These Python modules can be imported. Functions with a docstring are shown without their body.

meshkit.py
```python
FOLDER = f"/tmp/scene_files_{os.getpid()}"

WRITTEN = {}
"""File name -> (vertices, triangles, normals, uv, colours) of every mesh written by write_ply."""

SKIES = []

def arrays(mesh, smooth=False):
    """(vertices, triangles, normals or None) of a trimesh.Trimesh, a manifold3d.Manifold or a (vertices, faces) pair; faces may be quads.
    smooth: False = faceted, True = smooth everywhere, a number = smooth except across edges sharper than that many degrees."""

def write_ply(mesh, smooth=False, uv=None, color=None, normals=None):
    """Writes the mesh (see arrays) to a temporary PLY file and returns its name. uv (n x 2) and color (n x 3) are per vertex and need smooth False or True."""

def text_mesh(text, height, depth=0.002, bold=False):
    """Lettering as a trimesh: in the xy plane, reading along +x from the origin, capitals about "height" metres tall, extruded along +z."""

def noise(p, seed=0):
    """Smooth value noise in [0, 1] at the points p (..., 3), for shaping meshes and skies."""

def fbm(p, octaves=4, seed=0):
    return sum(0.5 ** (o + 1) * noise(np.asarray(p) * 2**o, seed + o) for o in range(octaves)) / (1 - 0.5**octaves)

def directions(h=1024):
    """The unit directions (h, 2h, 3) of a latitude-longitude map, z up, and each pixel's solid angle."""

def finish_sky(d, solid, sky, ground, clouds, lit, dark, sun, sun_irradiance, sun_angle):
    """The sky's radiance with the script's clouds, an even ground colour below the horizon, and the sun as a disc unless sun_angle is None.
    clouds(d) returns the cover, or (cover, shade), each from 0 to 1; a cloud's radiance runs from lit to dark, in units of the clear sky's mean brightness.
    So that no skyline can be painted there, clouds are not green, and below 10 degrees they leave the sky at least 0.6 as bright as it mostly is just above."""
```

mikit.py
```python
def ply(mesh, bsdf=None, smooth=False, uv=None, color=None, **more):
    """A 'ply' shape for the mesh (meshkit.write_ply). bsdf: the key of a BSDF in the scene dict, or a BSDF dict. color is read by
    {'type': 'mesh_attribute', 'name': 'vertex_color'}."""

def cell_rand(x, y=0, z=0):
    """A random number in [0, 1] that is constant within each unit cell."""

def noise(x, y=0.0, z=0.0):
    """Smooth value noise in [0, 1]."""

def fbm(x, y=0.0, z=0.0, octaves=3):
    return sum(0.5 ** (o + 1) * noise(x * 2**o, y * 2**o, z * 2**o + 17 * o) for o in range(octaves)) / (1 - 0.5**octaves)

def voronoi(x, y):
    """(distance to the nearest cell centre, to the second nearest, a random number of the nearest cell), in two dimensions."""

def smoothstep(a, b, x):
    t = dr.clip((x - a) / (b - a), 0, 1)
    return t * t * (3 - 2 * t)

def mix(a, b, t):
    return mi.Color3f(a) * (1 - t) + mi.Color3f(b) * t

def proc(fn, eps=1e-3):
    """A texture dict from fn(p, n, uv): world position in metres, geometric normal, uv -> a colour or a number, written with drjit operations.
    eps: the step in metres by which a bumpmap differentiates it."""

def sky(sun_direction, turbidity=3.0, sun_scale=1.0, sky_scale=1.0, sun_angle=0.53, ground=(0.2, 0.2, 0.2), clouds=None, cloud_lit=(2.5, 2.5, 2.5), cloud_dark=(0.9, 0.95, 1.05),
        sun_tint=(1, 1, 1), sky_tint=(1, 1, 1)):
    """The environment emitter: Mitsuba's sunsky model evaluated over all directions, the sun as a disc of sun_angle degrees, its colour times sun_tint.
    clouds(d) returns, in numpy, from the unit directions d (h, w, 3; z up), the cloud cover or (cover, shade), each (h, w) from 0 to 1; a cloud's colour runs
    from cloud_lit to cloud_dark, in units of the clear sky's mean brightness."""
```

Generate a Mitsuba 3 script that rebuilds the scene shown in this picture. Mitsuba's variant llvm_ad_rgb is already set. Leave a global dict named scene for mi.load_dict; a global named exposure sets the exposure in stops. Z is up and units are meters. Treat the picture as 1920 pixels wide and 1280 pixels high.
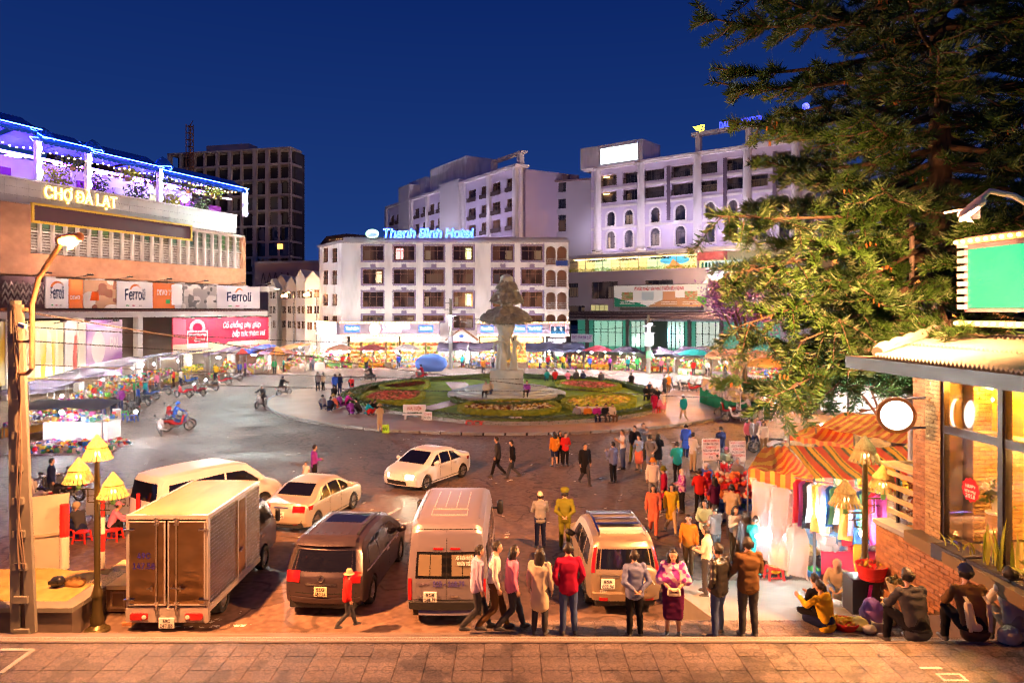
import math, random
import numpy as np
import trimesh
import manifold3d as m3
import mitsuba as mi
import drjit as dr
import mikit, meshkit
from shapely.geometry import Polygon, Point, LineString, box as sbox
from shapely import affinity
from shapely.ops import unary_union
rng = np.random.default_rng(7)
R = random.Random(7)
T = mi.ScalarTransform4f
scene, labels = {}, {}
# ------------------------------------------------------------------ camera, sky, exposure
F, CX, HY, EYE = 1350.0, 960.0, 580.0, 7.3
exposure = 4.45
DIM = 2.0 ** -4          # every light of the night scene is this much dimmer; the long exposure makes up for it
scene['camera'] = {'type': 'perspective', 'fov': math.degrees(2 * math.atan(960 / F)), 'fov_axis': 'x', 'near_clip': 0.1, 'far_clip': 3000.0,
                   'principal_point_offset_y': (640 - HY) / 1280,
                   'to_world': T().look_at(origin=[0, 0, EYE], target=[0, 10, EYE], up=[0, 0, 1])}
def dusk(d):
 el = np.clip(d[..., 2], 0, 1)
 return np.ones_like(el), np.clip(el / 0.55, 0, 1) ** 0.8
scene['sky'] = mikit.sky((0.1, -1, 0.25), turbidity=3, sun_scale=0.0, sky_scale=DIM, clouds=dusk, cloud_lit=(0.20, 0.72, 3.1), cloud_dark=(0.001, 0.115, 1.3), ground=(0.08, 0.06, 0.05))
scene['sky']['sampling_weight'] = 3.0
def G(x, y, z=0.0):
 """The point at height z that the photograph shows at pixel (x, y)."""
 d = F * (EYE - z) / (y - HY)
 return np.array([(x - CX) * d / F, d, z])
def AT(x, y, Y):
 return np.array([(x - CX) * Y / F, Y, EYE - (y - HY) * Y / F])
def GR(x, y):
 """The point on the ramp, or on the landing above it, at pixel (x, y)."""
 d = 2.9 / ((y - HY) / F - .226)
 return G(x, y, 1.2) if d < 14.15 else (np.array([(x - CX) * d / F, d, 4.4 - .226 * d]) if d < 19.3 else G(x, y))
# ------------------------------------------------------------------ materials
def rgb(c):
 return {'type': 'rgb', 'value': [float(v) for v in c]}
def tex(c):
 return c if isinstance(c, dict) else rgb(c)
def mat(name, c, rough=0.7, metal=0.0, bump=None, two=False, **k):
 b = {'type': 'principled', 'base_color': tex(c), 'roughness': float(rough) if not isinstance(rough, dict) else rough, 'metallic': float(metal), **k}
 if bump:
  b = {'type': 'bumpmap', 'nested': b, 'scale': 1.0, 'map': bump}
 scene[name] = {'type': 'twosided', 'nested': b}
 return name
def C(r, g, b, rough=0.75, metal=0.0):
 """A plain coloured material, made once."""
 n = 'm%02x%02x%02x_%d_%d' % (int(r * 255), int(g * 255), int(b * 255), int(rough * 10), int(metal * 10))
 if n not in scene:
  if rough >= 0.7 and metal == 0:
   scene[n] = {'type': 'twosided', 'nested': {'type': 'diffuse', 'reflectance': rgb((r, g, b))}}
  else:
   mat(n, (r, g, b), rough, metal)
 return n
nz, fb, mx, ss = mikit.noise, mikit.fbm, mikit.mix, mikit.smoothstep
def tT(name, a, b, s, rough=0.8, metal=0.0, bump=0.0, sz=None):
 sz = sz or s
 f = lambda p, n, uv: mx(a, b, fb(p.x * s, p.y * s, p.z * sz, 4))
 bm = mikit.proc(lambda p, n, uv: bump * fb(p.x * s * 6, p.y * s * 6, p.z * sz * 6, 2), eps=0.01) if bump else None
 return mat(name, mikit.proc(f), rough, metal, bm)
scene['vc'] = {'type': 'twosided', 'nested': {'type': 'diffuse', 'reflectance': {'type': 'mesh_attribute', 'name': 'vertex_color'}}}
# ------------------------------------------------------------------ mesh helpers
UP = np.array([0, 0, 1.0])
BOXV = np.array([[x, y, z] for x in (0, 1) for y in (0, 1) for z in (0, 1)], float)
BOXF = np.array([[0, 1, 3], [0, 3, 2], [4, 6, 7], [4, 7, 5], [0, 4, 5], [0, 5, 1], [2, 3, 7], [2, 7, 6], [0, 2, 6], [0, 6, 4], [1, 5, 7], [1, 7, 3]])
class MB:
 """Collects pieces of one mesh."""
 def __init__(s):
  s.v, s.f, s.n, s.c = [], [], 0, []
 def raw(s, v, f, c=None):
  v = np.asarray(v, float)
  s.v.append(v); s.f.append(np.asarray(f, int) + s.n); s.n += len(v)
  s.c.append(np.tile(c, (len(v), 1)) if c is not None else np.zeros((len(v), 3)))
  return s
 def box(s, x0, x1, y0, y1, z0, z1, c=None):
  return s.raw(np.array([x0, y0, z0]) + BOXV * np.array([x1 - x0, y1 - y0, z1 - z0]), BOXF, c)
 def obox(s, o, u, v, w, c=None):
  """Box from corner o along the edge vectors u, v, w."""
  m = np.array([u, v, w], float)
  if np.linalg.det(m) < 0:
   m = m[[1, 0, 2]]
  return s.raw(np.asarray(o, float) + BOXV @ m, BOXF, c)
 def beam(s, p, q, w, h=None, up=UP, c=None):
  p, q = np.asarray(p, float), np.asarray(q, float)
  h = h or w
  a = q - p
  b = np.cross(a, up)
  if np.linalg.norm(b) < 1e-6:
   b = np.cross(a, [1, 0, 0])
  b /= np.linalg.norm(b)
  d = np.cross(b, a); d /= np.linalg.norm(d)
  return s.obox(p - b * w / 2 - d * h / 2, a, b * w, d * h, c)
 def tube(s, pts, r, n=7, c=None, cap=True):
  pts = np.asarray(pts, float)
  r = np.broadcast_to(r, len(pts))
  t = np.gradient(pts, axis=0)
  t /= np.linalg.norm(t, axis=1, keepdims=True) + 1e-12
  a = np.cross(t[0], [0.3, 0.2, 0.9] if abs(t[0][2]) < 0.9 else [1, 0, 0])
  rings = []
  for i in range(len(pts)):
   a = a - t[i] * (a @ t[i]); a /= np.linalg.norm(a)
   b = np.cross(t[i], a)
   th = np.arange(n) * 2 * np.pi / n
   rings.append(pts[i] + r[i] * (np.cos(th)[:, None] * a + np.sin(th)[:, None] * b))
  v = np.vstack(rings)
  i, k = np.meshgrid(np.arange(len(pts) - 1), np.arange(n), indexing='ij')
  i, k = i.ravel(), k.ravel(); k2 = (k + 1) % n
  f = np.vstack([np.stack([i * n + k, i * n + k2, (i + 1) * n + k2], 1), np.stack([i * n + k, (i + 1) * n + k2, (i + 1) * n + k], 1)])
  if cap:
   m = len(v); v = np.vstack([v, pts[0], pts[-1]]); k = np.arange(n); e = (len(pts) - 1) * n
   f = np.vstack([f, np.stack([k * 0 + m, (k + 1) % n, k], 1), np.stack([k * 0 + m + 1, e + k, e + (k + 1) % n], 1)])
  return s.raw(v, f, c)
 def lathe(s, prof, o=(0, 0, 0), n=16, c=None, axis=None):
  """prof: (radius, height) pairs."""
  prof = np.asarray(prof, float)
  th = np.arange(n) * 2 * np.pi / n
  v = np.stack([prof[:, :1] * np.cos(th), prof[:, :1] * np.sin(th), np.repeat(prof[:, 1:], n, 1)], -1).reshape(-1, 3)
  if axis is not None:
   z = np.asarray(axis, float) / np.linalg.norm(axis)
   x = np.cross(z, [0, 0, 1] if abs(z[2]) < 0.9 else [1, 0, 0]); x /= np.linalg.norm(x)
   v = v @ np.array([x, np.cross(z, x), z])
  i, k = np.meshgrid(np.arange(len(prof) - 1), np.arange(n), indexing='ij')
  i, k = i.ravel(), k.ravel(); k2 = (k + 1) % n
  f = np.vstack([np.stack([i * n + k, i * n + k2, (i + 1) * n + k2], 1), np.stack([i * n + k, (i + 1) * n + k2, (i + 1) * n + k], 1)])
  return s.raw(v + np.asarray(o, float), f, c)
 def poly(s, pg, o, u, v, w, c=None):
  """A shapely polygon extruded: its x along u, its y along v, thickness along w."""
  for g in getattr(pg, 'geoms', [pg]):
   if g.is_empty or g.geom_type != 'Polygon':
    continue
   m = trimesh.creation.extrude_polygon(g, 1.0, engine='earcut')
   a = np.array([u, v, w], float)
   f = m.faces if np.linalg.det(a) > 0 else m.faces[:, ::-1]
   s.raw(np.asarray(o, float) + m.vertices @ a, f, c)
  return s
 def sheet(s, rows, c=None):
  """A grid of points (rows of equal length)."""
  a = np.asarray(rows, float); n, m = a.shape[:2]
  i, k = np.meshgrid(np.arange(n - 1), np.arange(m - 1), indexing='ij'); q = (i * m + k).ravel()
  return s.raw(a.reshape(-1, 3), np.vstack([np.stack([q, q + 1, q + m + 1], 1), np.stack([q, q + m + 1, q + m], 1)]), c)
 def tm(s, mesh, m=None, c=None):
  if hasattr(mesh, 'to_mesh'):
   k = mesh.to_mesh(); v, f = np.array(k.vert_properties[:, :3], float), np.array(k.tri_verts)
  elif isinstance(mesh, MB):
   t = mesh.mesh(); v, f = t.vertices, t.faces
  else:
   v, f = np.array(mesh.vertices), np.array(mesh.faces)
  if m is not None:
   v = v @ np.asarray(m)[:3, :3].T + np.asarray(m)[:3, 3]
  return s.raw(v, f, c)
 def mesh(s):
  return trimesh.Trimesh(np.vstack(s.v), np.vstack(s.f), process=False)
 def colors(s):
  return np.vstack(s.c)
ICO = trimesh.creation.icosphere(1)
ICO0 = trimesh.creation.icosphere(0)
def ball(s, o, r, c=None, ico=ICO):
 return s.raw(np.asarray(o) + ico.vertices * np.asarray(r), ico.faces, c)
MB.ball = ball
_count = {}
def uniq(name):
 k = _count.get(name, 0); _count[name] = k + 1
 return name if k == 0 else f'{name}_{k:03d}'
def tag(key, label=None, cat=None, group=None, kind=None):
 d = {a: b for a, b in (('label', label), ('category', cat), ('group', group), ('kind', kind)) if b}
 if d:
  labels[key] = d
 return key
def put(name, mesh, bsdf, parent=None, smooth=False, emit=None, weight=None, to=None, **lab):
 """ONE entry of the scene: a thing of one mesh, or a part of parent."""
 key = uniq(parent + '__' + name if parent else name)
 if isinstance(mesh, dict):
  d = dict(mesh)
 else:
  col = None
  if isinstance(mesh, MB):
   if bsdf == 'vc':
    col = mesh.colors()
   mesh = mesh.mesh()
  d = mikit.ply(mesh, None, smooth=smooth, color=col)
 d['bsdf'] = {'type': 'ref', 'id': bsdf}
 if to is not None:
  d['to_world'] = to
 if emit is not None:
  d['emitter'] = {'type': 'area', 'radiance': rgb([q * DIM for q in emit])}
  if weight is not None:
   d['emitter']['sampling_weight'] = float(weight)
 scene[key] = d
 tag(key, **lab)
 return key
def thing(name, label, cat, group=None):
 return tag(uniq(name), label, cat, group)
def dup(root, to, label=None, group=None, swap=None, name=None):
 """A copy of a thing with all its parts, moved by 'to'; swap: {old bsdf: new bsdf}."""
 r = uniq(name or root.rsplit('_', 1)[0] if root[-3:].isdigit() else (name or root))
 labels[r] = {**labels[root], **({'label': label} if label else {}), **({'group': group} if group else {})}
 for k in [k for k in scene if k == root or k.startswith(root + '__')]:
  d = dict(scene[k]); d['to_world'] = to @ d['to_world'] if 'to_world' in d else to
  if swap and d['bsdf']['id'] in swap:
   d['bsdf'] = {'type': 'ref', 'id': swap[d['bsdf']['id']]}
  scene[r + k[len(root):]] = d
  if k in labels and k != root:
   labels[r + k[len(root):]] = labels[k]
 return r
def place(x, y, z=0.0, rz=0.0, s=1.0):
 return T().translate([float(x), float(y), float(z)]).rotate([0, 0, 1], float(rz)).scale(float(s) if np.isscalar(s) else [float(q) for q in s])
class Wall:
 """An upright plane through (ax, ay) and (bx, by); a runs along it, z up, d outwards to the viewer."""
 def __init__(s, a, b):
  s.o = np.array([a[0], a[1], 0.0]); d = np.array([b[0] - a[0], b[1] - a[1], 0.0])
  s.len = np.linalg.norm(d); s.u = d / s.len
  s.n = np.array([s.u[1], -s.u[0], 0]); s.n *= -np.sign(s.n @ (s.o + b[0] * 0)) or 1
  if s.n @ (np.array([0, 0, 0]) - s.o) < 0:
   s.n = -s.n
 def px(s, x, y):
  """(a, z) of a pixel on this plane."""
  r = np.array([(x - CX) / F, 1, -(y - HY) / F])
  t = (s.o @ s.n) / (r @ s.n)
  p = r * t
  return (p - s.o) @ s.u, EYE + p[2]
 def p(s, a, z, d=0.0):
  return s.o + s.u * a + UP * z + s.n * d
 def box(s, mb, a0, a1, z0, z1, d0, d1, c=None):
  return mb.obox(s.p(a0, z0, d0), s.u * (a1 - a0), UP * (z1 - z0), s.n * (d1 - d0), c)
 def poly(s, mb, pg, d0, d1, c=None):
  return mb.poly(pg, s.p(0, 0, d0), s.u, UP, s.n * (d1 - d0), c)
 def rect(s, x0, y0, x1, y1):
  """(a0, a1, z0, z1) of the pixel rectangle, measured at its middle."""
  a0 = s.px(x0, (y0 + y1) / 2)[0]; a1 = s.px(x1, (y0 + y1) / 2)[0]
  z1 = s.px((x0 + x1) / 2, y0)[1]; z0 = s.px((x0 + x1) / 2, y1)[1]
  return min(a0, a1), max(a0, a1), z0, z1
def arch(a0, a1, z0, z1):
 """A round-headed opening."""
 r = (a1 - a0) / 2; th = np.linspace(0, np.pi, 11)
 return Polygon([(a0, z0), (a1, z0)] + [((a0 + a1) / 2 + r * math.cos(t), z1 - r + r * math.sin(t)) for t in th])
def window(W, holder, pg, depth, frame, pane, bars=(1, 0), fw=0.07, emit=None, casing=None, cw=0.12, proud=0.05, name='window'):
 """Frame and pane set back in the opening pg of wall W."""
 a0, z0, a1, z1 = pg.bounds
 mb = MB(); W.poly(mb, pg.difference(pg.buffer(-fw, join_style=2)), -depth, -depth + 0.06)
 for i in range(bars[0]):
  a = a0 + (a1 - a0) * (i + 1) / (bars[0] + 1); W.box(mb, a - fw / 2, a + fw / 2, z0 + fw, z1 - fw, -depth + 0.003, -depth + 0.055)
 for i in range(bars[1]):
  z = z0 + (z1 - z0) * (0.68 if bars[1] == 1 else (i + 1) / (bars[1] + 1)); W.box(mb, a0 + fw, a1 - fw, z - fw / 2, z + fw / 2, -depth + 0.006, -depth + 0.052)
 k = put(name, mb, frame, holder)
 put('pane', W.poly(MB(), pg, -depth - 0.03, -depth), pane, k, emit=emit, weight=0.2 if emit else None)
 if not emit and R.random() < .6:
  b0, b1 = R.choice(((.06, .34), (.62, .94), (.06, .24), (.1, .9), (.74, .94)))
  put('curtain', W.box(MB(), a0 + (a1 - a0) * b0, a0 + (a1 - a0) * b1, z0 + .12, z1 - (z1 - z0) * .3, -depth, -depth + .004), C(*R.choice(((.16, .10, .07), (.24, .20, .17), (.09, .07, .08), (.30, .24, .16)))), k)
 if casing:
  put('casing', W.poly(MB(), pg.buffer(cw, join_style=2).difference(pg), -0.02, proud), casing, k)
 return k
def text(s, h, W=None, a=0, z=0, d=0.0, depth=0.02, bold=True, width=None, slant=0.0, o=None, u=None, v=None):
 """Lettering lying on wall W from (a, z), or from o along u and v."""
 t = meshkit.text_mesh(s, h, depth=1.0, bold=bold)
 vv = np.array(t.vertices); vv[:, 0] -= vv[:, 0].min()
 if width:
  vv[:, 0] *= width / vv[:, 0].max()
 vv[:, 0] += slant * vv[:, 1]
 if W is not None:
  o, u, v, n = W.p(a, z, d), W.u, UP, W.n
  if np.cross(u, v) @ n < 0:
   o = W.p(a, z, d) ; u = -u
 else:
  n = np.cross(u, v)
 return MB().raw(np.asarray(o) + vv @ np.array([u, v, np.asarray(n) * depth]), t.faces)
def area_of(mb):
 return mb.mesh().area
def glyphs(s, h, bold=True):
 """The outline of a line of lettering as a shapely shape."""
 t = meshkit.text_mesh(s, h, depth=1.0, bold=bold)
 v, f = np.array(t.vertices), np.array(t.faces)
 top = (v[f][:, :, 2] > 0.5).all(1)
 g = unary_union([Polygon(v[q][:, :2]).buffer(h * 0.002) for q in f[top]])
 return affinity.translate(g, -g.bounds[0], 0).simplify(h * .016)
def wtext(W, s, a, z, h, d0, d1, name, bsdf, parent, width=None, slant=0, emit=None, bold=True, weight=0.3, flip=False, part=lambda g: g):
 """Raised lettering on wall W with its left foot at (a, z); reads along the viewer's left to right."""
 g = glyphs(s, h, bold)
 if slant:
  g = affinity.skew(g, xs=slant, origin=(0, 0))
 if width:
  g = affinity.scale(g, width / (g.bounds[2] - g.bounds[0]), 1, origin=(0, 0))
 g = part(g)
 return put(name, W.poly(MB(), affinity.translate(g, a, z), d0, d1), bsdf, parent, emit=emit, weight=weight)
# ================================================================== the setting: plaza, stairs, island
mat('asphalt', mikit.proc(lambda p, n, uv: mx((.085, .052, .040), (.190, .116, .082), fb(p.x * .35, p.y * .22, 0, 4)) * (0.75 + 0.5 * nz(p.x * 9, p.y * 9, 1)) * (1 - 0.45 * ss(.02, .005, dr.abs(fb(p.x * .5 + 7, p.y * .5, 3, 4) - .5)))),
 mikit.proc(lambda p, n, uv: 0.45 + 0.35 * fb(p.x * .5, p.y * .5, 5, 3)), bump=mikit.proc(lambda p, n, uv: .006 * nz(p.x * 28, p.y * 28) + .012 * nz(p.x * 3, p.y * 3), eps=.02))
def tile_col(p, n, uv):
 u, v = p.x / .4, p.y / .4
 cu, cv = u - dr.floor(u) - .5, v - dr.floor(v) - .5
 r = dr.sqrt(dr.square(dr.abs(cu) - .28) + dr.square(cv * .8))
 g = ss(.035, .015, dr.abs(r - .2)) + ss(.03, .012, dr.abs(cv - .25 * cu)) * ss(.1, .2, dr.abs(cu))
 base = mx((.105, .075, .064), (.22, .168, .142), fb(p.x * 1.1, p.y * 1.1, 0, 4)) * (.6 + .7 * nz(p.x * 60, p.y * 60)) * (.75 + .45 * mikit.cell_rand(u, v)) * (1 - .45 * ss(.58, .68, fb(p.x * 2.3, p.y * 2.3, 4, 4)))
 return base * (1 - .38 * dr.minimum(g, 1))
mat('tile', mikit.proc(tile_col), .55)
tT('stone_step', (.09, .066, .056), (.21, .162, .138), 2.2, .6, bump=.004)
tT('concrete', (.13, .12, .10), (.25, .23, .20), 1.1, .75, bump=.004)
tT('pave', (.30, .18, .13), (.44, .30, .22), .8, .5)
tT('kerbstone', (.18, .165, .15), (.34, .32, .30), 2.0, .7)
tT('soil', (.035, .022, .014), (.09, .06, .04), 3, .9)
tT('worn_white', (.32, .30, .27), (.75, .72, .68), 2.5, .7)
put('plaza_ground', MB().sheet([[(x, y, 0) for x in (-900, -60, 0, 60, 900)] for y in (-300, 0, 40, 120, 1500)]), 'asphalt', kind='structure')
NT, TZ0, TY, TD, TR = 16, 2.4, 10.6, .355, .15            # the flight of steps: count, landing height, front edge, tread depth, riser
XL, XR = -12.5, 8.6
lkey = put('stair_landing', MB().box(-13.5, 13, -6, TY, -.2, TZ0 - .03), 'stone_step', kind='structure')
k = 0
V = mikit.ply(MB().box(0.004, .396, .004, .396, 0, .03).mesh())
for iy in range(7):
 for ix in range(-28, 32):
  x, y = ix * .4, TY - .42 - iy * .4 - .002
  if iy * .4 + .4 > 2.9 or x < -13 or x > 12.6:
   continue
  put('tile', V, 'tile', lkey, to=place(x, y, TZ0 - .03 + R.uniform(0, .004)))
skey = tag(uniq('stairs'), kind='structure')
for i in range(NT):
 z, y = TZ0 - i * TR, TY + (i - 1) * TD
 if i == 0:
  put('step', MB().box(XL, XR + 4, TY - .02, TY + .012, TZ0 - .14, TZ0 + .012), 'stone_step', skey); continue
 x1 = XR if z > 1.25 else -.8
 put('step', MB().box(XL, x1, y, y + TD + .012, -.1, z), 'stone_step', skey)
 put('nosing', MB().box(XL, x1, y + TD - .03, y + TD + .016, z, z + .006), 'kerbstone' if i in (2, 4, 6) else 'stone_step', skey)
lz, ly = 1.2, TY + 7 * TD
l2 = put('lower_landing', MB().box(-.8, XR, ly, 14.15, -.1, lz - .03), 'stone_step', kind='structure')
for ix in range(0, 24):
 for iy in range(3):
  x, y = -.8 + ix * .4, ly + .02 + iy * .4
  if y < 14.0 and x + .4 < XR:
   put('tile', V, 'tile', l2, to=place(x, y, lz - .03) if y + .4 < 14.16 else place(x, y, lz - .03, 0, (1, (14.15 - y) / .4, 1)))
MB_ = MB()
for i in range(8):
 MB_.box(-.8, 4.0, 14.15 + i * .22, 14.15 + (i + 1) * .22 + .003 * i, -.1, 1.05 - i * .15)
put('back_steps', MB_, 'stone_step', skey)
rp = MB(); rp.poly(Polygon([(14.15, -.1), (14.15, lz - .003), (19.4, .012), (19.4, -.1)]), (4.0, 0, 0), (0, 1, 0), (0, 0, 1), (4.6, 0, 0))
put('ramp', rp, 'concrete', kind='structure')
# white parking lines, worn
lines = [((385, 1168), (455, 1146), .12), ((690, 985), (756, 948), .14), ((735, 988), (790, 972), .14), ((300, 1176), (470, 1172), .1)]
for (a, b, w) in lines:
 p, q = G(*a), G(*b); d = q - p; n = np.array([-d[1], d[0], 0]) / np.linalg.norm(d) * w / 2
 pg = unary_union([Polygon([(p + n)[:2], (p - n)[:2], (q - n)[:2], (q + n)[:2]])]).difference(unary_union([Point(*(p + d * R.random() + n * R.uniform(-1, 1))[:2]).buffer(R.uniform(.02, .09)) for _ in range(26)]))
 put('parking_line', MB().poly(pg, (0, 0, .001), (1, 0, 0), (0, 1, 0), (0, 0, .005)), 'worn_white', kind='structure')
# the corner of a painted bay on the landing and a painted mark on the right
g = MB()
for a, b in (((0, 1218), (62, 1218)), ((62, 1218), (0, 1262))):
 p, q = G(*a, TZ0), G(*b, TZ0); g.beam(p + UP * .004, q + UP * .004, .07, .012)
put('painted_bay_line', g, 'worn_white', kind='structure')
g = MB()
p = G(1775, 1262, TZ0)
for (x, y, w, h) in ((-.28, .12, .3, .05), (-.14, -.04, .28, .035), (-.14, -.2, .28, .035), (-.16, -.2, .035, .19), (.14, -.2, .035, .19), (-.02, -.34, .34, .05)):
 g.box(p[0] + x, p[0] + x + w, p[1] + y, p[1] + y + h, TZ0 + .003, TZ0 + .0085)
put('painted_marking', g, 'worn_white', kind='structure')
lit = MB()
for i in range(150):
 x, y = R.uniform(150, 1400), R.uniform(812, 1010)
 p = G(x, y); s_ = R.uniform(.02, .07)
 th = np.sort(np.array([R.uniform(0, 6.28) for _ in range(5)]))
 lit.poly(Polygon([(s_ * 1.6 * math.cos(t), s_ * math.sin(t)) for t in th]).buffer(.01), p + UP * .004, (1, 0, .1), (0, 1, 0), (0, 0, .01))
put('litter', lit, C(.62, .58, .52), label='scraps of paper and leaves scattered over the asphalt of the plaza', cat='litter', kind='stuff')
# ------------------------------------------------------------------ the roundabout island
IC, IR = np.array([-.4, 61.2]), 19.3
isl = MB(); th = np.linspace(0, 2 * np.pi, 97)
ring = lambda r, z: [(IC[0] + r * math.cos(t), IC[1] + r * math.sin(t), z) for t in th]
isl.sheet([ring(IR, .13), ring(IR * .6, .13), ring(.01, .13)])
put('island_pavement', isl, 'pave', kind='structure')
kk = tag(uniq('island_kerb'), kind='structure')
for i in range(96):
 a0, a1 = th[i] + .003, th[i + 1] - .003
 pg = Polygon([(IC[0] + r * math.cos(t), IC[1] + r * math.sin(t)) for r, t in ((IR - .02, a0), (IR + .2, a0), (IR + .2, a1), (IR - .02, a1))])
 put('kerb_stone', MB().poly(pg, (0, 0, -.02), (1, 0, 0), (0, 1, 0), (0, 0, .175)), 'kerbstone', kk)
mat('leaf_dark', mikit.proc(lambda p, n, uv: mx((.018, .040, .006), (.085, .13, .018), nz(p.x * 7, p.y * 7, p.z * 7))), .6)
mat('leaf_light', mikit.proc(lambda p, n, uv: mx((.13, .19, .012), (.38, .42, .03), nz(p.x * 6, p.y * 6, p.z * 6))), .6)
mat('lawn', mikit.proc(lambda p, n, uv: mx((.07, .14, .008), (.20, .30, .02), fb(p.x * 1.2, p.y * 1.2, 0, 4))), .9)
def leaves(n, fn, size, mb=None, up=.3, col=None):
 """n small leaf quads at the points fn gives."""
 P = fn(n); mb = mb or MB()
 a = rng.normal(size=(n, 3)); a /= np.linalg.norm(a, axis=1, keepdims=True)
 b = np.cross(a, rng.normal(size=(n, 3))); b /= np.linalg.norm(b, axis=1, keepdims=True)
 s_ = size * rng.uniform(.6, 1.3, (n, 1))
 v = np.stack([P - a * s_, P + b * s_ * .45, P + a * s_, P - b * s_ * .45], 1).reshape(-1, 3)
 i = np.arange(n) * 4
 mb.raw(v, np.vstack([np.stack([i, i + 1, i + 2], 1), np.stack([i, i + 2, i + 3], 1)]))
 if col is not None:
  mb.c[-1] = np.repeat(col, 4, axis=0)
 return mb
def hedge(line, w, h, z0, leaf, parent, size=.055, dens=260, closed=True, name='hedge'):
 """A clipped hedge along a line: a rough core and a coat of leaves."""
 ls = LineString(line)
 pg = ls.buffer(w / 2)
 core = ls.buffer(w / 2 - .06)
 mb = MB(); mb.poly(core, (0, 0, z0), (1, 0, 0), (0, 1, 0), (0, 0, h - .06))
 n = int(min(9000, ls.length * dens * (w + h)))
 d = rng.uniform(0, ls.length, n)
 q = np.array([ls.interpolate(x).coords[0] for x in d]); q2 = np.array([ls.interpolate(min(x + .05, ls.length)).coords[0] for x in d])
 t = q2 - q; t /= np.linalg.norm(t, axis=1, keepdims=True) + 1e-9
 nn = np.stack([-t[:, 1], t[:, 0]], 1)
 sd = rng.uniform(-1, 1, n); top = rng.random(n) < w / (w + 1.2 * h)
 off = np.where(top, sd, np.sign(sd)) * (w / 2 - .03)
 zz = np.where(top, h - .03, rng.uniform(.02, h, n)) + rng.normal(0, .018, n)
 P = np.column_stack([q + nn * (off + rng.normal(0, .02, n))[:, None], z0 + zz])
 leaves(n, lambda m: P, size, mb)
 return put(name, mb, leaf, parent, kind='stuff')
def pixpoly(pts, z=.15):
 return [G(x, y, z)[:2] for x, y in pts]
def smooth_line(pts, n=6, closed=True):
 from scipy.interpolate import splprep, splev
 p = np.array(pts + ([pts[0]] if closed else []))
 t, _ = splprep(p.T, s=0, per=closed, k=3)
 return np.array(splev(np.linspace(0, 1, n * len(pts) + 1), t)).T
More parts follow.
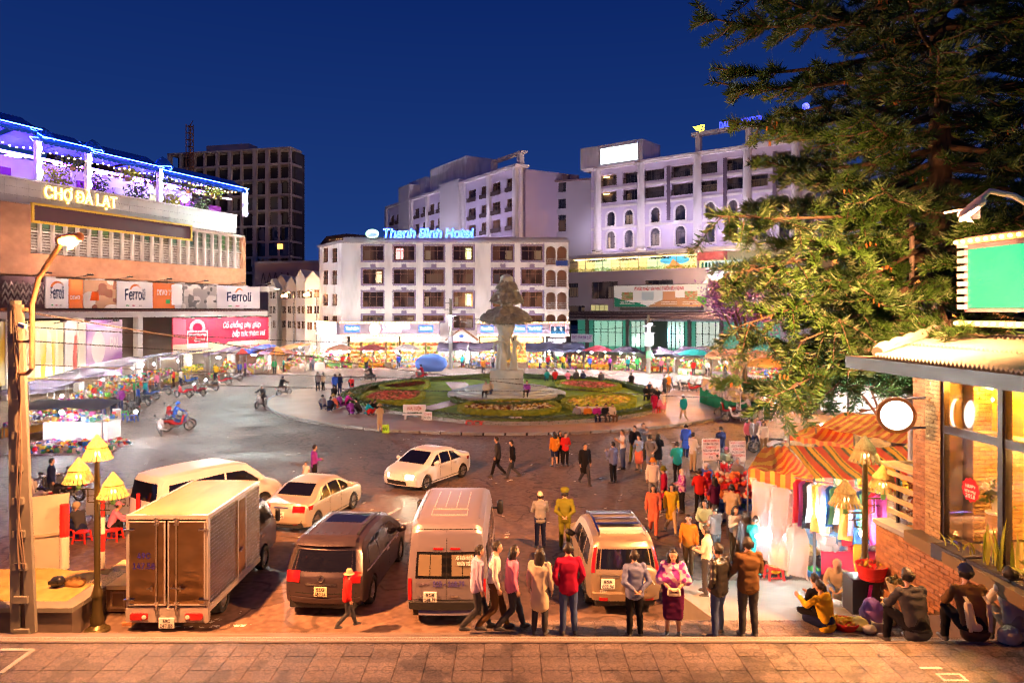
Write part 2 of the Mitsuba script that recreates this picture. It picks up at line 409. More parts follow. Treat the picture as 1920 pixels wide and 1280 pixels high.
EG = [(648, 752), (668, 738), (730, 723), (800, 716), (860, 712), (950, 708), (1040, 712), (1110, 716), (1175, 726), (1225, 742), (1236, 760), (1205, 776), (1120, 788), (1000, 795), (880, 792), (790, 781), (700, 768)]
gl = smooth_line(pixpoly(EG))
gar = tag(uniq('flower_garden'), 'planted garden of lawns, hedges and flower beds round the statue', 'garden')
pg = Polygon(gl)
put('lawn', MB().poly(pg, (0, 0, .1), (1, 0, 0), (0, 1, 0), (0, 0, .1)), 'lawn', gar)
put('kerb', MB().poly(pg.buffer(.35).difference(pg.buffer(.12)), (0, 0, .1), (1, 0, 0), (0, 1, 0), (0, 0, .28)), 'kerbstone', gar)
hedge([tuple(q) for q in gl], .8, .5, .15, 'leaf_dark', gar, .07, 150)
# a walk cuts the garden from the left of the statue down to the front kerb; the statue stands on a round paved court
court = [(860, 748), (905, 738), (990, 738), (1050, 748), (1030, 757), (950, 762), (890, 758)]
put('court', MB().poly(Polygon(smooth_line(pixpoly(court, .2))), (0, 0, .12), (1, 0, 0), (0, 1, 0), (0, 0, .11)), 'concrete', gar)
put('walk', MB().poly(Polygon(pixpoly([(835, 716), (872, 716), (905, 742), (880, 752), (800, 772), (775, 768), (862, 746)], .2)), (0, 0, .12), (1, 0, 0), (0, 1, 0), (0, 0, .104)), 'pave', gar)
hedge(smooth_line(pixpoly([(1050, 748), (1025, 760), (950, 764), (885, 761), (850, 752)], .2), 5, False), .5, .42, .2, 'leaf_dark', gar, .07, 150)
beds = [([(692, 742), (720, 736), (765, 735), (790, 748), (760, 757), (705, 757)], [(.60, .13, .08), (.75, .30, .20), (.45, .10, .08), (.12, .14, .03)]),
  ([(715, 730), (745, 722), (790, 718), (803, 722), (770, 731), (730, 733)], [(.12, .02, .02), (.2, .05, .03), (.05, .06, .02)]),
  ([(868, 772), (905, 758), (1010, 757), (1045, 770), (1010, 776), (900, 776)], [(.75, .70, .45), (.6, .4, .05), (.16, .04, .02), (.08, .05, .02)]),
  ([(1045, 722), (1075, 717), (1130, 720), (1160, 729), (1120, 734), (1075, 730)], [(.62, .14, .12), (.78, .34, .28), (.5, .12, .1), (.12, .14, .03)]),
  ([(1070, 766), (1110, 746), (1170, 745), (1188, 752), (1150, 768), (1100, 771)], [(.62, .52, .04), (.7, .6, .2), (.5, .25, .1), (.2, .3, .03)])]
for pts, cols in beds:
 ln = smooth_line(pixpoly(pts, .25), 5); bp = Polygon(ln)
 put('bed_soil', MB().poly(bp, (0, 0, .18), (1, 0, 0), (0, 1, 0), (0, 0, .12)), 'soil', gar)
 hedge([tuple(q) for q in ln], .42, .38, .2, 'leaf_light', gar, .06, 260)
 x0, y0, x1, y1 = bp.bounds; P = []
 while len(P) < 900:
  q = (R.uniform(x0, x1), R.uniform(y0, y1))
  if bp.buffer(-.2).contains(Point(q)):
   P.append(q)
 fl = MB()
 for q in P:
  c = np.array(cols[min(len(cols) - 1, int(R.random() ** 1.2 * len(cols)))]) * R.uniform(.8, 1.2)
  fl.ball((q[0], q[1], .34 + R.uniform(0, .12)), (.11, .11, .07), c, ICO0)
 put('flowers', fl, 'vc', gar, kind='stuff')
# ------------------------------------------------------------------ statue
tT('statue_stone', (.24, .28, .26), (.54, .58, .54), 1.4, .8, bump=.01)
SX, SY = G(950, 741, .3)[:2] + np.array([0, 1.0])
def rough_solid(pts, r, seed, amp=.08, res=.14):
 """A hull of balls, refined, smoothed and roughened, as carved stone."""
 parts = [m3.Manifold.hull(m3.Manifold.compose([m3.Manifold.sphere(ra, 16).translate(list(map(float, pa))), m3.Manifold.sphere(rb, 16).translate(list(map(float, pb)))])) for (pa, ra), (pb, rb) in pts]
 m = parts[0]
 for q in parts[1:]:
  m = m + q
 k = m.refine_to_length(res).to_mesh()
 t = trimesh.Trimesh(k.vert_properties[:, :3], k.tri_verts)
 trimesh.smoothing.filter_taubin(t, iterations=6)
 if amp:
  t.vertices += t.vertex_normals * ((meshkit.fbm(t.vertices * r, 3, seed) - .5) * 2 * amp)[:, None]
 return t
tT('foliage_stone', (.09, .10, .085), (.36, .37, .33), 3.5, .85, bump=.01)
st = thing('statue', 'pale stone monument of women under tiered carved foliage on a tall plinth', 'statue')
SQ = T().translate([SX, SY, 0]).scale([.62, .62, .56]).translate([-SX, -SY, 0])
pz = .3
mb = MB()
for i, (w, h) in enumerate(((4.9, .18), (4.1, .18), (3.5, .2))):
 mb.lathe([(0.01, pz + .18 * i + h), (w - .06, pz + .18 * i + h), (w, pz + .18 * i + h - .05), (w, 0.1)], (SX, SY, 0), 40)
put('base_steps', mb, 'statue_stone', st)
pl = m3.Manifold.hull_points([(SX + sx * w, SY + sy * w * .9, z) for z, w in ((.7, 1.28), (4.0, 1.4)) for sx in (-1, 1) for sy in (-1, 1)]).refine_to_length(.25).to_mesh()
t = trimesh.Trimesh(pl.vert_properties[:, :3], pl.tri_verts)
q = t.vertices; fold = np.abs(((q[:, 0] - SX) * .8 + (q[:, 2] - 2.2) * .55)) ; fold2 = np.abs((q[:, 0] - SX + .3) * .9 - (q[:, 2] - 3.2) * .3)
t.vertices[:, 1] += np.where(q[:, 1] < SY - .9, .25 * np.exp(-fold * 3.5) - .14 * np.exp(-fold2 * 4), 0)
t.vertices += t.vertex_normals * ((meshkit.fbm(q * .9, 3, 3) - .5) * .25)[:, None]
put('plinth', t, 'statue_stone', st, smooth=40, to=T().scale([1, 1, .58]))
P = lambda x, y, z: np.array([SX + x, SY + y, z])
def stone_woman(dx, dy, lean, arm):
 z0 = 4.0
 b = [((P(dx, dy, z0), .44), (P(dx, dy, z0 + 2.4), .34)), ((P(dx - .3, dy - .12, z0), .32), (P(dx - .12, dy - .1, z0 + 2.4), .3)), ((P(dx + .25, dy - .12, z0), .3), (P(dx + .12, dy - .1, z0 + 2.3), .28)),
         ((P(dx, dy, z0 + 2.4), .36), (P(dx + lean * .4, dy, z0 + 3.3), .24)), ((P(dx + lean * .4, dy, z0 + 3.3), .26), (P(dx + lean * .6, dy, z0 + 4.15), .34)),
         ((P(dx + lean * .6 - .3, dy, z0 + 4.25), .2), (P(dx + lean * .6 + .3, dy, z0 + 4.25), .2)), ((P(dx + lean * .7, dy, z0 + 4.5), .14), (P(dx + lean * .75, dy - .05, z0 + 4.95), .26))]
 s0 = P(dx + lean * .6 + arm[0][0] * .34, dy, z0 + 4.25)
 for a in arm:
  e = P(dx + a[1], dy + a[2], z0 + a[3]); h = P(dx + a[4], dy + a[5], z0 + a[6])
  b += [((P(dx + lean * .6 + a[0] * .34, dy, z0 + 4.25), .17), (e, .14)), ((e, .14), (h, .1))]
 return b
put('woman_figure', rough_solid(stone_woman(-.45, -.45, -.3, [(-1, -1.0, -.1, 4.15, -1.45, -.2, 4.3), (1, .7, -.1, 3.5, .5, -.3, 2.7)]), 2.2, 1, .05), 'statue_stone', st, smooth=50, to=SQ)
put('woman_figure', rough_solid(stone_woman(.95, -.1, .3, [(1, 1.0, -.1, 3.4, .65, -.3, 2.6), (-1, -.35, .0, 5.0, -.6, .1, 5.7)]), 2.2, 2, .05), 'statue_stone', st, smooth=50, to=SQ)
put('woman_figure', rough_solid(stone_woman(-1.0, .6, -.1, [(-1, -.8, .2, 3.4, -.6, .1, 2.6), (1, .3, .3, 5.0, .4, .4, 5.7)]), 2.2, 3, .05), 'statue_stone', st, smooth=50, to=SQ)
put('stem', rough_solid([((P(0, .4, 6), .55), (P(-.1, .3, 9.4), .5)), ((P(-.1, .3, 8.6), .55), (P(-.1, .3, 10.4), 1.25)), ((P(0, .3, 10.5), .9), (P(0, .2, 13.4), .75)), ((P(0, .2, 13.4), .8), (P(0, .2, 16.6), .5))], 1.5, 4, .2), 'statue_stone', st, smooth=50, to=SQ)
for zc, w, hgt, sd in ((12.1, 2.95, 1.15, 5), (14.9, 1.85, 1.0, 6), (16.7, 1.1, .75, 7)):
 t = trimesh.creation.icosphere(4); q = t.vertices.copy()
 a = np.arctan2(q[:, 1], q[:, 0]); rr = 1 + .13 * np.sin(a * 5 + sd) + .07 * np.sin(a * 11 + 2 * sd) + .45 * (meshkit.fbm(q * 2.2, 3, sd) - .5)
 t.vertices = np.column_stack([SX + q[:, 0] * w * rr, SY + .2 + q[:, 1] * w * rr * .9, zc + q[:, 2] * hgt * (1 + .3 * (q[:, 2] > 0)) - .45 * np.hypot(q[:, 0], q[:, 1]) ** 2 * hgt + (meshkit.fbm(q * 6, 3, sd) - .5) * .9 * hgt])
 lf = MB()
 for i in range(int(130 * w)):
  th_, el = R.uniform(0, 6.28), R.uniform(-.55, 1.0) * R.random()
  d = np.array([math.cos(th_) * math.cos(el), math.sin(th_) * math.cos(el), math.sin(el)])
  o = np.array([SX, SY + .2, zc]) + d * np.array([w, w * .9, hgt]) * 1.02 - UP * .4 * hgt * math.cos(el) ** 2
  u = np.cross(d, UP); u /= np.linalg.norm(u); vdir = np.cross(u, d)
  L = R.uniform(.45, .95)
  lf.raw([o - d * .15, o + u * L * .4 + vdir * .1, o + d * L * .6 - UP * L * .5, o - u * L * .4 + vdir * .1, o + d * .3], [[0, 1, 4], [1, 2, 4], [2, 3, 4], [3, 0, 4]])
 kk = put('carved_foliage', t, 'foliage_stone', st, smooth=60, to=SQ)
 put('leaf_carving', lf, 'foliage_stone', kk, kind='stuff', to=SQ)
t = trimesh.creation.icosphere(3); q = t.vertices
put('flower_finial', trimesh.Trimesh(np.array([SX, SY + .2, 17.5]) + q * [.85, .8, .75] * (1 + .35 * (meshkit.fbm(q * 3, 3, 9) - .4))[:, None], t.faces), 'statue_stone', st, smooth=50, to=SQ)
# ================================================================== buildings round the square
mat('hotel_white', mikit.proc(lambda p, n, uv: mx((.60, .58, .58), (.82, .79, .79), ss(.2, .6, fb(p.x * .9, p.y * .9, p.z * .22, 4)))), .7)
mat('lilac', mikit.proc(lambda p, n, uv: mx((.50, .44, .60), (.62, .56, .72), fb(p.x * .3, p.y * .3, p.z * .3, 3))), .75)
C_trim = C(.72, .68, .70)
mat('cream', mikit.proc(lambda p, n, uv: mx((.50, .47, .44), (.66, .62, .58), fb(p.x * .6, p.y * .6, p.z * .4, 4))), .7)
mat('terracotta', mikit.proc(lambda p, n, uv: mx((.30, .13, .065), (.46, .23, .125), fb(p.x * 2, p.y * 2, p.z * 2, 4))), .7)
mat('raw_concrete', mikit.proc(lambda p, n, uv: mx((.34, .27, .24), (.60, .50, .45), fb(p.x * .3, p.y * .3, p.z * .5, 4))), .9)
mat('rust', mikit.proc(lambda p, n, uv: mx((.16, .07, .04), (.34, .16, .09), fb(p.x * 2, p.y * 2, p.z * 2, 3))), .8)
mat('glass_dark', (.012, .012, .016), .08, specular=.6)
mat('glass_warm', mikit.proc(lambda p, n, uv: mx((.025, .012, .012), (.13, .062, .038), ss(.4, .6, nz(p.x * 1.4 + p.y * .9, p.y * 1.1, p.z * .4)))), .12)
mat('glass_night', mikit.proc(lambda p, n, uv: mx((.015, .015, .03), (.12, .10, .11), ss(.45, .65, nz(p.x * 1.1 + p.y * .7, p.y, p.z * .5)))), .1)
purple_frame, dark, gM, wP = C(.26, .21, .33, .5), C(.03, .028, .035), C(.25, .25, .26, .4, .8), C(.78, .77, .75, .5)
gW, gA = C(.8, .8, .8), C(.8, .7, .5)
def core(W, a0, a1, z0, z1, d0, depth, m, parent, name='wall', top=None):
 return put(name, W.box(MB(), a0, a1, z0, z1, d0 - depth, d0), m, parent)
def front(W, outline, holes, th, m, parent, d=0.0, name='wall'):
 pg = outline.difference(unary_union(holes)) if holes else outline
 return put(name, W.poly(MB(), pg, d - th, d), m, parent)
def bulbs(W, a0, a1, z, d, step, r, parent, emit=(9, 4.6, 1.1), name='bulb_string'):
 mb = MB()
 for a in np.arange(a0, a1, step):
  mb.ball(W.p(a, z, d), r, None, ICO0)
 return put(name, mb, gA, parent, emit=emit, weight=.6, kind='stuff')
# ---------------- the white hotel in the middle
HW = Wall((-23.1, 97.5), (7.6, 97.5)); HL = Wall((-28.2, 105.5), (-23.1, 97.5))
h = thing('hotel', 'white five storey hotel with blue neon sign on its roof', 'hotel')
ZT = 16.3
xs = [(680, 719), (738, 777), (795, 832), (850, 887), (924, 962), (978, 1017)]
ys = [(461, 488), (505, 532), (547, 575), (591, 615)]
ops, kinds = [], []
for i, (x0, x1) in enumerate(xs):
 for j, (y0, y1) in enumerate(ys):
  a0, a1, z0, z1 = HW.rect(x0, y0, x1, y1)
  if j == 3 and i in (0, 1, 2):
   z0 = 5.75
  ops.append(sbox(a0, z0, a1, z1)); kinds.append((i, j))
front(HW, sbox(0, 0, HW.len - 3.0, ZT), ops + [sbox(*[(q[0], 0.0, q[1], 3.75) for q in [HW.rect(650, 640, 822, 680)]][0]), sbox(*[(q[0], 0, q[1], 3.6) for q in [HW.rect(898, 640, 1020, 680)]][0]), sbox(*[(q[0], 0, q[1], 2.6) for q in [HW.rect(852, 640, 882, 680)]][0])], .4, 'hotel_white', h)
core(HW, .3, HW.len - .1, 0, ZT - .3, -1.6, 10, 'glass_dark', h, 'core')
lamps_on = {(1, 0): (1.3, .25, .2), (3, 0): (1.1, 1.2, .3), (3, 2): (.8, 1.1, .35), (0, 1): (.9, .5, .12)}
for pg, (i, j) in zip(ops, kinds):
 k = window(HW, h, pg, .22, C(.20, .11, .08), 'glass_warm', (2, 1), .07, casing=purple_frame, cw=.26, proud=.05)
 a0, z0, a1, z1 = pg.bounds
 if j < 3:
  put('vent_box', HW.box(MB(), (a0 + a1) / 2 - .35, (a0 + a1) / 2 + .35, z0 - 1.15, z0 - .5, -.1, .12), purple_frame, k)
 if (i, j) in lamps_on:
  put('lit_curtain', HW.box(MB(), a0 + (a1 - a0) * (.1 if i == 1 else .62), a0 + (a1 - a0) * (.45 if i == 1 else .9), z0 + .15, z1 - .3, -.21, -.19), gW, k, emit=lamps_on[(i, j)], weight=.1)
pil = []
for x0, x1 in ((641, 671), (721, 736), (780, 793), (835, 848), (891, 920), (965, 976)):
 a0, a1 = HW.px(x0, 560)[0], HW.px(x1, 560)[0]
 for z0, z1 in ((4.6, 6.65), (6.7, 9.7), (9.75, 12.75), (12.8, ZT)):
  put('wall_panel', HW.box(MB(), a0, a1, z0, z1, -.01, .06), 'hotel_white', h)
put('roof', HW.box(HW.box(MB(), -.2, HW.len + .2, ZT, ZT + .35, -12, .35), 0, HW.len, ZT + .3, ZT + .9, -11, -1.2), C(.45, .43, .46), h)
ops = [sbox(*[(a0, z0, a1, z1) for a0, a1, z0, z1 in [HL.rect(x0, y0, x1, y1)]][0]) for x0, x1 in ((605, 615), (622, 632)) for y0, y1 in ((465, 492), (507, 534), (551, 573), (592, 606))]
front(HL, sbox(0, 0, HL.len, ZT), ops, .4, 'hotel_white', h, name='side_wall')
for pg in ops:
 window(HL, h, pg, .2, C(.24, .12, .08), 'glass_warm', (1, 2), .07)
put('side_roof', HL.box(MB(), -.2, HL.len + .2, ZT + .02, ZT + .36, -6, .3), C(.45, .43, .46), h)
# arched balconies at the right end
a0 = HW.px(1021, 560)[0]; a1 = HW.len; bz = [4.3, 7.1, 10.1, 13.1, ZT]
for i in range(4):
 z0, z1 = bz[i], bz[i + 1]
 w = (a1 - a0 - .5) / 2
 o = [arch(a0 + .18, a0 + .18 + w, z0 + .25, z1 - .45), arch(a0 + .32 + w, a0 + .32 + 2 * w, z0 + .25, z1 - .45)]
 k = put('balcony', HW.poly(MB(), sbox(a0, z0, a1, z1).difference(unary_union(o)), -.3, .55), 'hotel_white', h)
 put('slab', HW.box(MB(), a0 - .1, a1 + .1, z0 - .02, z0 + .16, -.25, .85), C_trim, k)
 mb = MB()
 for zz in (.5, .75, 1.0):
  HW.box(mb, a0 + .05, a1 - .05, z0 + zz, z0 + zz + .06, .56, .62)
 put('railing', mb, C(.55, .5, .48), k)
 put('back_wall', HW.box(MB(), a0, a1, z0, z1 - .02, -.9, -.8), C(.30, .17, .12), k)
put('balcony_sign', HW.box(MB(), HW.px(1042, 490)[0], a1 - .1, 13.15, 13.85, .87, .93), C(.05, .08, .3), h)
# the roof sign
sg = thing('neon_sign', 'blue neon hotel name sign on the flat roof of the white hotel', 'sign')
SWL = Wall((-22, 96.4), (8, 96.4))
s0, s1 = SWL.px(717, 440)[0], SWL.px(886, 440)[0]
bz0 = ZT + .62
wtext(SWL, 'Thanh Bình Hotel', s0, bz0, 1.15, 0, .08, 'backing', C(.02, .08, .5), sg, s1 - s0, 8, emit=(.02, .16, 1.7), part=lambda g: g.buffer(.07))
wtext(SWL, 'Thanh Bình Hotel', s0, bz0, 1.15, .085, .14, 'neon_outline', gW, sg, s1 - s0, 8, emit=(.6, 1.7, 4.2), part=lambda g: g.difference(g.buffer(-.045)))
mb = MB()
for a in np.arange(s0 - 1.6, s1, 1.9):
 SWL.box(mb, a, a + .08, ZT + .3, bz0 + 1.0, -.25, -.17)
SWL.box(mb, s0 - 2, s1, bz0 - .12, bz0 - .04, -.2, .1)
put('frame', mb, gM, sg)
lo = affinity.translate(affinity.scale(Point(0, 0).buffer(1), .9, .62), s0 - 1.35, bz0 + .5)
lg = put('logo', SWL.poly(MB(), lo, 0, .1), gW, sg, emit=(.55, 1.25, .75), weight=.3)
put('logo_mountain', SWL.poly(MB(), affinity.translate(Polygon([(-.7, -.2), (-.45, .05), (-.3, -.05), (0, .22), (.2, .02), (.4, .12), (.7, -.2), (.4, -.38), (-.4, -.38)]), s0 - 1.35, bz0 + .5), .102, .13), gW, lg, emit=(.03, .25, .8), weight=.2)
# shop signs below the hotel
def sign_band(name, label, W, x0, x1, z0, z1, d, panel, dep=.7):
 k = thing(name, label, 'sign')
 a0, a1 = W.px(x0, 620)[0], W.px(x1, 620)[0]
 put('panel', W.box(MB(), a0, a1, z0, z1, d - dep, d), panel, k)
 for z in (z0 + .1, z1 - .1):
  bulbs(W, a0 + .15, a1, z, d + .1, .42, .12, k)
 return k, a0, a1
panel_c = C(.30, .25, .34, .5)
k, a0, a1 = sign_band('shop_sign', 'long grey shop sign with round logo and bulbs under the left windows of the hotel', HW, 640, 826, 3.75, 5.65, 1.2, panel_c)
for x0, x1 in ((650, 678), (787, 814)):
 b0, b1 = HW.px(x0, 620)[0], HW.px(x1, 620)[0]
 q = put('light_box', HW.box(MB(), b0, b1, 4.25, 5.2, 1.2, 1.26), C(.05, .12, .4), k, emit=(.1, .22, .75), weight=.3)
 wtext(HW, 'Thanh Bình', b0 + .15, 4.6, .38, 1.262, 1.3, 'lettering', gW, q, b1 - b0 - .3, emit=(1.6, 1.9, 2.3))
b = HW.px(706, 620)[0]
put('round_logo', HW.poly(MB(), Point(b, 4.72).buffer(.72), 1.2, 1.3), gW, k, emit=(2.6, 2.3, 1.5), weight=.5)
b0, b1 = HW.px(721, 620)[0], HW.px(770, 620)[0]
wtext(HW, "L'ANGFARM", b0, 4.75, .58, 1.2, 1.3, 'lettering', gW, k, b1 - b0, emit=(2.2, 2.2, 2.4))
wtext(HW, 'SPECIALTY STORE', b0, 4.33, .22, 1.2, 1.3, 'lettering', gW, k, (b1 - b0) * .7, emit=(1.8, 1.8, 2.0))
k, a0, a1 = sign_band('shop_sign', 'white lit shop sign with bulbs on the left side wall of the hotel', HL, 601, 639, 3.75, 5.65, .6, C(.35, .3, .38))
for i in range(5):
 put('light_panel', HL.box(MB(), a0 + .4 + i * 1.75, a0 + 1.7 + i * 1.75, 4.1, 5.3, .6, .66), gW, k, emit=(1.1, 1.25, 1.5), weight=.3)
k, a0, a1 = sign_band('shop_sign', 'grey shop sign with bulbs and pharmacy symbols right of the statue', HW, 895, 1066, 3.75, 5.65, 1.2, panel_c)
for x0, x1, t in ((902, 926, 'Thanh Bình'), (964, 985, 'Phương'), (989, 1016, 'Thanh Bình')):
 b0, b1 = HW.px(x0, 620)[0], HW.px(x1, 620)[0]
 q = put('light_box', HW.box(MB(), b0, b1, 4.2, 5.2, 1.2, 1.26), C(.05, .12, .4), k, emit=(.1, .2, .7), weight=.3)
 wtext(HW, t, b0 + .1, 4.6, .36, 1.262, 1.3, 'lettering', gW, q, b1 - b0 - .2, emit=(1.7, 2.0, 2.4))
b0, b1 = HW.px(1031, 620)[0], HW.px(1059, 620)[0]
q = put('symbol_panel', HW.box(MB(), b0, b1, 3.6, 5.2, 1.2, 1.28), C(.02, .08, .16), k)
put('neon_border', HW.poly(MB(), sbox(b0, 3.6, b1, 5.2).difference(sbox(b0 + .07, 3.67, b1 - .07, 5.13)), 1.28, 1.33), gW, q, emit=(2.2, .25, .25), weight=.2)
for f in (.3, .7):
 put('diamond', HW.poly(MB(), Polygon([(b0 + (b1 - b0) * f + x, 4.7 + y) for x, y in ((-.17, 0), (0, -.3), (.17, 0), (0, .3))]), 1.28, 1.33), gW, q, emit=(2, 1.5, 1.3), weight=.1)
wtext(HW, 'NHÀ THUỐC', b0 + .15, 3.75, .32, 1.28, 1.33, 'lettering', gW, q, b1 - b0 - .3, emit=(.3, 1.2, 2.6))
k = thing('shop_sign', 'white glowing round sign under white letters at the right end of the hotel', 'sign')
wtext(HW, 'PHƯƠNG', HW.px(1028, 640)[0], 3.0, .36, .95, 1.02, 'lettering', gW, k, 2.3, emit=(2.2, 2.1, 2.4))
wtext(HW, 'HOTEL', HW.px(1032, 640)[0], 2.6, .3, .95, 1.02, 'lettering', gW, k, 1.7, emit=(2.2, 2.1, 2.4))
put('light_disc', HW.poly(MB(), Point(HW.px(1048, 655)[0], 1.75).buffer(.68), .9, 1.0), gW, k, emit=(2.6, 2.4, 2.0), weight=.5)
# lit shop interiors under the signs
rack_cols = [(.55, .2, .04), (.7, .45, .06), (.5, .1, .05), (.75, .6, .3), (.2, .3, .06), (.65, .3, .05)]
def shop(W, x0, x1, name, label, hgt, e, fr=C(.25, .16, .08), n=4, dd=1.4):
 k = thing(name, label, 'shop')
 a0, a1 = W.px(x0, 660)[0], W.px(x1, 660)[0]
 put('back_wall', W.box(MB(), a0, a1, 0, hgt, -dd - .1, -dd), gA, k, emit=[.35 * q for q in e], weight=.5)
 put('ceiling_light', W.box(MB(), a0 + .2, a1 - .2, hgt - .12, hgt - .05, -.9, -.5), gA, k, emit=[2.2 * q for q in e], weight=.8)
 for i in range(n):
  b0 = a0 + (a1 - a0) * i / n + .08; b1 = a0 + (a1 - a0) * (i + 1) / n - .08
  if b1 - b0 < .5:
   continue
  sh = MB()
  for j in range(5):
   W.box(sh, b0, b1, .15 + j * .55, .2 + j * .55, -1.25, -.55)
  W.box(sh, b0 - .02, b0 + .03, 0, 2.9, -1.25, -.52); W.box(sh, b1 - .03, b1 + .02, 0, 2.9, -1.25, -.52)
  s_ = put('shelf', sh, fr, k)
  gd = MB()
  for j in range(5):
   a = b0 + .06
   while a < b1 - .2:
    w = R.uniform(.12, .3); c = np.array(R.choice(rack_cols)) * R.uniform(.7, 1.2)
    W.box(gd, a, min(a + w * .9, b1 - .05), .2 + j * .55, .2 + j * .55 + R.uniform(.15, .42), -1.1, -.6, c); a += w
  put('goods', gd, 'vc', s_, kind='stuff')
 return k
shop(HW, 652, 745, 'specialty_shop', 'warmly lit specialty shop under the round logo sign', 3.6, (2.4, 1.3, .5))
shop(HW, 748, 822, 'specialty_shop', 'warmly lit shop front left of the hotel entrance gable', 3.6, (2.2, 1.5, .8), n=3)
shop(HW, 899, 962, 'specialty_shop', 'golden lit shop partly behind the statue', 3.5, (2.6, 1.35, .25), n=3)
shop(HW, 964, 1018, 'specialty_shop', 'golden lit shop right of the statue', 3.5, (2.6, 1.35, .25), n=2)
# entrance gable
k = thing('hotel_entrance', 'small white gabled porch with the hotel name over a green lit door', 'porch')
b0, b1 = HW.px(840, 640)[0], HW.px(894, 640)[0]; bm = (b0 + b1) / 2
put('gable', HW.poly(MB(), Polygon([(b0, 2.6), (b1, 2.6), (b1, 3.2), (bm, 4.6), (b0, 3.2)]), .2, 1.6), 'hotel_white', k)
mb = MB()
for p_, q_ in (((b0 - .2, 3.15), (bm, 4.75)), ((b1 + .2, 3.15), (bm, 4.75))):
 mb.obox(HW.p(p_[0], p_[1], 0), HW.u * (q_[0] - p_[0]) + UP * (q_[1] - p_[1]), UP * .14, HW.n * 1.8)
put('roof', mb, 'rust', k)
wtext(HW, 'Thanh Bình Hotel', b0 + .6, 2.85, .3, 1.6, 1.64, 'lettering', C(.45, .05, .06), k, b1 - b0 - 1.2)
put('emblem', HW.poly(MB(), affinity.translate(affinity.scale(Point(0, 0).buffer(1), .32, .22), bm, 3.75), 1.6, 1.64), C(.08, .15, .5), k)
put('lit_door', HW.box(MB(), bm - 1.0, bm + 1.0, 0, 2.55, -.3, -.25), gW, k, emit=(.75, 1.15, .5), weight=.5)
mb = MB()
for q in (-1.0, 0, .96):
 HW.box(mb, bm + q, bm + q + .07, 0, 2.55, -.24, -.18)
put('door_frame', mb, gM, k)
for q in (b0 + .1, b1 - .35):
 put('post', HW.box(MB(), q, q + .25, 0, 2.6, 1.3, 1.55), 'hotel_white', k)
# ---------------- lilac hotel on the right, with podium
PW = Wall((14.4, 131), (44, 107.5))
h = thing('lilac_hotel', 'lilac hotel with white columns and arched windows behind the tree', 'hotel')
zb, zc = 17.2, 32.6
cols = [1122, 1203, 1309, 1402, 1493, 1580]
winx = [[(1138, 1153), (1171, 1187)], [(1220, 1237), (1266, 1285)], [(1322, 1340), (1365, 1383)], [(1416, 1436), (1461, 1480)], [(1508, 1527), (1550, 1570)]]
fl = [17.6, 21.3, 25.6, 29.0]
arches, bal = [], []
for pr in winx:
 for x0, x1 in pr:
  a0, a1 = PW.px(x0, 430)[0], PW.px(x1, 430)[0]
  arches += [arch(a0, a1, 18.2, 21.2), arch(a0, a1, 22.2, 24.7)]
 a0, a1 = PW.px(pr[0][0] - 14, 340)[0], PW.px(pr[1][1] + 14, 340)[0]
 m_ = (a0 + a1) / 2
 for z0 in (26.4, 29.4):
  bal += [sbox(a0, z0, m_ - .6, z0 + 1.95), sbox(m_ + .6, z0, a1, z0 + 1.95)]
front(PW, sbox(0, zb, PW.len, zc), arches + bal, .5, 'lilac', h)
core(PW, -.4, PW.len, zb, zc - .2, -2.2, 12, 'lilac', h, 'core')
for i, pg in enumerate(arches):
 window(PW, h, pg, .3, C(.05, .045, .05), 'glass_night', (1, 1), .09, casing=C_trim, cw=.28, proud=.1)
for i, pg in enumerate(bal):
 k = window(PW, h, pg, 1.2, C(.12, .11, .12), 'glass_night', (3, 0), .08, name='balcony_window')
 b = pg.bounds; mb = MB(); PW.box(mb, b[0], b[2], b[1] + .85, b[1] + .92, -.1, -.04)
 for a in np.arange(b[0] + .05, b[2], .28):
  PW.box(mb, a, a + .05, b[1], b[1] + .85, -.09, -.05)
 put('railing', mb, C(.05, .05, .06), k)
 if i < 4 and i % 2 == 0:
  put('ceiling_lamp', PW.box(MB(), b[0] + .5, b[0] + 1.7, b[3] - .35, b[3] - .2, -.8, -.5), gA, k, emit=(6, 3.2, .9), weight=.5)
mb = MB()
for z in (21.55, 25.4, 28.55):
 put('string_course', PW.box(MB(), 0, PW.len, z, z + .4, -.05, .14), C_trim, h)
put('base_cornice', PW.box(PW.box(MB(), -.5, PW.len, zb - .5, zb + .15, -1, .7), -.6, PW.len, zb - .2, zb - .05, -1, .95), C_trim, h)
put('cornice', PW.box(PW.box(MB(), -1.3, PW.len, zc - .2, zc + .35, -2, .6), -1.5, PW.len, zc + .12, zc + .4, -2, .9), C_trim, h)
for x in cols:
 a = PW.px(x, 430)[0]; o = PW.p(a, 0, .25)
 k = put('column', MB().lathe([(.85, zb + .1), (.95, zb + .2), (.95, zb + .7), (.75, zb + .9), (.7, zb + 1.2), (.62, zc - .6), (.78, zc - .25), (.8, zc - .1)], o, 20), C_trim, h, smooth=40)
for x in (1203, 1309, 1402, 1493):
 a = PW.px(x + 51, 430)[0]
 put('downpipe', PW.box(MB(), a - .3, a + .3, 22.3, 31.5, .02, .2), C(.16, .12, .18), h)
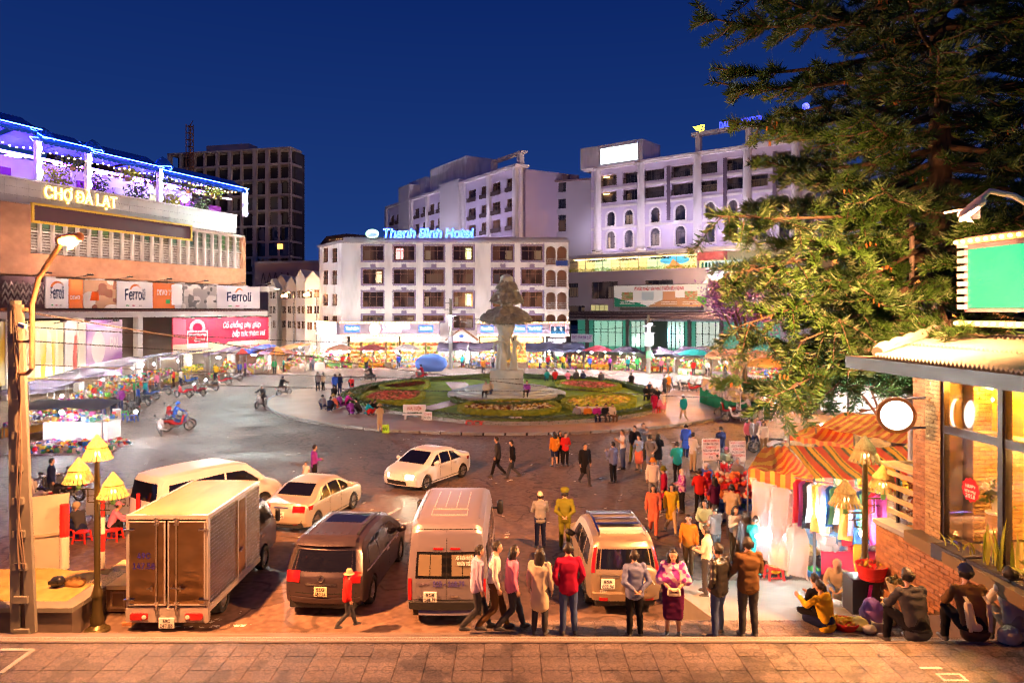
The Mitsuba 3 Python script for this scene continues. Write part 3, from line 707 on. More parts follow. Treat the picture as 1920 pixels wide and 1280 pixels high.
# roof box with the bright screen
a0, a1 = PW.px(1087, 300)[0], PW.px(1203, 300)[0]
put('penthouse', PW.box(MB(), a0, a1, zc + .3, zc + 4.3, -7, -.3), 'hotel_white', h)
k = thing('billboard', 'blank white glowing billboard on the roof box of the lilac hotel', 'billboard')
q0, q1 = PW.px(1126, 288)[0], PW.px(1196, 288)[0]
put('screen', PW.box(MB(), q0, q1, zc + .75, zc + 3.6, -.28, -.1), gW, k, emit=(1.5, 1.9, 1.9), weight=1.5)
put('frame', PW.poly(MB(), sbox(q0 - .15, zc + .6, q1 + .15, zc + 3.75).difference(sbox(q0, zc + .75, q1, zc + 3.6)), -.28, .02), wP, k)
# roof frame with the yellow B sign and blue letters
k = thing('roof_sign', 'yellow winged letter B sign on a roof pergola of the lilac hotel', 'sign')
for x in (1306, 1400, 1490):
 a = PW.px(x, 260)[0]; put('post', PW.box(MB(), a - .42, a + .42, zc + .3, zc + 3.3, -1.3, -.45), C_trim, k)
q0, q1 = PW.px(1294, 255)[0], PW.px(1600, 255)[0]
put('beam', PW.box(MB(), q0, q1, zc + 3.3, zc + 3.9, -1.5, -.3), C_trim, k)
a = PW.px(1296, 245)[0]
wtext(PW, 'B', a + 1.0, zc + 3.95, 1.15, -.9, -.75, 'lettering', gA, k, 1.0, 15, emit=(2.6, 1.9, .1))
for i in range(3):
 put('wing', PW.poly(MB(), Polygon([(a - .1 + i * .25, zc + 5.0 - i * .3), (a + 1.1, zc + 5.0 - i * .3), (a + 1.0, zc + 4.8 - i * .3), (a + .1 + i * .25, zc + 4.8 - i * .3)]), -.9, -.75), gA, k, emit=(2.6, 1.9, .1), weight=.1)
k = thing('roof_letters', 'row of blue lit letters along the roof of the lilac hotel', 'sign')
wtext(PW, 'DALAT CENTER', PW.px(1345, 240)[0], zc + 4.0, 1.0, -.9, -.75, 'lettering', C(.03, .05, .6), k, PW.px(1425, 240)[0] - PW.px(1345, 240)[0], emit=(.12, .16, 2.4))
put('blue_star', PW.poly(MB(), Point(PW.px(1508, 222)[0], zc + 5.2).buffer(.55), -.9, -.75), gW, k, emit=(.15, .22, 3.2), weight=.1)
# the narrower link building between the two lilac wings
LW = Wall((4.5, 136), (15.5, 131.5))
h2 = thing('link_building', 'pale link building with wide windows between the two lilac wings', 'building')
op = [sbox(*[(a0, z0, a1, z1) for a0, a1, z0, z1 in [LW.rect(*r)]][0]) for r in ((1007, 346, 1034, 366), (1007, 376, 1034, 397), (1007, 405, 1034, 436), (1045, 342, 1061, 360), (1045, 373, 1061, 391), (1045, 403, 1061, 434))]
front(LW, sbox(0, 8, LW.len, 31.0), op, .4, C(.46, .44, .54), h2)
core(LW, 0, LW.len, 8, 30.5, -1.5, 8, C(.4, .38, .46), h2, 'core')
for i, pg in enumerate(op):
 window(LW, h2, pg, .25, C(.1, .1, .12), 'glass_night', (3, 0), .07, emit=(1.5, .75, .2) if i == 1 else None)
put('roof', LW.box(LW.box(MB(), -.5, LW.len + .5, 31, 31.3, -6, .5), 2, 6, 31.3, 32.5, -5, -1), C(.3, .22, .25), h2)
# the far lilac wing
FW = Wall((-31.6, 184), (1.2, 130)); FS = Wall((1.2, 130), (5.6, 137))
h = thing('lilac_wing', 'long lilac hotel wing with white pilasters behind the white hotel', 'hotel')
zt = 33.0
wx = [(733, 739), (743, 748), (752, 757), (778, 786), (792, 800), (806, 814), (820, 829), (878, 892), (902, 916), (923, 938), (950, 965)]
ops = []
for i, (x0, x1) in enumerate(wx):
 a0, a1 = FW.px(x0, 380)[0], FW.px(x1, 380)[0]
 for z0 in ((21.6, 25.2, 28.8) if i < 7 else (22.2, 25.6, 29.3)):
  ops.append(sbox(a0, z0, a1, z0 + 2.1))
 if i >= 7:
  ops.append(arch(a0 + .1, a1 - .1, 17.0, 20.3))
front(FW, sbox(0, 8, FW.len, zt), ops, .4, 'lilac', h)
core(FW, 0, FW.len, 8, zt - .2, -1.5, 12, C(.42, .34, .48), h, 'core')
for pg in ops:
 ar = len(pg.exterior.coords) > 6
 k = window(FW, h, pg, .25, C(.16, .09, .07), 'glass_warm', (1, 1), .09, casing=C_trim if ar else None, cw=.25)
 if not ar:
  b = pg.bounds; put('flower_box', FW.box(MB(), b[0] - .1, b[2] + .1, b[1] - .3, b[1] + .45, .02, .4), C(.10, .07, .08), k)
for x in (726, 760, 773, 803, 871, 919, 968):
 a = FW.px(x, 380)[0]; put('pilaster', FW.box(MB(), a - .55, a + .55, 8, zt, -.02, .55), C_trim, h)
a0, a1 = FW.px(832, 380)[0], FW.px(868, 380)[0]
put('stair_tower', FW.box(MB(), a0, a1, 8, zt + 1.2, -6, 1.0), C_trim, h)
a0, a1 = FW.px(753, 330)[0], FW.px(773, 330)[0]
put('stair_tower', FW.box(MB(), a0, a1, 8, zt + 4.0, -6, .8), C_trim, h)
put('cornice', FW.box(MB(), 0, FW.len + .4, zt, zt + .5, -2, .9), C_trim, h)
a0, a1 = FW.px(802, 330)[0], FW.px(870, 330)[0]
put('penthouse', FW.box(MB(), a0, a1, zt + .4, zt + 6.0, -8, -.6), 'hotel_white', h)
put('penthouse', FW.box(MB(), FW.px(753, 330)[0], FW.px(783, 330)[0], zt + .4, zt + 5.5, -8, -2), 'hotel_white', h)
mb = MB()
for x in (919, 968):
 a = FW.px(x, 380)[0]; FW.box(mb, a - .5, a + .5, zt + .5, zt + 2.6, -1.4, -.4)
a0, a1 = FW.px(919, 380)[0], FW.px(975, 380)[0]; FW.box(mb, a0, a1, zt + 2.6, zt + 3.0, -1.6, -.3)
put('roof_pergola', mb, C_trim, h)
put('side_wall', FS.box(MB(), 0, FS.len, 8, zt, -.4, 0), 'hotel_white', h)
for z in (21, 25, 29):
 put('side_band', FS.box(MB(), 0, FS.len, z, z + .25, 0, .06), C_trim, h)
# podium below the lilac hotel
DW = Wall((8.0, 130.0), (46, 101.5))
h = thing('podium', 'grey podium building with a glass fronted restaurant under the lilac hotel', 'building')
r0, r1 = DW.px(1064, 500)[0], DW.px(1306, 500)[0]
r0 = max(r0, .3)
rest = sbox(r0 + .2, 13.9, r1, 16.3); rest2 = sbox(r1 + .3, 13.9, DW.len - .4, 16.3)
wins = [sbox(*[(a0, z0, a1, z1) for a0, a1, z0, z1 in [DW.rect(*r)]][0]) for r in ((1065, 531, 1084, 557), (1109, 528, 1158, 560), (1209, 525, 1262, 545), (1330, 524, 1385, 555), (1066, 573, 1096, 584), (1106, 571, 1140, 583), (1335, 568, 1390, 578))]
front(DW, sbox(0, 0, DW.len, 16.8), [rest, rest2] + wins + [sbox(r0, 0, DW.len - 8, 5.4), sbox(DW.px(1160, 580)[0], 7.2, DW.px(1320, 580)[0], 9.2)], .5, C(.33, .29, .36), h)
core(DW, 0, DW.len, 5.6, 13.6, -2.6, 10, C(.2, .18, .2), h, 'core')
core(DW, 0, DW.len, 13.9, 16.6, -3.4, .4, C(.7, .6, .4), h, 'restaurant_back_wall')
for i, pg in enumerate(wins):
 window(DW, h, pg, .3, C(.1, .09, .1), 'glass_night' if i != 3 else 'glass_warm', (3, 0), .08, emit=(.35, .3, .12) if i == 5 else None)
for i in range(7):
 w = (rest.bounds[2] - rest.bounds[0]) / 7
 a0 = rest.bounds[0] + i * w
 k = put('restaurant_bay', DW.box(DW.box(MB(), a0, a0 + .08, 13.9, 16.3, -.12, -.02), a0, a0 + w, 15.0, 15.05, -.1, -.04), gM, h)
 put('lit_wall', DW.box(MB(), a0 + .1, a0 + w - .1, 13.9, 16.2, -3.3, -3.2), gA, k, emit=((.85, .62, .2), (.35, .7, .35), (.9, .7, .25))[i % 3] if i != 5 else (.75, .6, .28), weight=.4)
 put('ceiling_light', DW.box(MB(), a0 + .3, a0 + w - .3, 16.05, 16.15, -1.6, -1.2), gA, k, emit=(7, 4.6, 1.6), weight=.6)
pl = MB(); leaves(900, lambda n: np.array([DW.p(R.uniform(rest.bounds[0], rest.bounds[2]), 13.95 + abs(R.gauss(0, .28)), R.uniform(-.1, .25)) for _ in range(n)]), .16, pl)
put('terrace_plants', pl, 'leaf_light', h, kind='stuff')
mb = MB()
for i in range(420):
 mb.ball(DW.p(R.uniform(rest.bounds[0], rest.bounds[2]) // 6 * 6 + R.uniform(0, 3.6), 15.9 + R.uniform(-.25, .1), R.uniform(-1.5, -.4)), R.uniform(.05, .11), None, ICO0)
put('hanging_lamps', mb, dark, h, kind='stuff')
mural = put('mural', DW.poly(MB(), affinity.translate(affinity.scale(Point(0, 0).buffer(1), 2.6, .7), DW.px(1250, 495)[0], 15.5), -3.15, -3.1), C(.1, .45, .75), h, emit=(.05, .28, .5), weight=.05)
put('mural_rock', DW.poly(MB(), Polygon([(DW.px(1250, 495)[0] + x, 14.2 + y) for x, y in ((-1.6, 0), (-.8, .7), (-.3, 1.5), (.2, 1.1), (.9, .6), (1.8, 0))]), -3.09, -3.05), C(.7, .3, .12), mural, emit=(.55, .22, .07), weight=.05)
put('soffit', DW.box(MB(), DW.px(1236, 480)[0], DW.len, 16.4, 17.0, -2, 1.0), wP, h)
put('red_poster', DW.box(MB(), DW.px(1308, 493)[0], DW.px(1364, 493)[0], 15.0, 16.3, .03, .1), mat('poster_red', mikit.proc(lambda p, n, uv: mx((.22, .02, .05), (.5, .16, .2), fb(p.x * 2, p.y * 2, p.z * 2, 3))), .6), h)
k = put('restaurant_bay', DW.box(MB(), r1 + .3, r1 + .4, 13.9, 15, -.2, -.1), gM, h)
put('lit_wall', DW.box(MB(), r1 + .5, r1 + 9, 13.9, 15.0, -2, -1.9), gW, k, emit=(.45, .8, .75), weight=.3)
for i in range(14):
 put('display_figure', MB().lathe([(.01, .9), (.16, .8), (.2, .3), (.12, 0)], DW.p(r1 + .6 + i * .55 + R.uniform(0, .2), 13.9, -.8), 7), C(R.uniform(.03, .1), R.uniform(.1, .25), R.uniform(.1, .4)), k)
# the long banner
bn = thing('banner', 'long white and green banner with red heading and four pictures on the podium', 'banner')
a0, a1, z0, z1 = DW.rect(1154, 537, 1327, 572); z0, z1 = 7.7, 11.3
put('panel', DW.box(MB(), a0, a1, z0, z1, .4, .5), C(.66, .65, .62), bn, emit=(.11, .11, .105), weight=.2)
L = a1 - a0
put('green_wave', DW.poly(MB(), Polygon([(a0 + .05, z0 + .05), (a0 + L * .38, z0 + .05), (a0 + L * .3, z0 + .7), (a0 + L * .14, z0 + 1.0), (a0 + .05, z0 + 1.7)]), .505, .52), C(.03, .25, .16), bn)
put('brown_wave', DW.poly(MB(), Polygon([(a0 + L * .38, z0 + .05), (a1 - .05, z0 + .05), (a1 - .05, z0 + .6), (a0 + L * .8, z0 + 1.5), (a0 + L * .6, z0 + 1.5), (a0 + L * .48, z0 + .8)]), .503, .515), C(.55, .3, .15), bn)
put('green_corner', DW.poly(MB(), Polygon([(a1 - .05, z0 + .05), (a1 - .05, z0 + 1.5), (a1 - 1.4, z0 + 1.7), (a1 - 1.7, z0 + 1.2)]), .52, .53), C(.1, .35, .06), bn)
wtext(DW, 'VÌ SỨC KHỎE VÀ PHÁT TRIỂN BỀN VỮNG', a0 + L * .23, z0 + 2.75, .5, .505, .53, 'heading', C(.6, .05, .05), bn, L * .54, bold=True)
pm = mat('photo_print', mikit.proc(lambda p, n, uv: mx(mx((.5, .45, .3), (.12, .3, .08), nz(p.x * 2.5, p.y * 2.5, p.z * 3)), (.55, .15, .08), ss(.5, .7, nz(p.x * 4 + 3, p.y * 4, p.z * 5)))), .6)
for i in range(4):
 f = .09 + .23 * i
 put('picture', DW.box(MB(), a0 + L * f, a0 + L * (f + .13), z0 + 1.15, z0 + 2.5, .52, .54), (pm, C(.45, .55, .6), C(.65, .35, .2), pm)[i], bn)
 q = MB()
 for j in range(2):
  DW.box(q, a0 + L * (f - .02), a0 + L * (f + .15), z0 + .75 - j * .28, z0 + .85 - j * .28, .53, .545)
 put('small_print', q, wP, bn, kind='stuff')
put('frame', DW.poly(MB(), sbox(a0 - .1, z0 - .1, a1 + .1, z1 + .1).difference(sbox(a0 + .02, z0 + .02, a1 - .02, z1 - .02)), .38, .56), gM, bn)
# dark canopy and green lit hall under it
cp = thing('canopy', 'dark sheet roof running along the foot of the podium', 'canopy')
a0, a1 = DW.px(1066, 610)[0] - 1, DW.len - 3
mb = MB(); mb.obox(DW.p(a0, 6.9, 0), DW.u * (a1 - a0), DW.n * 3.4 - UP * 1.2, UP * .1)
put('roof_sheet', mb, C(.06, .045, .06), cp)
for d, z in ((.6, 6.75), (2.2, 6.2), (3.4, 5.75)):
 put('edge', DW.box(MB(), a0, a1, z - .06, z + .08, d, d + .1), C(.22, .18, .2), cp)
hl = thing('market_hall', 'green lit shop hall behind dark frames at the foot of the podium', 'shop')
put('back_wall', DW.box(MB(), r0, DW.len - 8, 0, 5.4, -3.6, -3.5), C(.15, .4, .32), hl, emit=(.01, .08, .055), weight=.3)
for i, (x0, x1, e) in enumerate(((1108, 1162, (.04, .30, .2)), (1178, 1214, (.03, .22, .16)), (1246, 1278, (.03, .2, .14)), (1300, 1350, (.03, .16, .12)))):
 q0, q1 = DW.px(x0, 630)[0], DW.px(x1, 630)[0]
 k = put('glass_door', DW.box(MB(), q0, q1, 1.0, 5.3, -1.2, -1.1), gW, hl, emit=e, weight=.4)
 mb = MB()
 for a in np.linspace(q0, q1, 5):
  DW.box(mb, a - .05, a + .05, 0, 5.3, -1.08, -.98)
 DW.box(mb, q0, q1, 3.3, 3.4, -1.08, -.98); put('frame', mb, dark, k)
for x, y in ((1189, 638), (1272, 631)):
 a, z = DW.px(x, y); put('lamp', MB().ball(DW.p(a, z, -.6), .28), gW, hl, emit=(16, 26, 20), weight=2)
put('tube_lamp', DW.box(MB(), *[DW.px(1255, 645)[0] + q for q in (-.12, .12)], 2.2, 4.2, .2, .3), gW, hl, emit=(2, 6, 8), weight=.6)
put('dark_panel', DW.box(MB(), DW.px(1215, 620)[0], DW.px(1246, 620)[0], 0, 5.4, -1.0, -.9), C(.04, .06, .05), hl)
for x in (1066, 1100, 1176, 1212, 1292, 1352):
 a = DW.px(x, 630)[0]; put('column', DW.box(MB(), a - .25, a + .25, 0, 5.7, -.4, .1), C(.10, .09, .10), hl)
k = thing('shop_sign', 'pale shop sign with purple letters left under the dark canopy', 'sign')
a0, a1 = DW.px(1074, 645)[0], DW.px(1114, 645)[0]
put('panel', DW.box(MB(), a0, a1, 1.6, 3.0, .5, .6), C(.5, .48, .55), k, emit=(.1, .09, .13), weight=.1)
wtext(DW, 'ĐẶC SẢN ĐÀ LẠT', a0 + .2, 2.2, .5, .6, .63, 'lettering', C(.28, .12, .35), k, a1 - a0 - .4)
# ---------------- unfinished tower block on the left
CW = Wall((-79, 165), (-48.6, 158)); CS = Wall((-48.6, 158), (-49.2, 165))
h = thing('unfinished_building', 'dark unfinished concrete tower block with empty floors on the left', 'building')
nf, z1 = 9, 43.0; fh = 3.42; nb = 10; bw = CW.len / nb
core(CW, .5, CW.len - .5, 0, z1 - .4, -3, 4, C(.09, .08, .085), h, 'core')
for j in range(nf + 3):
 z = z1 - .4 - j * fh
 put('floor_slab', CW.box(MB(), 0, CW.len, z, z + .42, -5, .05), 'raw_concrete', h)
for i in range(nb + 1):
 put('column', CW.box(MB(), min(i * bw, CW.len - .5) , min(i * bw, CW.len - .5) + R.choice((.45, .6, .9)), 0, z1 - .45, -.7, .0), 'raw_concrete', h)
for i in range(40):
 a, j = R.randrange(nb), R.randrange(nf)
 z = z1 - .4 - (j + 1) * fh + .43
 if j >= 2:
  put('infill_panel', CW.box(MB(), a * bw + .6, (a + R.choice((.5, 1, 1))) * bw, z, z + fh - .45, -1.4, -1.3), R.choice((C(.24, .23, .20), C(.17, .17, .15), C(.3, .27, .24), C(.12, .12, .12))), h)
for i, j in ((9, 2), (9, 3), (9, 4), (5, 2), (7, 3), (7, 4), (0, 2), (1, 2)):
 z = z1 - .4 - (j + 1) * fh + .45
 put('pale_column_face', CW.box(MB(), i * bw + .15, i * bw + 1.0, z, z + 2.2, .02, .1), C(.42, .40, .42), h)
put('side_wall', CS.box(MB(), 0, CS.len, 0, z1 - 2.5, -.3, 0), C(.16, .14, .14), h)
put('roof_parapet', CW.box(MB(), 8, 19, z1, z1 + 2.0, -6.5, -3), 'raw_concrete', h)
k = thing('hoist_mast', 'rusty lattice hoist mast standing up the front of the unfinished block', 'mast')
a = CW.px(361, 300)[0]; mb = MB()
for q in (-.55, .55):
 for d in (.4, 1.4):
  CW.box(mb, a + q - .08, a + q + .08, 10, 49, d, d + .16)
for i in range(26):
 mb.beam(CW.p(a - .5, 11 + i * 1.5, .5), CW.p(a + .5, 12.5 + i * 1.5, .5), .12); CW.box(mb, a - .55, a + .55, 11 + i * 1.5, 11.12 + i * 1.5, .4, 1.5)
put('lattice', mb, 'rust', k)
for x0, x1 in ((434, 452), (462, 476), (485, 500), (510, 527), (533, 545)):
 a0, a1 = CW.px(x0, 420)[0], CW.px(x1, 420)[0]
 kq = put('window', CW.box(MB(), a0, a1, 22.6, 25.6, -.3, -.2), 'glass_night', h)
a0, a1 = CW.px(486, 443)[0], CW.px(546, 443)[0]
k = put('shop_window', CW.box(MB(), a0, a1, 19.2, 22, -.2, -.1), 'glass_night', h)
put('lamp', CW.box(MB(), CW.px(520, 440)[0], CW.px(530, 440)[0], 20.6, 21.7, 0, .1), gA, k, emit=(2.6, 1.1, .2), weight=.3)
sg = thing('sign_letters', 'row of grey letters along the foot of the unfinished block', 'sign')
wtext(CW, 'LATTE', CW.px(472, 467)[0], 16.8, 2.0, .1, .3, 'lettering', C(.35, .4, .42), sg, 4.8)
# low roofs and a retaining wall in front of it
k = thing('retaining_wall', 'long reddish retaining wall under the unfinished block', 'wall')
RW = Wall((-50, 140), (-36.5, 137))
put('wall', RW.box(MB(), 0, RW.len + 1, 0, 16.2, -1, 0), C(.40, .27, .25), k)
put('coping', RW.box(MB(), 0, RW.len + 1, 16.2, 16.6, -1.2, .3), C(.4, .36, .36), k)
mb = MB()
for i in range(5):
 mb.beam(RW.p(1.2 + i * 1.3, 11.4, .1), RW.p(1.9 + i * 1.3, 14.4, .1), .1); mb.beam(RW.p(1.9 + i * 1.3, 14.4, .1), RW.p(2.6 + i * 1.3, 11.4, .1), .1)
put('brace', mb, C(.10, .08, .09), k)
for i, (x0, x1, yt, yb, Y, c, lab) in enumerate(((503, 518, 532, 620, 128, (.6, .55, .52), 'narrow pale house at the mouth of the lit alley'), (517, 538, 524, 620, 131, (.55, .42, .34), 'gabled house glowing orange in the lit alley'),
  (537, 556, 528, 620, 126, (.62, .55, .5), 'cream house right of the orange house in the alley'), (555, 573, 515, 620, 122, (.5, .5, .54), 'grey house left of the white house in the alley'), (572, 602, 518, 620, 116, (.66, .64, .64), 'white house beside the left corner of the white hotel'))):
 k = thing('alley_house', lab, 'house')
 A, B = AT(x0, yt, Y), AT(x1, yt, Y); z = A[2]; w = B[0] - A[0]
 W = Wall(A[:2], B[:2])
 hs = [sbox(w * f - min(.45, w * .17), zz, w * f + min(.45, w * .17), zz + 1.3) for f in (.28, .72) for zz in np.arange(4, z - 1.5, 2.6)]
 put('wall', W.poly(MB(), Polygon([(0, 0), (w, 0), (w, z - .8), (w / 2, z + .8), (0, z - .8)]).difference(unary_union(hs)), -.3, 0), C(*c), k)
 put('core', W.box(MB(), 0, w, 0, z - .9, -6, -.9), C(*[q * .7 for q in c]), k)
 for q in hs:
  window(W, k, q, .15, C(.4, .38, .36), 'glass_warm', (1, 0), .06)
 mb = MB()
 for sgn in (0, 1):
  o = W.p(w / 2, z + .85, .25); e = W.p(-.2 if sgn == 0 else w + .2, z - .95, .25)
  mb.obox(o, e - o, -W.n * 6.5, UP * .12)
 put('roof', mb, C(.45, .42, .44), k)
for (x, y, Y) in ((533, 555, 112), (575, 553, 108)):
 k = thing('street_lamp', 'orange street lamp %s the lit alley' % ('on the left in' if x < 550 else 'on the right in'), 'street lamp')
 p = AT(x, y, Y); mb = MB().tube([(p[0] + 1.5, p[1], 0), (p[0] + 1.5, p[1], p[2] + .3), (p[0] + .6, p[1], p[2] + .7), (p[0], p[1], p[2] + .3)], .09)
 put('pole', mb, gM, k); put('lamp_glass', MB().ball(p, (.5, .35, .2)), gA, k, emit=(420, 190, 50), weight=4)
# dark roofs and hill houses far left and behind the white hotel
for i, (pts, Y, lab) in enumerate((([(85, 300), (95, 268), (180, 270), (185, 310)], 150, 'dark flat roofed block behind the market terrace on the far left'), ([(180, 320), (190, 286), (212, 287), (232, 322)], 140, 'dark pitched roof behind the market terrace'), ([(598, 460), (612, 443), (650, 438), (685, 441), (690, 460)], 175, 'dark hillside houses behind the left corner of the hotel roof'))):
 k = thing('far_house', lab, 'house'); P_ = [AT(x, y, Y) for x, y in pts]
 pg = Polygon([(p[0], p[2]) for p in P_] + [(P_[-1][0], 6), (P_[0][0], 6)])
 put('wall', MB().poly(pg, (0, Y, 0), (1, 0, 0), (0, 0, 1), (0, 9, 0)), C(.10, .055, .06), k)
 if i == 2:
  mb = MB()
  for q in range(16):
   p = AT(R.uniform(605, 688), R.uniform(447, 458), Y - .2); mb.ball(p, .13, None, ICO0)
  put('lights', mb, gA, k, emit=(2.5, 1.2, .3), weight=.1, kind='stuff')
 else:
  W = Wall((P_[0][0], Y), (P_[-1][0], Y)); z = min(p[2] for p in P_[1:3])
  for j in range(4):
   put('parapet_post', W.box(MB(), .5 + j * 2, .8 + j * 2, z - 3, z - .3, .02, .2), C(.16, .1, .1), k)
# wooded rise closing the view
hb = MB(); X_ = np.linspace(-700, 700, 90)
hz = lambda x: 8 + 6 * meshkit.fbm(np.column_stack([x * .012, x * 0, x * 0]), 4, 3)
hb.sheet([np.column_stack([X_, np.full(90, 330.0), np.zeros(90) - 1]), np.column_stack([X_, np.full(90, 380.0), hz(X_)]), np.column_stack([X_, np.full(90, 520.0), hz(X_) * .8])])
put('hills', hb, C(.02, .022, .02), kind='structure')
# ================================================================== the market hall on the left
MW = Wall((-45.4, 50), (-32, 86)); ma, mb_ = MW.px(0, 500)[0] - 9, MW.len
mk = thing('market_hall', 'market hall with cream parapet, terracotta band and lit roof terrace on the left', 'market hall')
mat('parapet_tile', mikit.proc(lambda p, n, uv: mx((.40, .37, .35), (.56, .52, .48), fb(p.x * .8, p.y * .8, p.z * .8, 3))), .6)
core(MW, ma, mb_, 0, 15.8, -1.2, 14, C(.12, .09, .08), mk, 'core')
kp = put('parapet', MW.box(MB(), ma, mb_ - 1.9, 16.1, 18.15, -.35, .55), C(.25, .22, .21), mk)
for i in range(int((mb_ - 1.9 - ma) / 1.0)):
 for j in range(3):
  put('tile', MW.box(MB(), ma + i + .012, ma + i + .988, 16.12 + j * .676, 16.77 + j * .676, .55, .575 + R.uniform(0, .006)), 'parapet_tile', kp)
put('coping', MW.box(MB(), ma, mb_ - 1.85, 18.15, 18.3, -.45, .65), 'cream', mk)
put('terracotta_band', MW.box(MB(), ma, mb_, 10.2, 12.1, -1, .25), 'terracotta', mk)
put('end_pier', MW.box(MB(), mb_ - .55, mb_, 12.1, 15.85, -1, .25), 'terracotta', mk)
put('window_head', MW.box(MB(), ma, mb_, 15.8, 16.1, -1, .15), 'cream', mk)
a0 = MW.px(46, 450)[0]; N = 22; st_ = (mb_ - .6 - a0) / N
scr = C(.62, .60, .57, .5)
for i in range(N):
 a = a0 + i * st_
 k = put('louvre_window', MW.box(MW.box(MB(), a, a + .16, 12.1, 15.8, -.1, .28), a + .16, a + st_, 13.95, 14.08, -.05, .12), scr, mk)
 put('pane', MW.box(MB(), a + .16, a + st_, 14.08, 15.8, -.25, -.2), C(R.uniform(.05, .16), R.uniform(.12, .24), R.uniform(.08, .16), .3), k)
 m = MB()
 for j in range(3):
  MW.box(m, a + .16, a + st_, 14.25 + j * .5, 14.3 + j * .5, -.18, -.1)
 put('glazing_bar', m, scr, k)
 for j in range(7):
  z = 12.18 + j * .25; o = MW.p(a + .16, z, -.1)
  put('slat', MB().obox(o, MW.u * (st_ - .16), UP * .16 + MW.n * -.1, MW.n * .04), scr, k)
put('brown_pier', MW.box(MB(), ma, a0 - .1, 10.2, 16.1, -.5, .9), 'terracotta', mk)
# soffit with lit bays, ledge and fascia
put('recess_wall', MW.box(MB(), ma, mb_, 7.2, 10.2, -2.6, -2.5), C(.5, .45, .40), mk)
for i in range(9):
 a = ma + 3 + i * 4.9; put('soffit_beam', MW.box(MB(), a, a + .9, 9.55, 10.19, -2.5, .2), 'cream', mk)
 put('soffit_lamp', MW.box(MB(), a + 2.0, a + 3.6, 9.9, 10.0, -1.6, -1.3), gA, mk, emit=(5, 4.2, 3.0), weight=.5)
put('fascia', MW.box(MB(), ma, mb_ + 1.5, 6.55, 7.1, -3, 2.2), C(.66, .61, .58), mk)
put('ledge', MW.box(MB(), ma, mb_ + 1.5, 7.1, 7.25, -3, 2.0), C(.22, .13, .12), mk)
put('ground_wall', MW.box(MB(), ma, mb_ + 1.2, 0, 6.55, -4.6, -4.5), C(.55, .48, .36), mk)
for i in range(7):
 a = ma + 2 + i * 6.3; put('column', MW.box(MB(), a, a + .6, 0, 6.55, 1.2, 1.8), 'cream', mk)
k = thing('sign_board', 'dark unlit board in a yellow frame under the cream parapet of the market', 'sign')
b0, b1 = MW.px(52, 390)[0], MW.px(347, 440)[0]
put('board', MW.box(MB(), b0, b1, 14.85, 16.15, .6, .75), C(.08, .03, .035, .4), k)
put('frame', MW.poly(MB(), sbox(b0 - .2, 14.65, b1 + .2, 16.35).difference(sbox(b0, 14.85, b1, 16.15)), .58, .82), C(.62, .38, .04, .4), k)
k = thing('market_sign', 'glowing golden market name letters on the cream parapet', 'sign')
q0, q1 = MW.px(73, 365)[0], MW.px(209, 388)[0]
wtext(MW, 'CHỢ ĐÀ LẠT', q0, 16.95, 1.0, .6, .75, 'letter_face', gA, k, q1 - q0, emit=(2.6, 1.75, .55), part=lambda g: g.difference(g.buffer(-.05)), weight=1)
wtext(MW, 'CHỢ ĐÀ LẠT', q0, 16.95, 1.0, .58, .66, 'letter_body', C(.6, .4, .1), k, q1 - q0, emit=(.9, .5, .06), part=lambda g: g.buffer(.03), weight=1)
# roof terrace
tr = thing('terrace_awning', 'blue corrugated awning roof over the lit market terrace', 'awning')
mat('blue_sheet', (.02, .12, .55), .35, specular=.5)
mat('blue_under', (.12, .16, .62), .6)
bays = [ma + 1, MW.px(55, 300)[0], MW.px(150, 330)[0], MW.px(285, 360)[0], mb_ - 1.0]
for i in range(4):
 A0, A1 = bays[i] + .05, bays[i + 1] - .05
 n = int((A1 - A0) / .16); rows = []
 dz = (.7, .15, -.1, -.35)[i]
 for d, z in ((1.5, 21.6 + dz), (-.8, 22.9 + dz), (-5.5, 22.2)):
  rows.append([MW.p(A0 + (A1 - A0) * j / n, z + .05 * (j % 2) - .12 * (i % 2), d) for j in range(n + 1)])
 k = put('roof_sheet', MB().sheet(rows), 'blue_under', tr)
 rt = [[p + UP * .07 for p in r] for r in rows]
 put('top_sheet', MB().sheet(rt), 'blue_sheet', k)
 m = MB()
 for j in range(int((A1 - A0) / .5)):
  a = A0 + j * .5
  MW.poly(m, affinity.translate(Polygon([(a, 21.55), (a + .5, 21.55), (a + .5, 21.3), (a + .38, 21.16), (a + .12, 21.16), (a, 21.3)]), 0, dz), 1.5, 1.53)
 put('scalloped_edge', m, 'blue_sheet', k)
 put('edge_tube', MB().tube([MW.p(A0, 21.75 + dz, 1.6), MW.p(A1, 21.75 + dz, 1.6)], .045), gW, k, emit=(.5, 2.6, 16), weight=1)
 put('gable_tube', MB().tube([MW.p(A0, 21.75 + dz, 1.6), MW.p(A0 + .1, 23.0 + dz, -.8), MW.p(A0 + 1.2, 22.2 + dz, .4)], .04), gW, k, emit=(.5, 2.6, 12), weight=.3)
 if i in (1, 2, 3):
  e = MW.p(A0 + .8, 21.9, .5)
  m = MB(); m.lathe([(0, 1.1), (.5, .8), (1.2, .0)], e, 4); put('cupola', m, 'blue_sheet', k)
  put('cupola_edge', MB().tube([e + MW.u * math.cos(t) * 1.2 + MW.n * math.sin(t) * 1.2 for t in np.linspace(0, 6.283, 5)], .05), gW, k, emit=(.3, .9, 2.4), weight=.1)
put('neon_tube', MB().tube([MW.p(ma + 1, 20.5, -1.0), MW.p(mb_ - 6, 20.5, -1.0)], .09), gW, tr, emit=(9, 1.4, 24), weight=2)
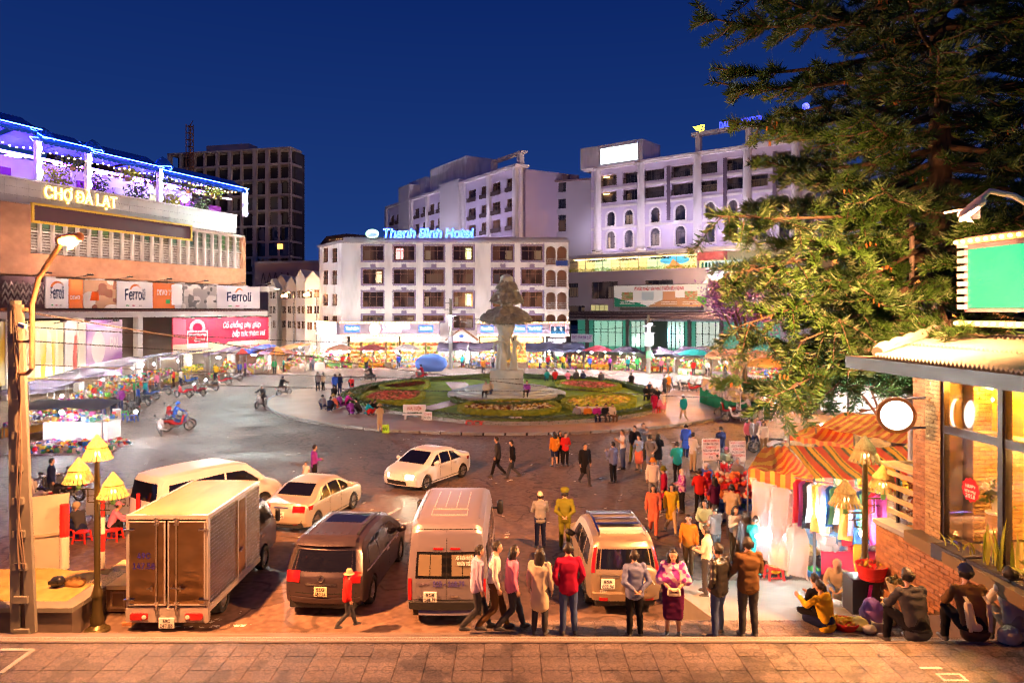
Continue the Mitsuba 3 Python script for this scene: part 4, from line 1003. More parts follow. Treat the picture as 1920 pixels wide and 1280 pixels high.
put('neon_tube', MB().tube([MW.p(ma + 1, 21.2, -3.6), MW.p(mb_ - 2, 21.2, -3.6)], .06), gW, tr, emit=(2, 1.5, 26), weight=2)
for (zz, d, n_) in ((20.9, 1.0, 60), (20.6, -1.6, 40)):
 m = MB()
 for i in range(n_):
  a = ma + 1 + (mb_ - ma - 3) * i / n_; m.ball(MW.p(a, zz - .25 * abs(math.sin(i * .75)), d), .09, None, ICO0)
 put('bulb_string', m, gA, tr, emit=(9, 5, 1.6), weight=1, kind='stuff')
for i, a in enumerate(bays):
 k = put('post', MW.box(MB(), a - .2, a + .2, 18.2, 21.6, .75, 1.15), wP, tr)
 z = np.linspace(18.3, 21.5, 14)
 put('light_strip', MB().tube([MW.p(a - .12 + .09 * math.sin(j * 1.3), q, 1.2) for j, q in enumerate(z)], .05).tube([MW.p(a + .14 + .09 * math.sin(j * 1.3), q, 1.2) for j, q in enumerate(z)], .05), gW, k, emit=(4, 4.4, 7.5), weight=.5)
put('floor', MW.box(MB(), ma, mb_ - 2, 16.1, 16.6, -7, -.36), 'cream', tr)
put('back_wall', MW.box(MB(), ma, mb_ - 2, 16.6, 21.3, -6.2, -6), C(.62, .52, .56), tr)
for i in range(9):
 a = ma + 3 + i * 4.4
 put('wall_niche', MW.box(MB(), a, a + 2.2, 17.2, 20.2, -5.98, -5.9), C(*R.choice(((.25, .05, .3), (.5, .3, .1), (.3, .3, .12), (.45, .4, .42)))), tr)
 put('ceiling_lamp', MW.box(MB(), a + .6, a + 1.6, 20.9, 21.0, -4.2, -3.7), gA, tr, emit=(11, 7, 10), weight=1)
for i, (x, lab) in enumerate(((68, 'warm lit lantern on the market terrace above the first letter'), (342, 'warm lit lantern near the right end of the market terrace'))):
 k = thing('terrace_lantern', lab, 'lantern'); p = MW.p(MW.px(x, 380)[0], 18.4, .3)
 put('post', MB().lathe([(.08, -.4), (.06, .3), (.18, .35)], p, 8), dark, k); put('globe', MB().ball(p + UP * .65, .38), gA, k, emit=(16, 9, 2.5), weight=.6)
fl_ = thing('floodlight', 'bright white floodlight at the right corner of the market parapet', 'floodlight')
p = MW.p(mb_ - 1.6, 18.9, 1.5)
put('housing', MB().box(p[0] - .25, p[0] + .25, p[1] + .05, p[1] + .3, p[2] - .2, p[2] + .3), dark, fl_)
put('lamp_glass', MB().ball(p, (.24, .2, .24)), gW, fl_, emit=(6500, 7900, 7300), weight=14)
put('bracket', MB().tube([p + [0, .2, -.5], p + [0, .2, 0]], .05), dark, fl_)
# plants on the terrace
for i, x in enumerate((118, 135, 195, 238, 268, 292, 330, 352, 386, 398)):
 k = thing('terrace_plant', ('first', 'second', 'third', 'fourth', 'fifth', 'sixth', 'seventh', 'eighth', 'ninth', 'last')[i] + f' {("potted", "hanging")[i % 2]} plant from the left on the market terrace', 'plant', 'plants along the market terrace')
 a = MW.px(x, 350)[0]; hang = i % 2
 c = MW.p(a, 20.6 if hang else 18.9, .1 if hang else -.8)
 put('foliage', leaves(220, lambda n: c + rng.normal(size=(n, 3)) * (.55, .55, .3 if hang else .5), .2), 'leaf_light' if i % 3 == 0 else 'leaf_dark', k, kind='stuff')
 put('pot', MB().lathe([(.01, -.5), (.22, -.5), (.28, -.1), (.01, -.1)], c - UP * .25, 9), C(.3, .2, .12), k)
# advertising on the ledge
MF = Wall(MW.p(0, 0, 1.9)[:2], MW.p(MW.len, 0, 1.9)[:2])
fx = lambda x, y=550: MF.px(x, y)[0]
mat('room_photo', mikit.proc(lambda p, n, uv: mx(mx((.62, .56, .50), (.40, .22, .12), ss(.5, .55, nz(p.y * .9, p.z * 1.1, 3))), (.25, .08, .04), ss(.62, .66, nz(p.y * 1.4, p.z * 1.6, 8)))), .5)
mat('grey_photo', mikit.proc(lambda p, n, uv: mx(mx((.58, .56, .53), (.32, .31, .30), ss(.5, .53, nz(p.y * 1.1, p.z * 1.2, 5))), (.12, .12, .12), ss(.7, .74, nz(p.y * 2.4, p.z * 2.2, 8)))), .5)
ban = thing('advertising_banner', 'long row of white and orange heater adverts on the market ledge', 'banner')
white_b, orange_b = C(.70, .68, .70, .6), C(.72, .17, .03, .6)
def ferroli(x0, x1, k):
 a, b = fx(x0), fx(x1); L = b - a
 wtext(MF, 'Ferroli', a + L * .22, 8.25, 1.0, .12, .135, 'lettering', C(.02, .03, .08), k, L * .56)
 put('swoosh', MF.poly(MB(), Point(a + L * .5, 9.1).buffer(.62).difference(affinity.translate(Point(a + L * .5, 9.1).buffer(.62), .1, -.16)).intersection(sbox(a, 9.2, b, 10)), .12, .135), orange_b, k)
 for f, c in ((.25, (.05, .35, .1)), (.42, (.6, .05, .12)), (.6, (.4, .4, .4))):
  put('mark', MF.box(MB(), a + L * f, a + L * (f + .08), 7.62, 7.72, .12, .135), C(*c), k)
for x0, x1, m in ((83, 127, white_b), (127, 154, orange_b), (154, 217, 'room_photo'), (217, 285, white_b), (285, 326, orange_b), (326, 338, white_b), (338, 405, 'grey_photo'), (405, 486, white_b)):
 k = put('panel', MF.box(MB(), fx(x0) + .03, fx(x1) - .03, 7.4, 9.95, 0, .12), m, ban)
 if m == white_b and x1 - x0 > 20:
  ferroli(x0, x1, k)
a, b = fx(285), fx(326)
wtext(MF, 'DIVO 7', a + .5, 8.75, .5, .12, .135, 'lettering', wP, ban, (b - a) * .62); put('green_label', MF.box(MB(), a + 1.6, a + 2.1, 7.9, 8.3, .12, .14), C(.1, .5, .15), ban)
put('heater_picture', MF.poly(MB(), sbox(b - .3, 7.9, b + .8, 9.7).buffer(.15), .13, .16), C(.8, .8, .8, .4), ban)
put('lampshade_picture', MF.poly(MB(), Polygon([(fx(167), 8.1), (fx(184), 8.1), (fx(182), 8.9), (fx(170), 8.9)]), .125, .15), C(.55, .08, .02), ban)
wtext(MF, 'DIVO', fx(130), 8.2, .3, .125, .14, 'lettering', wP, ban, .9)
k = put('chevron_screen', MF.box(MB(), fx(0) - 2, fx(82), 7.4, 10.0, -.1, 0), C(.07, .04, .05), mk)
for r in range(3):
 m = MB()
 for i in range(7):
  a = fx(3) + i * (fx(80) - fx(3)) / 7; w = (fx(80) - fx(3)) / 14
  for s_ in (0, 1):
   m.obox(MF.p(a + s_ * 2 * w, 7.7 + r * .6, .01), MF.u * w * (1 - 2 * s_) + UP * .5, UP * .22, MF.n * .08)
 put('chevron_row', m, C(.22, .19, .18), k)
rb = thing('red_billboard', 'large red billboard with white script and bottle logo over the blue awnings', 'billboard')
a, b = fx(322, 620), fx(502, 620); L = b - a
MFb = MF
put('panel', MF.box(MB(), a, b, 2.7, 6.45, 0, .12), C(.62, .015, .05, .5), rb)
put('cream_band', MF.box(MB(), a, b, 2.65, 3.7, .12, .14), C(.70, .56, .36, .5), rb)
put('pointer', MF.poly(MB(), Polygon([(a + L * .44, 3.72), (a + L * .49, 3.3), (a + L * .54, 3.72)]), .14, .155), C(.62, .015, .05, .5), rb)
wtext(MF, 'Có chồng phụ giúp', a + L * .48, 5.25, .62, .12, .14, 'lettering', C(.8, .75, .72), rb, L * .42, 12)
wtext(MF, 'bếp núc thêm vui', a + L * .58, 4.25, .62, .12, .14, 'lettering', C(.8, .75, .72), rb, L * .38, 12)
wtext(MF, 'Dầu ăn cao cấp', a + L * .68, 2.95, .3, .14, .155, 'lettering', C(.55, .05, .06), rb, L * .22)
put('pink_glow', MF.box(MB(), a, a + L * .12, 3.7, 6.45, .122, .13), C(.6, .12, .16), rb)
bo = put('label_panel', MF.poly(MB(), sbox(a + L * .13, 3.25, a + L * .32, 5.0).buffer(.06), .145, .18), C(.8, .77, .74), rb)
put('label_red', MF.poly(MB(), sbox(a + L * .14, 3.75, a + L * .31, 4.85).buffer(.04), .18, .2), C(.6, .03, .05), bo)
wtext(MF, 'Neptune', a + L * .145, 4.45, .36, .2, .22, 'lettering', wP, bo, L * .16); wtext(MF, 'Gold', a + L * .19, 3.9, .36, .2, .22, 'lettering', wP, bo, L * .1)
put('drop_shape', MF.poly(MB(), affinity.translate(affinity.scale(Point(0, 0).buffer(1), L * .075, .95), a + L * .225, 5.3).difference(sbox(a, 0, b, 5.02)), .145, .17), C(.62, .5, .52), bo)
put('heart', MF.poly(MB(), affinity.translate(affinity.scale(Point(0, 0).buffer(1), L * .045, .5), a + L * .225, 5.35), .17, .18), C(.6, .03, .08), bo)
mat('yellow_ad', mikit.proc(lambda p, n, uv: mx((.70, .50, .06), (.68, .60, .36), ss(.45, .6, nz(p.y * .7, p.z * .5, 2)))), .5)
mat('violet_ad', mikit.proc(lambda p, n, uv: mx((.30, .12, .42), (.62, .50, .66), ss(.35, .7, fb(p.y * .5, p.z * .4, 6, 2)))), .5)
for x0, x1, m, lab in ((-30, 124, 'yellow_ad', 'yellow billboard on the lower wall of the market at the left edge'), (125, 166, C(.62, .55, .58), 'pale pink billboard with a red figure on the lower market wall'), (166, 234, 'violet_ad', 'violet billboard with white letters on the lower market wall')):
 k = thing('billboard', lab, 'billboard')
 a, b = fx(x0, 640), fx(x1, 640)
 put('panel', MF.box(MB(), a + .04, b - .04, 1.2, 6.35, -.4, -.28), m, k)
 if x0 == 166:
  wtext(MF, 'PN', a + (b - a) * .64, 3.6, 1.1, -.28, -.26, 'lettering', C(.75, .68, .72), k, (b - a) * .22)
  put('white_shape', MF.poly(MB(), affinity.translate(affinity.scale(Point(0, 0).buffer(1), .7, 1.5), a + (b - a) * .32, 3.8), -.28, -.265), C(.72, .66, .70), k)
 elif x0 == 125:
  put('red_shape', MF.poly(MB(), Polygon([(a + (b - a) * f, z) for f, z in ((.4, 1.3), (.62, 1.3), (.72, 3.2), (.6, 5.0), (.45, 5.0), (.38, 3.0))]), -.28, -.265), C(.58, .16, .15), k)
 else:
  for f, w in ((.45, .05), (.62, .08), (.75, .1), (.88, .05)):
   put('pale_shape', MF.poly(MB(), Polygon([(a + (b - a) * f, 1.6), (a + (b - a) * (f + w), 1.6), (a + (b - a) * (f + w * .8), 5.2), (a + (b - a) * (f + w * .3), 5.6)]), -.28, -.265), C(.72, .68, .52), k)
m = MB(); a, b = fx(243, 620), fx(318, 620)
k = put('lit_bay', MF.box(MB(), a, b, 2.5, 5.6, -5.8, -5.7), C(.6, .42, .08), mk, emit=(.35, .22, .03), weight=.3)
for i in range(8):
 q = a + (b - a) * i / 8; m.beam(MF.p(q, 2.6, -5.65), MF.p(q + .5, 5.5, -5.65), .08); m.beam(MF.p(q + .5, 2.6, -5.65), MF.p(q, 5.5, -5.65), .08)
put('grille', m, dark, k)
put('bay_lamp', MF.box(MB(), a + .5, b - .5, 6.35, 6.45, -4.5, -4.2), gW, k, emit=(6, 5.4, 3.4), weight=.5)
# ================================================================== restaurant at the right edge
RW_ = Wall((7.592, 15.0), (8.424, 7.0)); rx = lambda x, y=850: RW_.px(x, y)[0]
mat('brick', mikit.proc(lambda p, n, uv: mx((.22, .085, .032), (.44, .20, .08), nz(p.x * 6, p.y * 6 + 9, p.z * 9)) * (.8 + .4 * nz(p.x * 50, p.y * 50, p.z * 50))), .8)
mat('brick_pale', mikit.proc(lambda p, n, uv: mx((.32, .18, .065), (.52, .32, .13), nz(p.x * 6, p.y * 6 + 9, p.z * 9)) * (.8 + .4 * nz(p.x * 50, p.y * 50, p.z * 50))), .8)
C_mort = C(.12, .08, .05)
mat('wood_slat', mikit.proc(lambda p, n, uv: mx((.30, .17, .06), (.56, .36, .15), fb(p.x * 3, p.y * 3, p.z * 40, 3))), .55)
mat('roof_tile', mikit.proc(lambda p, n, uv: mx((.13, .13, .12), (.29, .285, .265), fb(p.x * 2.2, p.y * 2.2, p.z * 2.2, 3))), .7)
mat('frame_dark', (.03, .022, .03), .35)
rs = thing('restaurant', 'brick cornered restaurant with large windows and pale tiled roof at the right edge', 'restaurant')
def bricks(W, a0, a1, z0f, z1f, d, parent, m, bw=.215, bh=.065, j=.011):
 """Courses of single bricks standing proud of the mortar."""
 z, r = min(z0f(a0), z0f(a1)), 0
 while z + bh < max(z1f(a0), z1f(a1)):
  a = a0 - (bw / 2 if r % 2 else 0)
  while a < a1 - .02:
   q0, q1 = max(a, a0), min(a + bw, a1); c = (q0 + q1) / 2
   if q1 - q0 > .04 and z >= z0f(c) - .01 and z + bh <= z1f(c) + .005:
    put('brick', W.box(MB(), q0, q1, z, z + bh, d - .02, d + .012 + R.uniform(0, .008)), m, parent)
   a += bw + j
  z += bh + j; r += 1
ca, cb, cm = rx(1713), rx(1771), rx(1742)
k1 = put('brick_column', RW_.box(MB(), ca, cb, 2.7, 6.3, -.5, .0), C_mort, rs)
bricks(RW_, ca, cm, lambda a: 2.95, lambda a: 6.28, .0, k1, 'brick')
k2 = put('brick_pilaster', RW_.box(MB(), cm + .01, cb, 2.9, 6.3, -.3, .07), C_mort, rs)
bricks(RW_, cm + .01, cb, lambda a: 2.95, lambda a: 6.28, .07, k2, 'brick_pale')
wt = lambda a: 2.86
wb = lambda a: max(0.9, min(2.4, .95 + (a - .0) * .42))
w1 = RW_.len
k3 = put('base_wall', RW_.poly(MB(), Polygon([(0, .5), (w1, .5), (w1, 2.86), (0, 2.86)]), -.3, 0), C_mort, rs)
bricks(RW_, 0, 4.0, wb, wt, 0, k3, 'brick', bw=.24, bh=.08, j=.014)
put('base_coping', RW_.box(MB(), -.05, w1, 2.86, 2.95, -.32, .06), 'kerbstone', rs)
put('wall_foot', RW_.poly(MB(), Polygon([(0, .4), (w1, .4), (w1, 2.5), (3.7, 2.5), (0, .95)]), 0, .16), 'stone_step', rs)
put('end_wall', MB().obox(RW_.p(0, .5, 0), RW_.u * .3, UP * 2.3, -RW_.n * 6), 'brick', rs)
# floor, back rooms, window wall
put('room_floor', MB().box(7.4, 16, 4, 13.6, 2.95, 3.15), C(.2, .14, .08), rs)
put('room_ceiling', MB().box(7.9, 16, 4, 13.4, 6.25, 6.33), C(.5, .35, .18), rs)
kb = put('inner_brick_wall', RW_.box(MB(), cb + .01, cb + .25, 3.15, 6.25, -1.5, -.35), C_mort, rs)
iw = Wall(RW_.p(cb + .26, 0, -.35)[:2], RW_.p(cb + .26, 0, -1.5)[:2])
bricks(iw, 0, iw.len, lambda a: 3.2, lambda a: 6.2, 0, kb, 'brick_pale')
put('back_wall', MB().box(12.6, 12.75, 4, 13.4, 3.1, 6.3), C(.45, .25, .1), rs)
put('rear_wall', MB().box(9.3, 12.7, 13.2, 13.35, 3.1, 6.3), C(.5, .3, .12), rs)
wn = [(rx(1771), rx(1880)), (rx(1886), w1)]
for a0, a1 in wn:
 kq = put('window', RW_.poly(MB(), sbox(a0, 3.1, a1, 6.25).difference(unary_union([sbox(a0 + .05, 3.2, a1 - .05, 5.08), sbox(a0 + .05, 5.22, a1 - .05, 6.15)])), -.06, .05), 'frame_dark', rs)
 put('pane', RW_.box(MB(), a0 + .05, a1 - .05, 3.2, 5.08, -.012, -.004), 'pane_glass', kq); put('pane', RW_.box(MB(), a0 + .05, a1 - .05, 5.22, 6.15, -.012, -.004), 'pane_glass', kq)
 kv = put('wood_panel', RW_.box(MB(), a0, a1, 5.15, 6.25, -.75, -.7), mat('panel_wood', mikit.proc(lambda p, n, uv: mx((.52, .22, .006), (.70, .38, .02), fb(p.y * 1.2, p.z * 16, 2, 3))), .5) if 'panel_wood' not in scene else 'panel_wood', rs)
 b = RW_.p(a0 + (a1 - a0) * .45, 5.98, -.4)
 put('ceiling_lamp', MB().ball(b, .06), gA, rs, emit=(1500, 680, 80), weight=6)
 b = RW_.p(a0 + (a1 - a0) * .5, 5.1, -1.5)
 put('ceiling_lamp', MB().ball(b, .07), gA, rs, emit=(2400, 1250, 300), weight=7)
scene['pane_glass'] = {'type': 'thindielectric', 'int_ior': 1.5}
put('mullion', RW_.box(MB(), rx(1879), rx(1888), 2.95, 6.3, -.1, .08), 'frame_dark', rs)
put('eave_board', RW_.box(MB(), ca - .9, w1, 6.12, 6.36, .55, .85), 'frame_dark', rs)
put('soffit', RW_.box(MB(), ca - .9, w1, 6.3, 6.36, -1, .56), C(.15, .1, .08), rs)
# tiled roof, course by course
E0, E1, T0, T1 = np.array([6.95, 13.7, 6.4]), np.array([7.5, 8.0, 6.4]), np.array([10.5, 16.9, 6.88]), np.array([10.9, 9, 6.88])
rf = put('roof', MB().raw([E0 - UP * .04, E1 - UP * .04, T1 - UP * .04, T0 - UP * .04], [[0, 1, 2], [0, 2, 3]]), C(.2, .18, .15), rs)
nr, nc = 3, 30
for r in range(nr):
 f0, f1 = r / nr - .03, (r + 1) / nr
 L0, L1 = E0 + (T0 - E0) * f0, E1 + (T1 - E1) * f0; U0, U1 = E0 + (T0 - E0) * f1, E1 + (T1 - E1) * f1
 for c in range(nc):
  g0, g1 = c / nc, (c + 1) / nc; rows = []
  for up_, (P0, P1) in ((0, (L0, L1)), (1, (U0, U1))):
   rows.append([P0 + (P1 - P0) * (g0 + (g1 - g0) * t / 8) + UP * (.035 * math.sin(t / 8 * 4 * math.pi) + (.05 if up_ == 0 else .0)) for t in range(9)])
  fr_ = [p - UP * .03 for p in rows[0]]
  put('tile', MB().sheet([fr_, rows[0], rows[1]]), 'roof_tile', rf, smooth=50)
put('hip_tiles', MB().tube([E0 + (T0 - E0) * t + UP * (.09 + .03 * (i % 2)) for i, t in enumerate(np.linspace(0, 1, 15))], [.11 + .03 * (i % 2) for i in range(15)], 8), 'roof_tile', rf)
put('ridge_tiles', MB().tube([T0 + (T1 - T0) * t + UP * (.06 + .02 * (i % 2)) for i, t in enumerate(np.linspace(0, 1, 21))], .09, 7), 'roof_tile', rf)
# screen above the roof
SW_ = Wall((9.12, 14.6), (9.8, 8)); q0, q1 = SW_.px(1806, 520)[0], SW_.len
k = thing('video_screen', 'green lit screen edged with round bulbs above the tiled roof', 'screen')
put('cabinet', SW_.box(MB(), q0, q1, 7.25, 8.75, -.3, -.02), C(.18, .15, .22), k)
put('screen_face', SW_.box(MB(), q0 + .12, q1, 7.33, 8.5, -.02, .0), C(.01, .03, .02, .3), k, emit=(.004, .70, .26), weight=1)
for i in range(9):
 put('edge_plate', SW_.box(MB(), q0 - .1, q0 + .1, 7.3 + i * .155, 7.4 + i * .155, -.1, .06), C(.5, .48, .55), k)
for z in (7.02, 8.66):
 put('bulb_rail', SW_.box(MB(), q0 - .15, q1, z - .06, z + .06, -.05, .05), C(.5, .4, .25), k)
 bulbs(SW_, q0 - .1, q1, z, .09, .2, .045, k, emit=(8, 4.6, 1.4), name='bulb_row')
# round sign on a bracket
k = thing('round_sign', 'round white glowing sign on a bracket by the brick column', 'sign')
o = AT(1679, 777, 13.3); ax = np.array([-.35, -1, 0]); ax /= np.linalg.norm(ax)
put('drum', MB().lathe([(.27, -.04), (.328, -.04), (.328, .12), (.27, .12), (.27, -.04)], o, 36, axis=ax), C(.25, .14, .06, .4), k)
put('light_disc', MB().lathe([(.0, -.10), (.318, -.10), (.318, .05), (.0, .075)], o, 36, axis=ax), gW, k, emit=(5, 4.8, 4.2), weight=3)
put('bracket', MB().tube([o + [.1, 0, .3], o + [.75, .1, .3]], .025).tube([o + [.1, 0, -.25], o + [.75, .1, -.25]], .025), 'frame_dark', k)
put('wall_plate', MB().obox(o + [.7, .05, -.5], [.05, 0, 0], [0, .12, 0], [0, 0, 1.0]), 'frame_dark', k)
# planter boxes with plants
for i, (y0, y1) in enumerate(((12.75, 11.95), (11.9, 11.0), (10.95, 10.0), (9.95, 9.0))):
 k = thing('planter_box', ('black planter box with spindly yellow plants beside the brick column', 'black planter box with upright sword leaves under the window', 'black planter box with broad yellow green leaves under the window mullion', 'black planter box with pale leaves at the right edge')[i], 'planter')
 a0, a1 = 15.04 - y0, 15.04 - y1
 put('box', RW_.poly(MB(), sbox(a0, 2.96, a1, 3.2), .06, .46), 'frame_dark', k)
 put('soil', RW_.box(MB(), a0 + .03, a1 - .03, 3.18, 3.205, .1, .42), 'soil', k)
 pk = thing('potted_plant', ('spindly yellow plant at the column end of the planters', 'sword leaved plant in the second planter box', 'broad leaved yellow green plants by the mullion', 'pale green plant at the right edge of the planters')[i], 'plant')
 for q in range((9, 15, 26, 26)[i]):
  b = RW_.p(R.uniform(a0 + .08, a1 - .08), 3.2, R.uniform(.14, .38)); hgt = (.35, .75, .55, .5)[i] * R.uniform(.6, 1.1)
  ln = np.array([R.uniform(-.12, .12), R.uniform(-.12, .12), 0]) * (2 if i != 1 else .8); wd = (.02, .03, .07, .07)[i]
  pts = [b + ln * t * t * 1.4 + UP * hgt * (t - (.25 * t * t if i != 1 else 0)) for t in np.linspace(0, 1, 6)]
  sd = np.array([math.cos(q * 2.4), math.sin(q * 2.4), 0])
  wv = [wd * w for w in ((.5, .9, 1, .85, .5, .02) if i < 2 else (.12, .12, .5, 1, .8, .02))]
  put('leaf', MB().sheet([[p - sd * w, p + UP * w * .2, p + sd * w] for p, w in zip(pts, wv)]), 'leaf_yellow' if i != 1 or q % 3 else 'leaf_light', pk)
mat('leaf_yellow', mikit.proc(lambda p, n, uv: mx((.22, .26, .02), (.55, .50, .06), nz(p.x * 9, p.y * 9, p.z * 5))), .5)
# slatted fence and wall top left of the column
k = thing('slat_fence', 'wooden slat terrace fence with black posts left of the brick column', 'fence')
fa0, fa1 = .02, ca
for q in (fa0 + .25, fa1 - .12):
 put('post', RW_.box(MB(), q, q + .05, 2.9, 4.1, -.3, -.25), 'frame_dark', k)
for j in range(4):
 put('slat', RW_.box(MB(), fa0, fa1, 3.1 + j * .26, 3.2 + j * .26, -.25, -.22), 'wood_slat', k)
put('top_rail', RW_.box(MB(), fa0 - .08, fa1, 4.08, 4.14, -.45, -.1), 'wood_slat', k)
put('side_rail', MB().obox(RW_.p(fa0 - .05, 4.08, -.3), RW_.u * .1, UP * .06, -RW_.n * 1.2), 'wood_slat', k)
m = MB(); leaves(500, lambda n: np.array([RW_.p(R.uniform(.1, fa1), 2.95 + R.uniform(0, .9), R.uniform(-.9, -.45)) for _ in range(n)]), .06, m)
put('terrace_shrub', m, C(.16, .05, .03), label='dark reddish shrubs behind the slatted terrace fence', cat='shrub')
# things in the window
for i, (x, y, d, hh, r) in enumerate(((1815, 962, -.55, .62, .17), (1862, 985, -1.15, .45, .16), (1905, 1005, -.6, .42, .2))):
 k = thing('display_stand', ('brown log stand with a white top by the window sticker', 'low log stand behind the mullion', 'log stand under the large flower bucket')[i], 'stand')
 a = rx(x); p = RW_.p(a, 3.15, d)
 put('log', MB().lathe([(r, 0), (r * 1.03, hh * .5), (r, hh)], p, 14), 'wood_slat', k, smooth=60); put('top', MB().lathe([(.001, hh + .03), (r * 1.1, hh + .03), (r * 1.1, hh), (r, hh)], p, 14), wP, k)
 v = thing('flower_vase', ('pale vase of small white flowers on the log stand by the sticker', 'white vase of flowers behind the mullion', 'large white bucket of pink flowers')[i], 'vase')
 p = p + UP * (hh + .03)
 put('vase', MB().lathe([(.001, 0), (.07, 0), (.09, .12), (.1, .3), (.085, .3)], p, 14), C(.7, .66, .55, .4), v, smooth=60)
 m = MB()
 for q in range(110):
  u = rng.normal(size=3); u /= np.linalg.norm(u); u[2] = abs(u[2])
  m.ball(p + UP * .36 + u * R.uniform(.05, .26), R.uniform(.012, .028), np.array((.75, .68, .55) if i < 2 else ((.7, .3, .25) if R.random() < .5 else (.75, .65, .5))) * R.uniform(.7, 1.1), ICO0)
 put('flowers', m, 'vc', v, kind='stuff')
 put('stems', leaves(80, lambda n: p + UP * .3 + rng.normal(size=(n, 3)) * (.09, .09, .1), .08), 'leaf_dark', v, kind='stuff')
k = thing('window_sticker', 'round red new year 2018 sticker on the restaurant window', 'sticker')
a, z = RW_.px(1820, 918); b = RW_.p(a, z, .006)
th = np.linspace(0, 2 * np.pi, 73)[:-1]
put('disc', RW_.poly(MB(), Polygon([(a + (.2 + .012 * math.cos(12 * t)) * math.cos(t), z + (.2 + .012 * math.cos(12 * t)) * math.sin(t)) for t in th]), .002, .005), C(.62, .04, .05), k)
for s_, zz, hh, ww in (('HAPPY', .03, .06, .24), ('NEW YEAR', -.05, .045, .26), ('2018', -.14, .07, .22)):
 wtext(RW_, s_, a - ww / 2, z + zz, hh, .005, .008, 'lettering', C(.8, .75, .6), k, ww)
# hanging lights and red garland inside
m = MB()
for q in range(160):
 m.ball(RW_.p(rx(1860) + R.uniform(0, 1.6), 4.85 + R.gauss(0, .06), -1.0 + R.uniform(-.15, .15)), .035, np.array((.6, .08, .04)) * R.uniform(.6, 1.2), ICO0)
put('garland', m, 'vc', label='red flower garland hanging inside the restaurant window', cat='garland')
k = thing('shelf_rack', 'dark shelf of plants and jars at the back of the restaurant', 'shelf')
for j in range(4):
 put('board', MB().box(12.1, 12.58, 6, 13, 3.6 + j * .62, 3.64 + j * .62), 'wood_slat', k)
m = MB()
for q in range(150):
 c = np.array(R.choice(((.55, .45, .1), (.2, .3, .05), (.6, .25, .08), (.7, .6, .4)))) * R.uniform(.5, 1.1)
 m.box(*[v for pr in [(12.2, 12.4)] for v in pr], *[v for pr in [(lambda y: (y, y + R.uniform(.06, .14)))(R.uniform(6, 13))] for v in pr], 3.64 + .62 * (q % 4), 3.64 + .62 * (q % 4) + R.uniform(.1, .4), c)
put('goods', m, 'vc', k, kind='stuff')
# ================================================================== lamps and poles in the foreground
lp = thing('street_lamp', 'orange glowing street lamp on a curved arm in front of the market', 'street lamp')
LH = AT(131, 459, 14.0)
put('arm', MB().tube([AT(60, 690, 14.6), AT(60, 570, 14.6), AT(72, 522, 14.5), AT(97, 482, 14.3), LH + [-.15, .05, .1]], .05), 'rust', lp, smooth=60)
put('bracket', MB().tube([AT(60, 690, 14.6), AT(52, 700, 14.8), AT(36, 700, 15.1)], .04).tube([AT(60, 640, 14.6), AT(34, 640, 15.1)], .03), 'rust', lp)
hd = put('hood', rough_solid([((LH + [-.22, .06, .1], .10), (LH + [.2, -.03, .15], .09))], 1, 3, 0, .05), C(.35, .14, .06, .4), lp, smooth=60)
def lamp_panel(o, aim, w, h, parent, e, wt):
 n = np.array(aim, float) - o; n /= np.linalg.norm(n); u = np.cross(n, UP); u /= np.linalg.norm(u); v = np.cross(u, n)
 v4 = [o - u * w - v * h, o + u * w - v * h, o + u * w + v * h, o - u * w + v * h]
 f = [[0, 1, 2], [0, 2, 3]] if np.cross(v4[1] - v4[0], v4[2] - v4[0]) @ n > 0 else [[0, 2, 1], [0, 3, 2]]
 put('lamp_glass', MB().raw(v4, f), gA, parent, emit=e, weight=wt)
 return n
lamp_panel(LH + [.04, .02, .0], (2, 26, 0), .17, .10, lp, (33000, 12300, 4000), 60)
put('side_glass', MB().lathe([(.0, -.06), (.15, -.03), (.16, .05), (0, .05)], LH + [.0, -.05, .04], 14), gA, lp, smooth=60, emit=(450, 190, 45), weight=6)
up_ = thing('utility_pole', 'tall pale concrete utility pole with ladder like openings at the left edge', 'utility pole')
b, t = np.array([-10.3, 15.2, 0.5]), np.array([-10.48, 15.2, 7.4])
m = MB()
for s_ in (-1, 1):
 m.beam(b + [s_ * .16, 0, 0], t + [s_ * .05, 0, 0], .09, .2)
for i in range(11):
 f = i / 10; c = b + (t - b) * f; w = .16 - .11 * f
 m.beam(c + [-w, 0, .02], c + [w, 0, .02], .22, .14)
put('shaft', m, 'concrete', up_)
put('back_web', MB().beam(b + [0, .08, 0], t + [0, .08, 0], .2, .06), C(.16, .12, .08), up_)
put('insulator_arm', MB().beam(t + [-.35, 0, -.1], t + [.25, 0, -.1], .07, .07), 'rust', up_)
put('small_light', MB().beam(AT(36, 608, 15), AT(48, 613, 14.8), .06, .08), wP, up_)
m = MB()
for i in range(5):
 a = R.uniform(0, 3); z0 = R.uniform(1.5, 4)
 m.tube([b + (t - b) * f + [.1 + .09 * math.sin(a + f * 9), -.16 - .04 * math.cos(a + f * 7), 0] for f in np.linspace(.2, 1, 12)], .012, 4)
put('loose_cables', m, C(.25, .18, .14), up_)
rl = thing('street_lamp', 'cobra head street lamp on an arm under the tree at upper right', 'street lamp')
RH = AT(1822, 392, 12.0)
put('hood', rough_solid([((RH + [-.16, 0, -.1], .07), (RH + [.14, 0, .12], .09))], 1, 3, 0, .04), C(.55, .5, .5, .4), rl, smooth=60)
lamp_panel(RH + [-.04, .06, -.13], (-1, 23, 0), .16, .10, rl, (21500, 8600, 2900), 60)
put('hood_plate', MB().beam(RH + [-.30, .28, -.02], RH + [.12, .05, .06], .34, .015), dark, rl)
